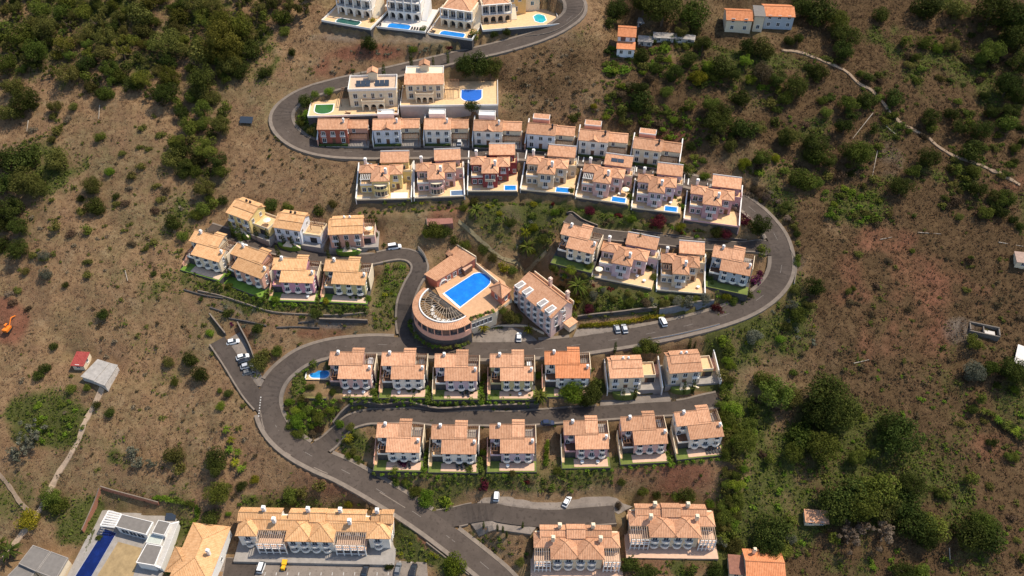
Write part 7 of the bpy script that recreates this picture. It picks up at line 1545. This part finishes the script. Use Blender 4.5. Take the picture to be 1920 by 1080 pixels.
bed([(345,510),(375,520),(420,535),(440,560),(400,552),(350,530)], 12, 4, 8, GM, 'shrub below the house at the west tip', 'shrubs at the west tip')
bed([(885,380),(1060,378),(1075,395),(1040,430),(1030,470),(1010,490),(960,470),(920,440),(880,410)], 46, 4, 9, ('mid','olive','grey','brown','lime','dark'), 'mixed shrub on the slope north of the hotel', 'shrubs north of the hotel')
bed([(700,378),(870,376),(930,372),(940,380),(800,395),(700,392)], 26, 4, 8, ('mid','olive','dark','grey','lime'), 'shrub on the strip below the yellow and pink villas', 'shrubs below the western villas')
bed([(1085,392),(1180,404),(1280,424),(1360,440),(1390,446),(1300,444),(1200,432),(1120,420)], 40, 4, 8, ('mid','bright','olive','red','brown','dark'), 'shrub on the bank between the curved terrace and the inner lane', 'shrubs above the inner lane')
bed([(1030,495),(1100,515),(1110,540),(1200,552),(1330,560),(1330,575),(1180,590),(1090,596),(1065,570),(1040,530)], 80, 5, 9, ('mid','olive','dark','brown','olive','grey'), 'mixed shrub on the planted slope above the hotel parking', 'shrubs above the hotel parking', kinds=('bush','bush','round'))
bed([(1335,555),(1400,548),(1425,545),(1400,575),(1350,592),(1335,585)], 14, 5, 9, GM, 'shrub on the bank inside the big bend', 'shrubs inside the big bend')
bed([(632,822),(655,800),(672,798),(668,850),(690,868),(675,872),(645,850)], 20, 5, 10, GM, 'shrub in the bed at the fork of the middle lane', 'shrubs at the lane fork', kinds=('bush','round'))
bed([(690,880),(760,892),(850,895),(880,898),(850,925),(820,950),(790,940),(740,910)], 34, 4, 8, GM+('brown',), 'shrub on the bank between the lower row and the bottom road', 'shrubs below the lower row')
bed([(900,900),(1050,890),(1120,885),(1150,905),(1090,918),(1040,928),(960,915)], 40, 4, 9, ('mid','olive','brown','dark'), 'shrub on the bank above the lower parking strip', 'shrubs above the lower parking')
bed([(865,985),(890,1000),(980,1010),(990,1060),(960,1060),(900,1020)], 22, 4, 8, ('olive','mid','brown','dark'), 'shrub in the reddish bed south of the parking bay', 'shrubs south of the parking bay')
bed([(450,930),(560,940),(690,950),(720,965),(600,955),(450,948)], 26, 4, 8, ('mid','olive','olive'), 'shrub on the grassy bank above the long apartment block', 'shrubs above the apartment block')
bed([(745,985),(790,1020),(830,1050),(790,1060),(745,1045)], 16, 4, 8, ('olive','mid','lime'), 'shrub on the bank east of the long apartment block', 'shrubs east of the apartment block')
bed([(1165,1040),(1340,1045),(1340,1085),(1165,1085)], 24, 4, 10, ('dark','mid','olive','brown'), 'shrub on the slope below the apartment block by the hedge', 'shrubs below the eastern apartment block')
bed([(1180,890),(1345,870),(1345,940),(1200,940)], 16, 3, 7, ('mid','brown','dark'), 'small shrub on the red earth plot', 'shrubs on the red earth plot')
bed([(640,744),(860,744),(1010,746),(1010,764),(860,766),(660,765)], 60, 6, 9, ('mid','bright','bright','olive'), 'shrub on the bank above the winding stone wall', 'shrubs above the winding stone wall')
bed([(650,85),(830,85),(830,100),(760,108),(650,100)], 30, 3, 6, ('grey','brown','grey'), 'grey lavender-like shrub below the top villa walls', 'grey shrubs below the top villas')
bed([(560,200),(577,225),(595,245),(597,262),(575,255),(556,235)], 14, 4, 8, GM, 'green shrub on the bank inside the hairpin', 'shrubs inside the hairpin')
bed([(540,95),(640,110),(720,130),(650,145),(560,150),(540,130)], 24, 3, 7, ('brown','olive','dry'), 'dried shrub on the reddish slope below the top villas', 'dried shrubs below the top villas')
bed([(960,90),(1110,60),(1130,240),(960,210)], 60, 4, 8, ('brown','olive','dry','brown'), 'brown scrub on the slope above the town houses', 'brown scrub above the town houses')
bed([(490,240),(520,255),(560,290),(610,310),(560,330),(500,300)], 16, 3, 7, ('dark','olive','brown'), 'small dark shrub outside the hairpin', 'shrubs outside the hairpin')
bed([(1360,350),(1440,385),(1480,420),(1500,480),(1490,400),(1420,340)], 36, 5, 10, ('brown','olive','dark','dry'), 'scrub along the outer edge of the big bend', 'scrub outside the big bend', kinds=('bush','round'))
bed([(1360,620),(1480,560),(1540,520),(1530,640),(1480,700),(1380,690)], 44, 4, 9, ('olive','mid','grey','lime','brown'), 'shrub on the slope below the big bend', 'shrubs below the big bend')
bed([(1130,60),(1330,75),(1480,90),(1500,330),(1300,330),(1130,230)], 330, 5, 15, ('mid','mid','olive','brown','bright','dark'), 'shrub in the green tangle of the northeast slope', 'shrubs of the northeast slope', .5)
bed([(1500,110),(1915,20),(1915,400),(1600,420),(1500,330)], 330, 4, 15, ('dark','olive','brown','olive','mid'), 'shrub scattered beside the dirt footpath slope', 'shrubs of the footpath slope', .55)
bed([(1540,420),(1915,360),(1915,720),(1560,720)], 200, 3, 10, ('brown','olive','brown','brown'), 'low brown scrub on the bare eastern slope', 'scrub of the bare eastern slope', .7)
bed([(1390,680),(1800,700),(1915,720),(1915,1075),(1400,1075)], 330, 4, 11, ('mid','olive','bright','olive','brown','bright'), 'shrub in the overgrown southeast slope', 'shrubs of the southeast slope', .5)
bed([(1535,360),(1600,350),(1660,375),(1650,415),(1560,420)], 26, 7, 12, ('bright','mid'), 'lush green bramble on the eastern slope', 'bright brambles', .55)
bed([(5,160),(320,180),(430,400),(340,560),(5,600)], 190, 3, 12, ('olive','olive','brown','olive','dry'), 'low shrub dotted over the dry western slope', 'shrubs of the dry western slope', .6)
bed([(5,610),(390,600),(480,760),(480,930),(250,930),(5,900)], 130, 3, 9, ('olive','brown','brown','olive','dry'), 'low shrub dotted over the southwestern slope', 'shrubs of the southwestern slope', .8)
bed([(55,760),(140,750),(160,800),(110,840),(60,830)], 22, 6, 10, ('bright','mid'), 'bright green bush below the sheet sheds', 'green bushes below the sheds', .6)
bed([(360,560),(460,575),(690,600),(680,630),(520,650),(450,620)], 26, 4, 7, ('brown','olive','grey'), 'small shrub on the terraced slope below the west rows', 'shrubs below the west rows', 1.0)
bed([(430,290),(640,300),(660,370),(560,370),(430,340)], 20, 3, 6, ('brown','dry','brown'), 'small brown shrub on the dry plot west of the yellow villa', 'shrubs of the dry plot', 1.2)

for i in range(11):
    f = .02+.09*i; x, y, _ = along(deck[5], deck[4], f, 0); plant(0, 540, 5.5, pick('mid','olive','bright','brown'), 'bush', 'shrub in the planting trough along the hotel pool deck', 'shrubs of the pool deck trough', place=(x*.97+HO[0], y*.95+HO[1]+.5, HD+.1))
hedge_line([(925,617),(935,617),(948,616)], 7, ('mid',), 'clipped green hedge in front of the hotel garden wall', 'hotel forecourt hedge', .9, hz=1.2)
for a in arc[2:-1]:
    p = pt_(HR+3.7, a); plant(0, 540, 6, pick('mid','bright','olive'), 'bush', 'green shrub on the planted ledge around the round hotel hall', 'shrubs around the round hall', place=(p[0]+HO[0], p[1]+HO[1], HD-4.6+G.uniform(-.3,.3)))
# --- fallen logs and boulders
def log(a, b_, lab):
    p, q = Vector(at(*a)), Vector(at(*b_)); d = q-p; o = obj('fallen_log', MB().bar((0,0,.25), tuple(d+Vector((0,0,.25))), .16, 6, .09).mesh('fallen_log', plain('bleached_wood', (.36,.31,.25), .9, .15)), None, p); tag(o, lab, 'log', 'fallen logs on the slopes')
for a, b_, lab in (((1644,285),(1632,345),'long bleached log lying downhill below the footpath'), ((1636,214),(1598,262),'bleached log between two trees below the footpath fork'), ((1720,438),(1765,440),'bleached log at the top of the bare eastern slope'), ((1600,683),(1628,677),'short pale log on the low part of the bare slope'), ((1870,458),(1920,465),'pale log near the small brown hut'), ((235,508),(240,528),'thin bleached log on the dry western slope'), ((188,200),(186,225),'thin pale dead trunk below the northwest wood'), ((54,228),(52,250),'pale dead trunk at the west edge'), ((1778,1030),(1780,1060),'pale log beside the dark southeast trees'), ((1650,450),(1672,446),'short log west of the bare slope top'), ((1660,240),(1678,252),'short dark log east of the bleached one')): log(a, b_, lab)
# --- grass and scrub nobody could count
def cover(name, n, mat, test, size, blades, label, spread, up):
    pts = []; 
    xs = G.uniform(X0+20, X1-20, n*4); ys = G.uniform(Y0+5, Y1-5, n*4); j = ((xs-X0)/H).astype(int); i = ((ys-Y0)/H).astype(int)
    qx, qy = to_px(xs, ys, ZT[i, j]); ok = (~fix[i, j]) & (qx > -60) & (qx < 1980) & (qy > -60) & (qy < 1140) & (far[i, j] > .12) & (G.random(n*4) < test(i, j)); xs, ys, i, j = xs[ok][:n], ys[ok][:n], i[ok][:n], j[ok][:n]
    fx, fy = (xs-X0)/H-j, (ys-Y0)/H-i; z = (ZT[i,j]*(1-fx)+ZT[i,j+1]*fx)*(1-fy)+(ZT[i+1,j]*(1-fx)+ZT[i+1,j+1]*fx)*fy
    k = len(xs); s = size*(.5+G.random(k)**2*1.3); c = np.repeat(np.c_[xs, ys, z], blades, 0); ss = np.repeat(s, blades)[:, None]; m_ = k*blades
    d = G.normal(size=(m_, 3)); d[:, 2] = np.abs(d[:, 2])*.45; d /= np.linalg.norm(d, axis=1)[:, None]; p = c+d*ss*spread+[0, 0, .05]
    nn = d+G.normal(scale=.6, size=(m_, 3)); nn[:, 2] += up; nn /= np.linalg.norm(nn, axis=1)[:, None]; a = np.cross(nn, G.normal(size=(m_, 3))); a /= np.linalg.norm(a, axis=1)[:, None]; b = np.cross(nn, a); q = ss*(.5+.5*G.random((m_, 1)))*.55
    V = np.stack([p-a*q, p-b*q*.55, p+a*q, p+b*q*.55], 1).reshape(-1, 3); o = obj(name, cloud_mesh(name, V, mat)); tag(o, label, kind='stuff')
DRYG = leaf_mat('straw_tufts', (.13,.083,.042), (.21,.138,.075), (.30,.205,.115)); DRKG = leaf_mat('dark_tufts', (.072,.049,.023), (.112,.075,.038), (.16,.108,.057)); GRNG = leaf_mat('green_tufts', (.044,.056,.009), (.080,.098,.017), (.122,.138,.03))
cover('dry_grass', 80000, DRYG, lambda i, j: np.clip(.9-zg[i,j]*1.3-zd[i,j]*.8-zr[i,j]*.6, .05, 1), .36, 3, 'dry straw-coloured grass on the slopes', .8, 1.5)
cover('dry_scrub', 52000, DRKG, lambda i, j: np.clip(zd[i,j]*1.0-.05-zg[i,j]*.4-zr[i,j]*.3+.12*np.clip(n2[i,j], 0, 1), .006, 1), .5, 4, 'low dark dried scrub on the slopes', .8, 1.1)
cover('undergrowth', 36000, GRNG, lambda i, j: np.clip(zg[i,j]*1.3-.12, 0, 1), .75, 4, 'green undergrowth in the damper hollows', .8, 1.1)

finish_plants()
# things that look alike are told apart by their place, counted from the west
bpy.context.view_layer.update(); same = {}
for o in S.objects:
    if o.parent is None and o.get('label') and o.get('group'): same.setdefault((o['label'], o['group']), []).append(o)
ORDN = ('', 'second', 'third', 'fourth', 'fifth', 'sixth', 'seventh', 'eighth', 'ninth', 'tenth', 'eleventh', 'twelfth')
for (lb, g_), v in same.items():
    n_ = len(lb.split())
    if 1 < len(v) <= 12 and n_ <= (15 if len(v) == 2 else 13):
        v.sort(key=lambda o: o.matrix_world.translation.x)
        for i, o in enumerate(v): o['label'] = lb + (', westernmost' if i == 0 else ', easternmost' if i == len(v)-1 else f', {ORDN[i]} from west')
print('plants', TC[0])
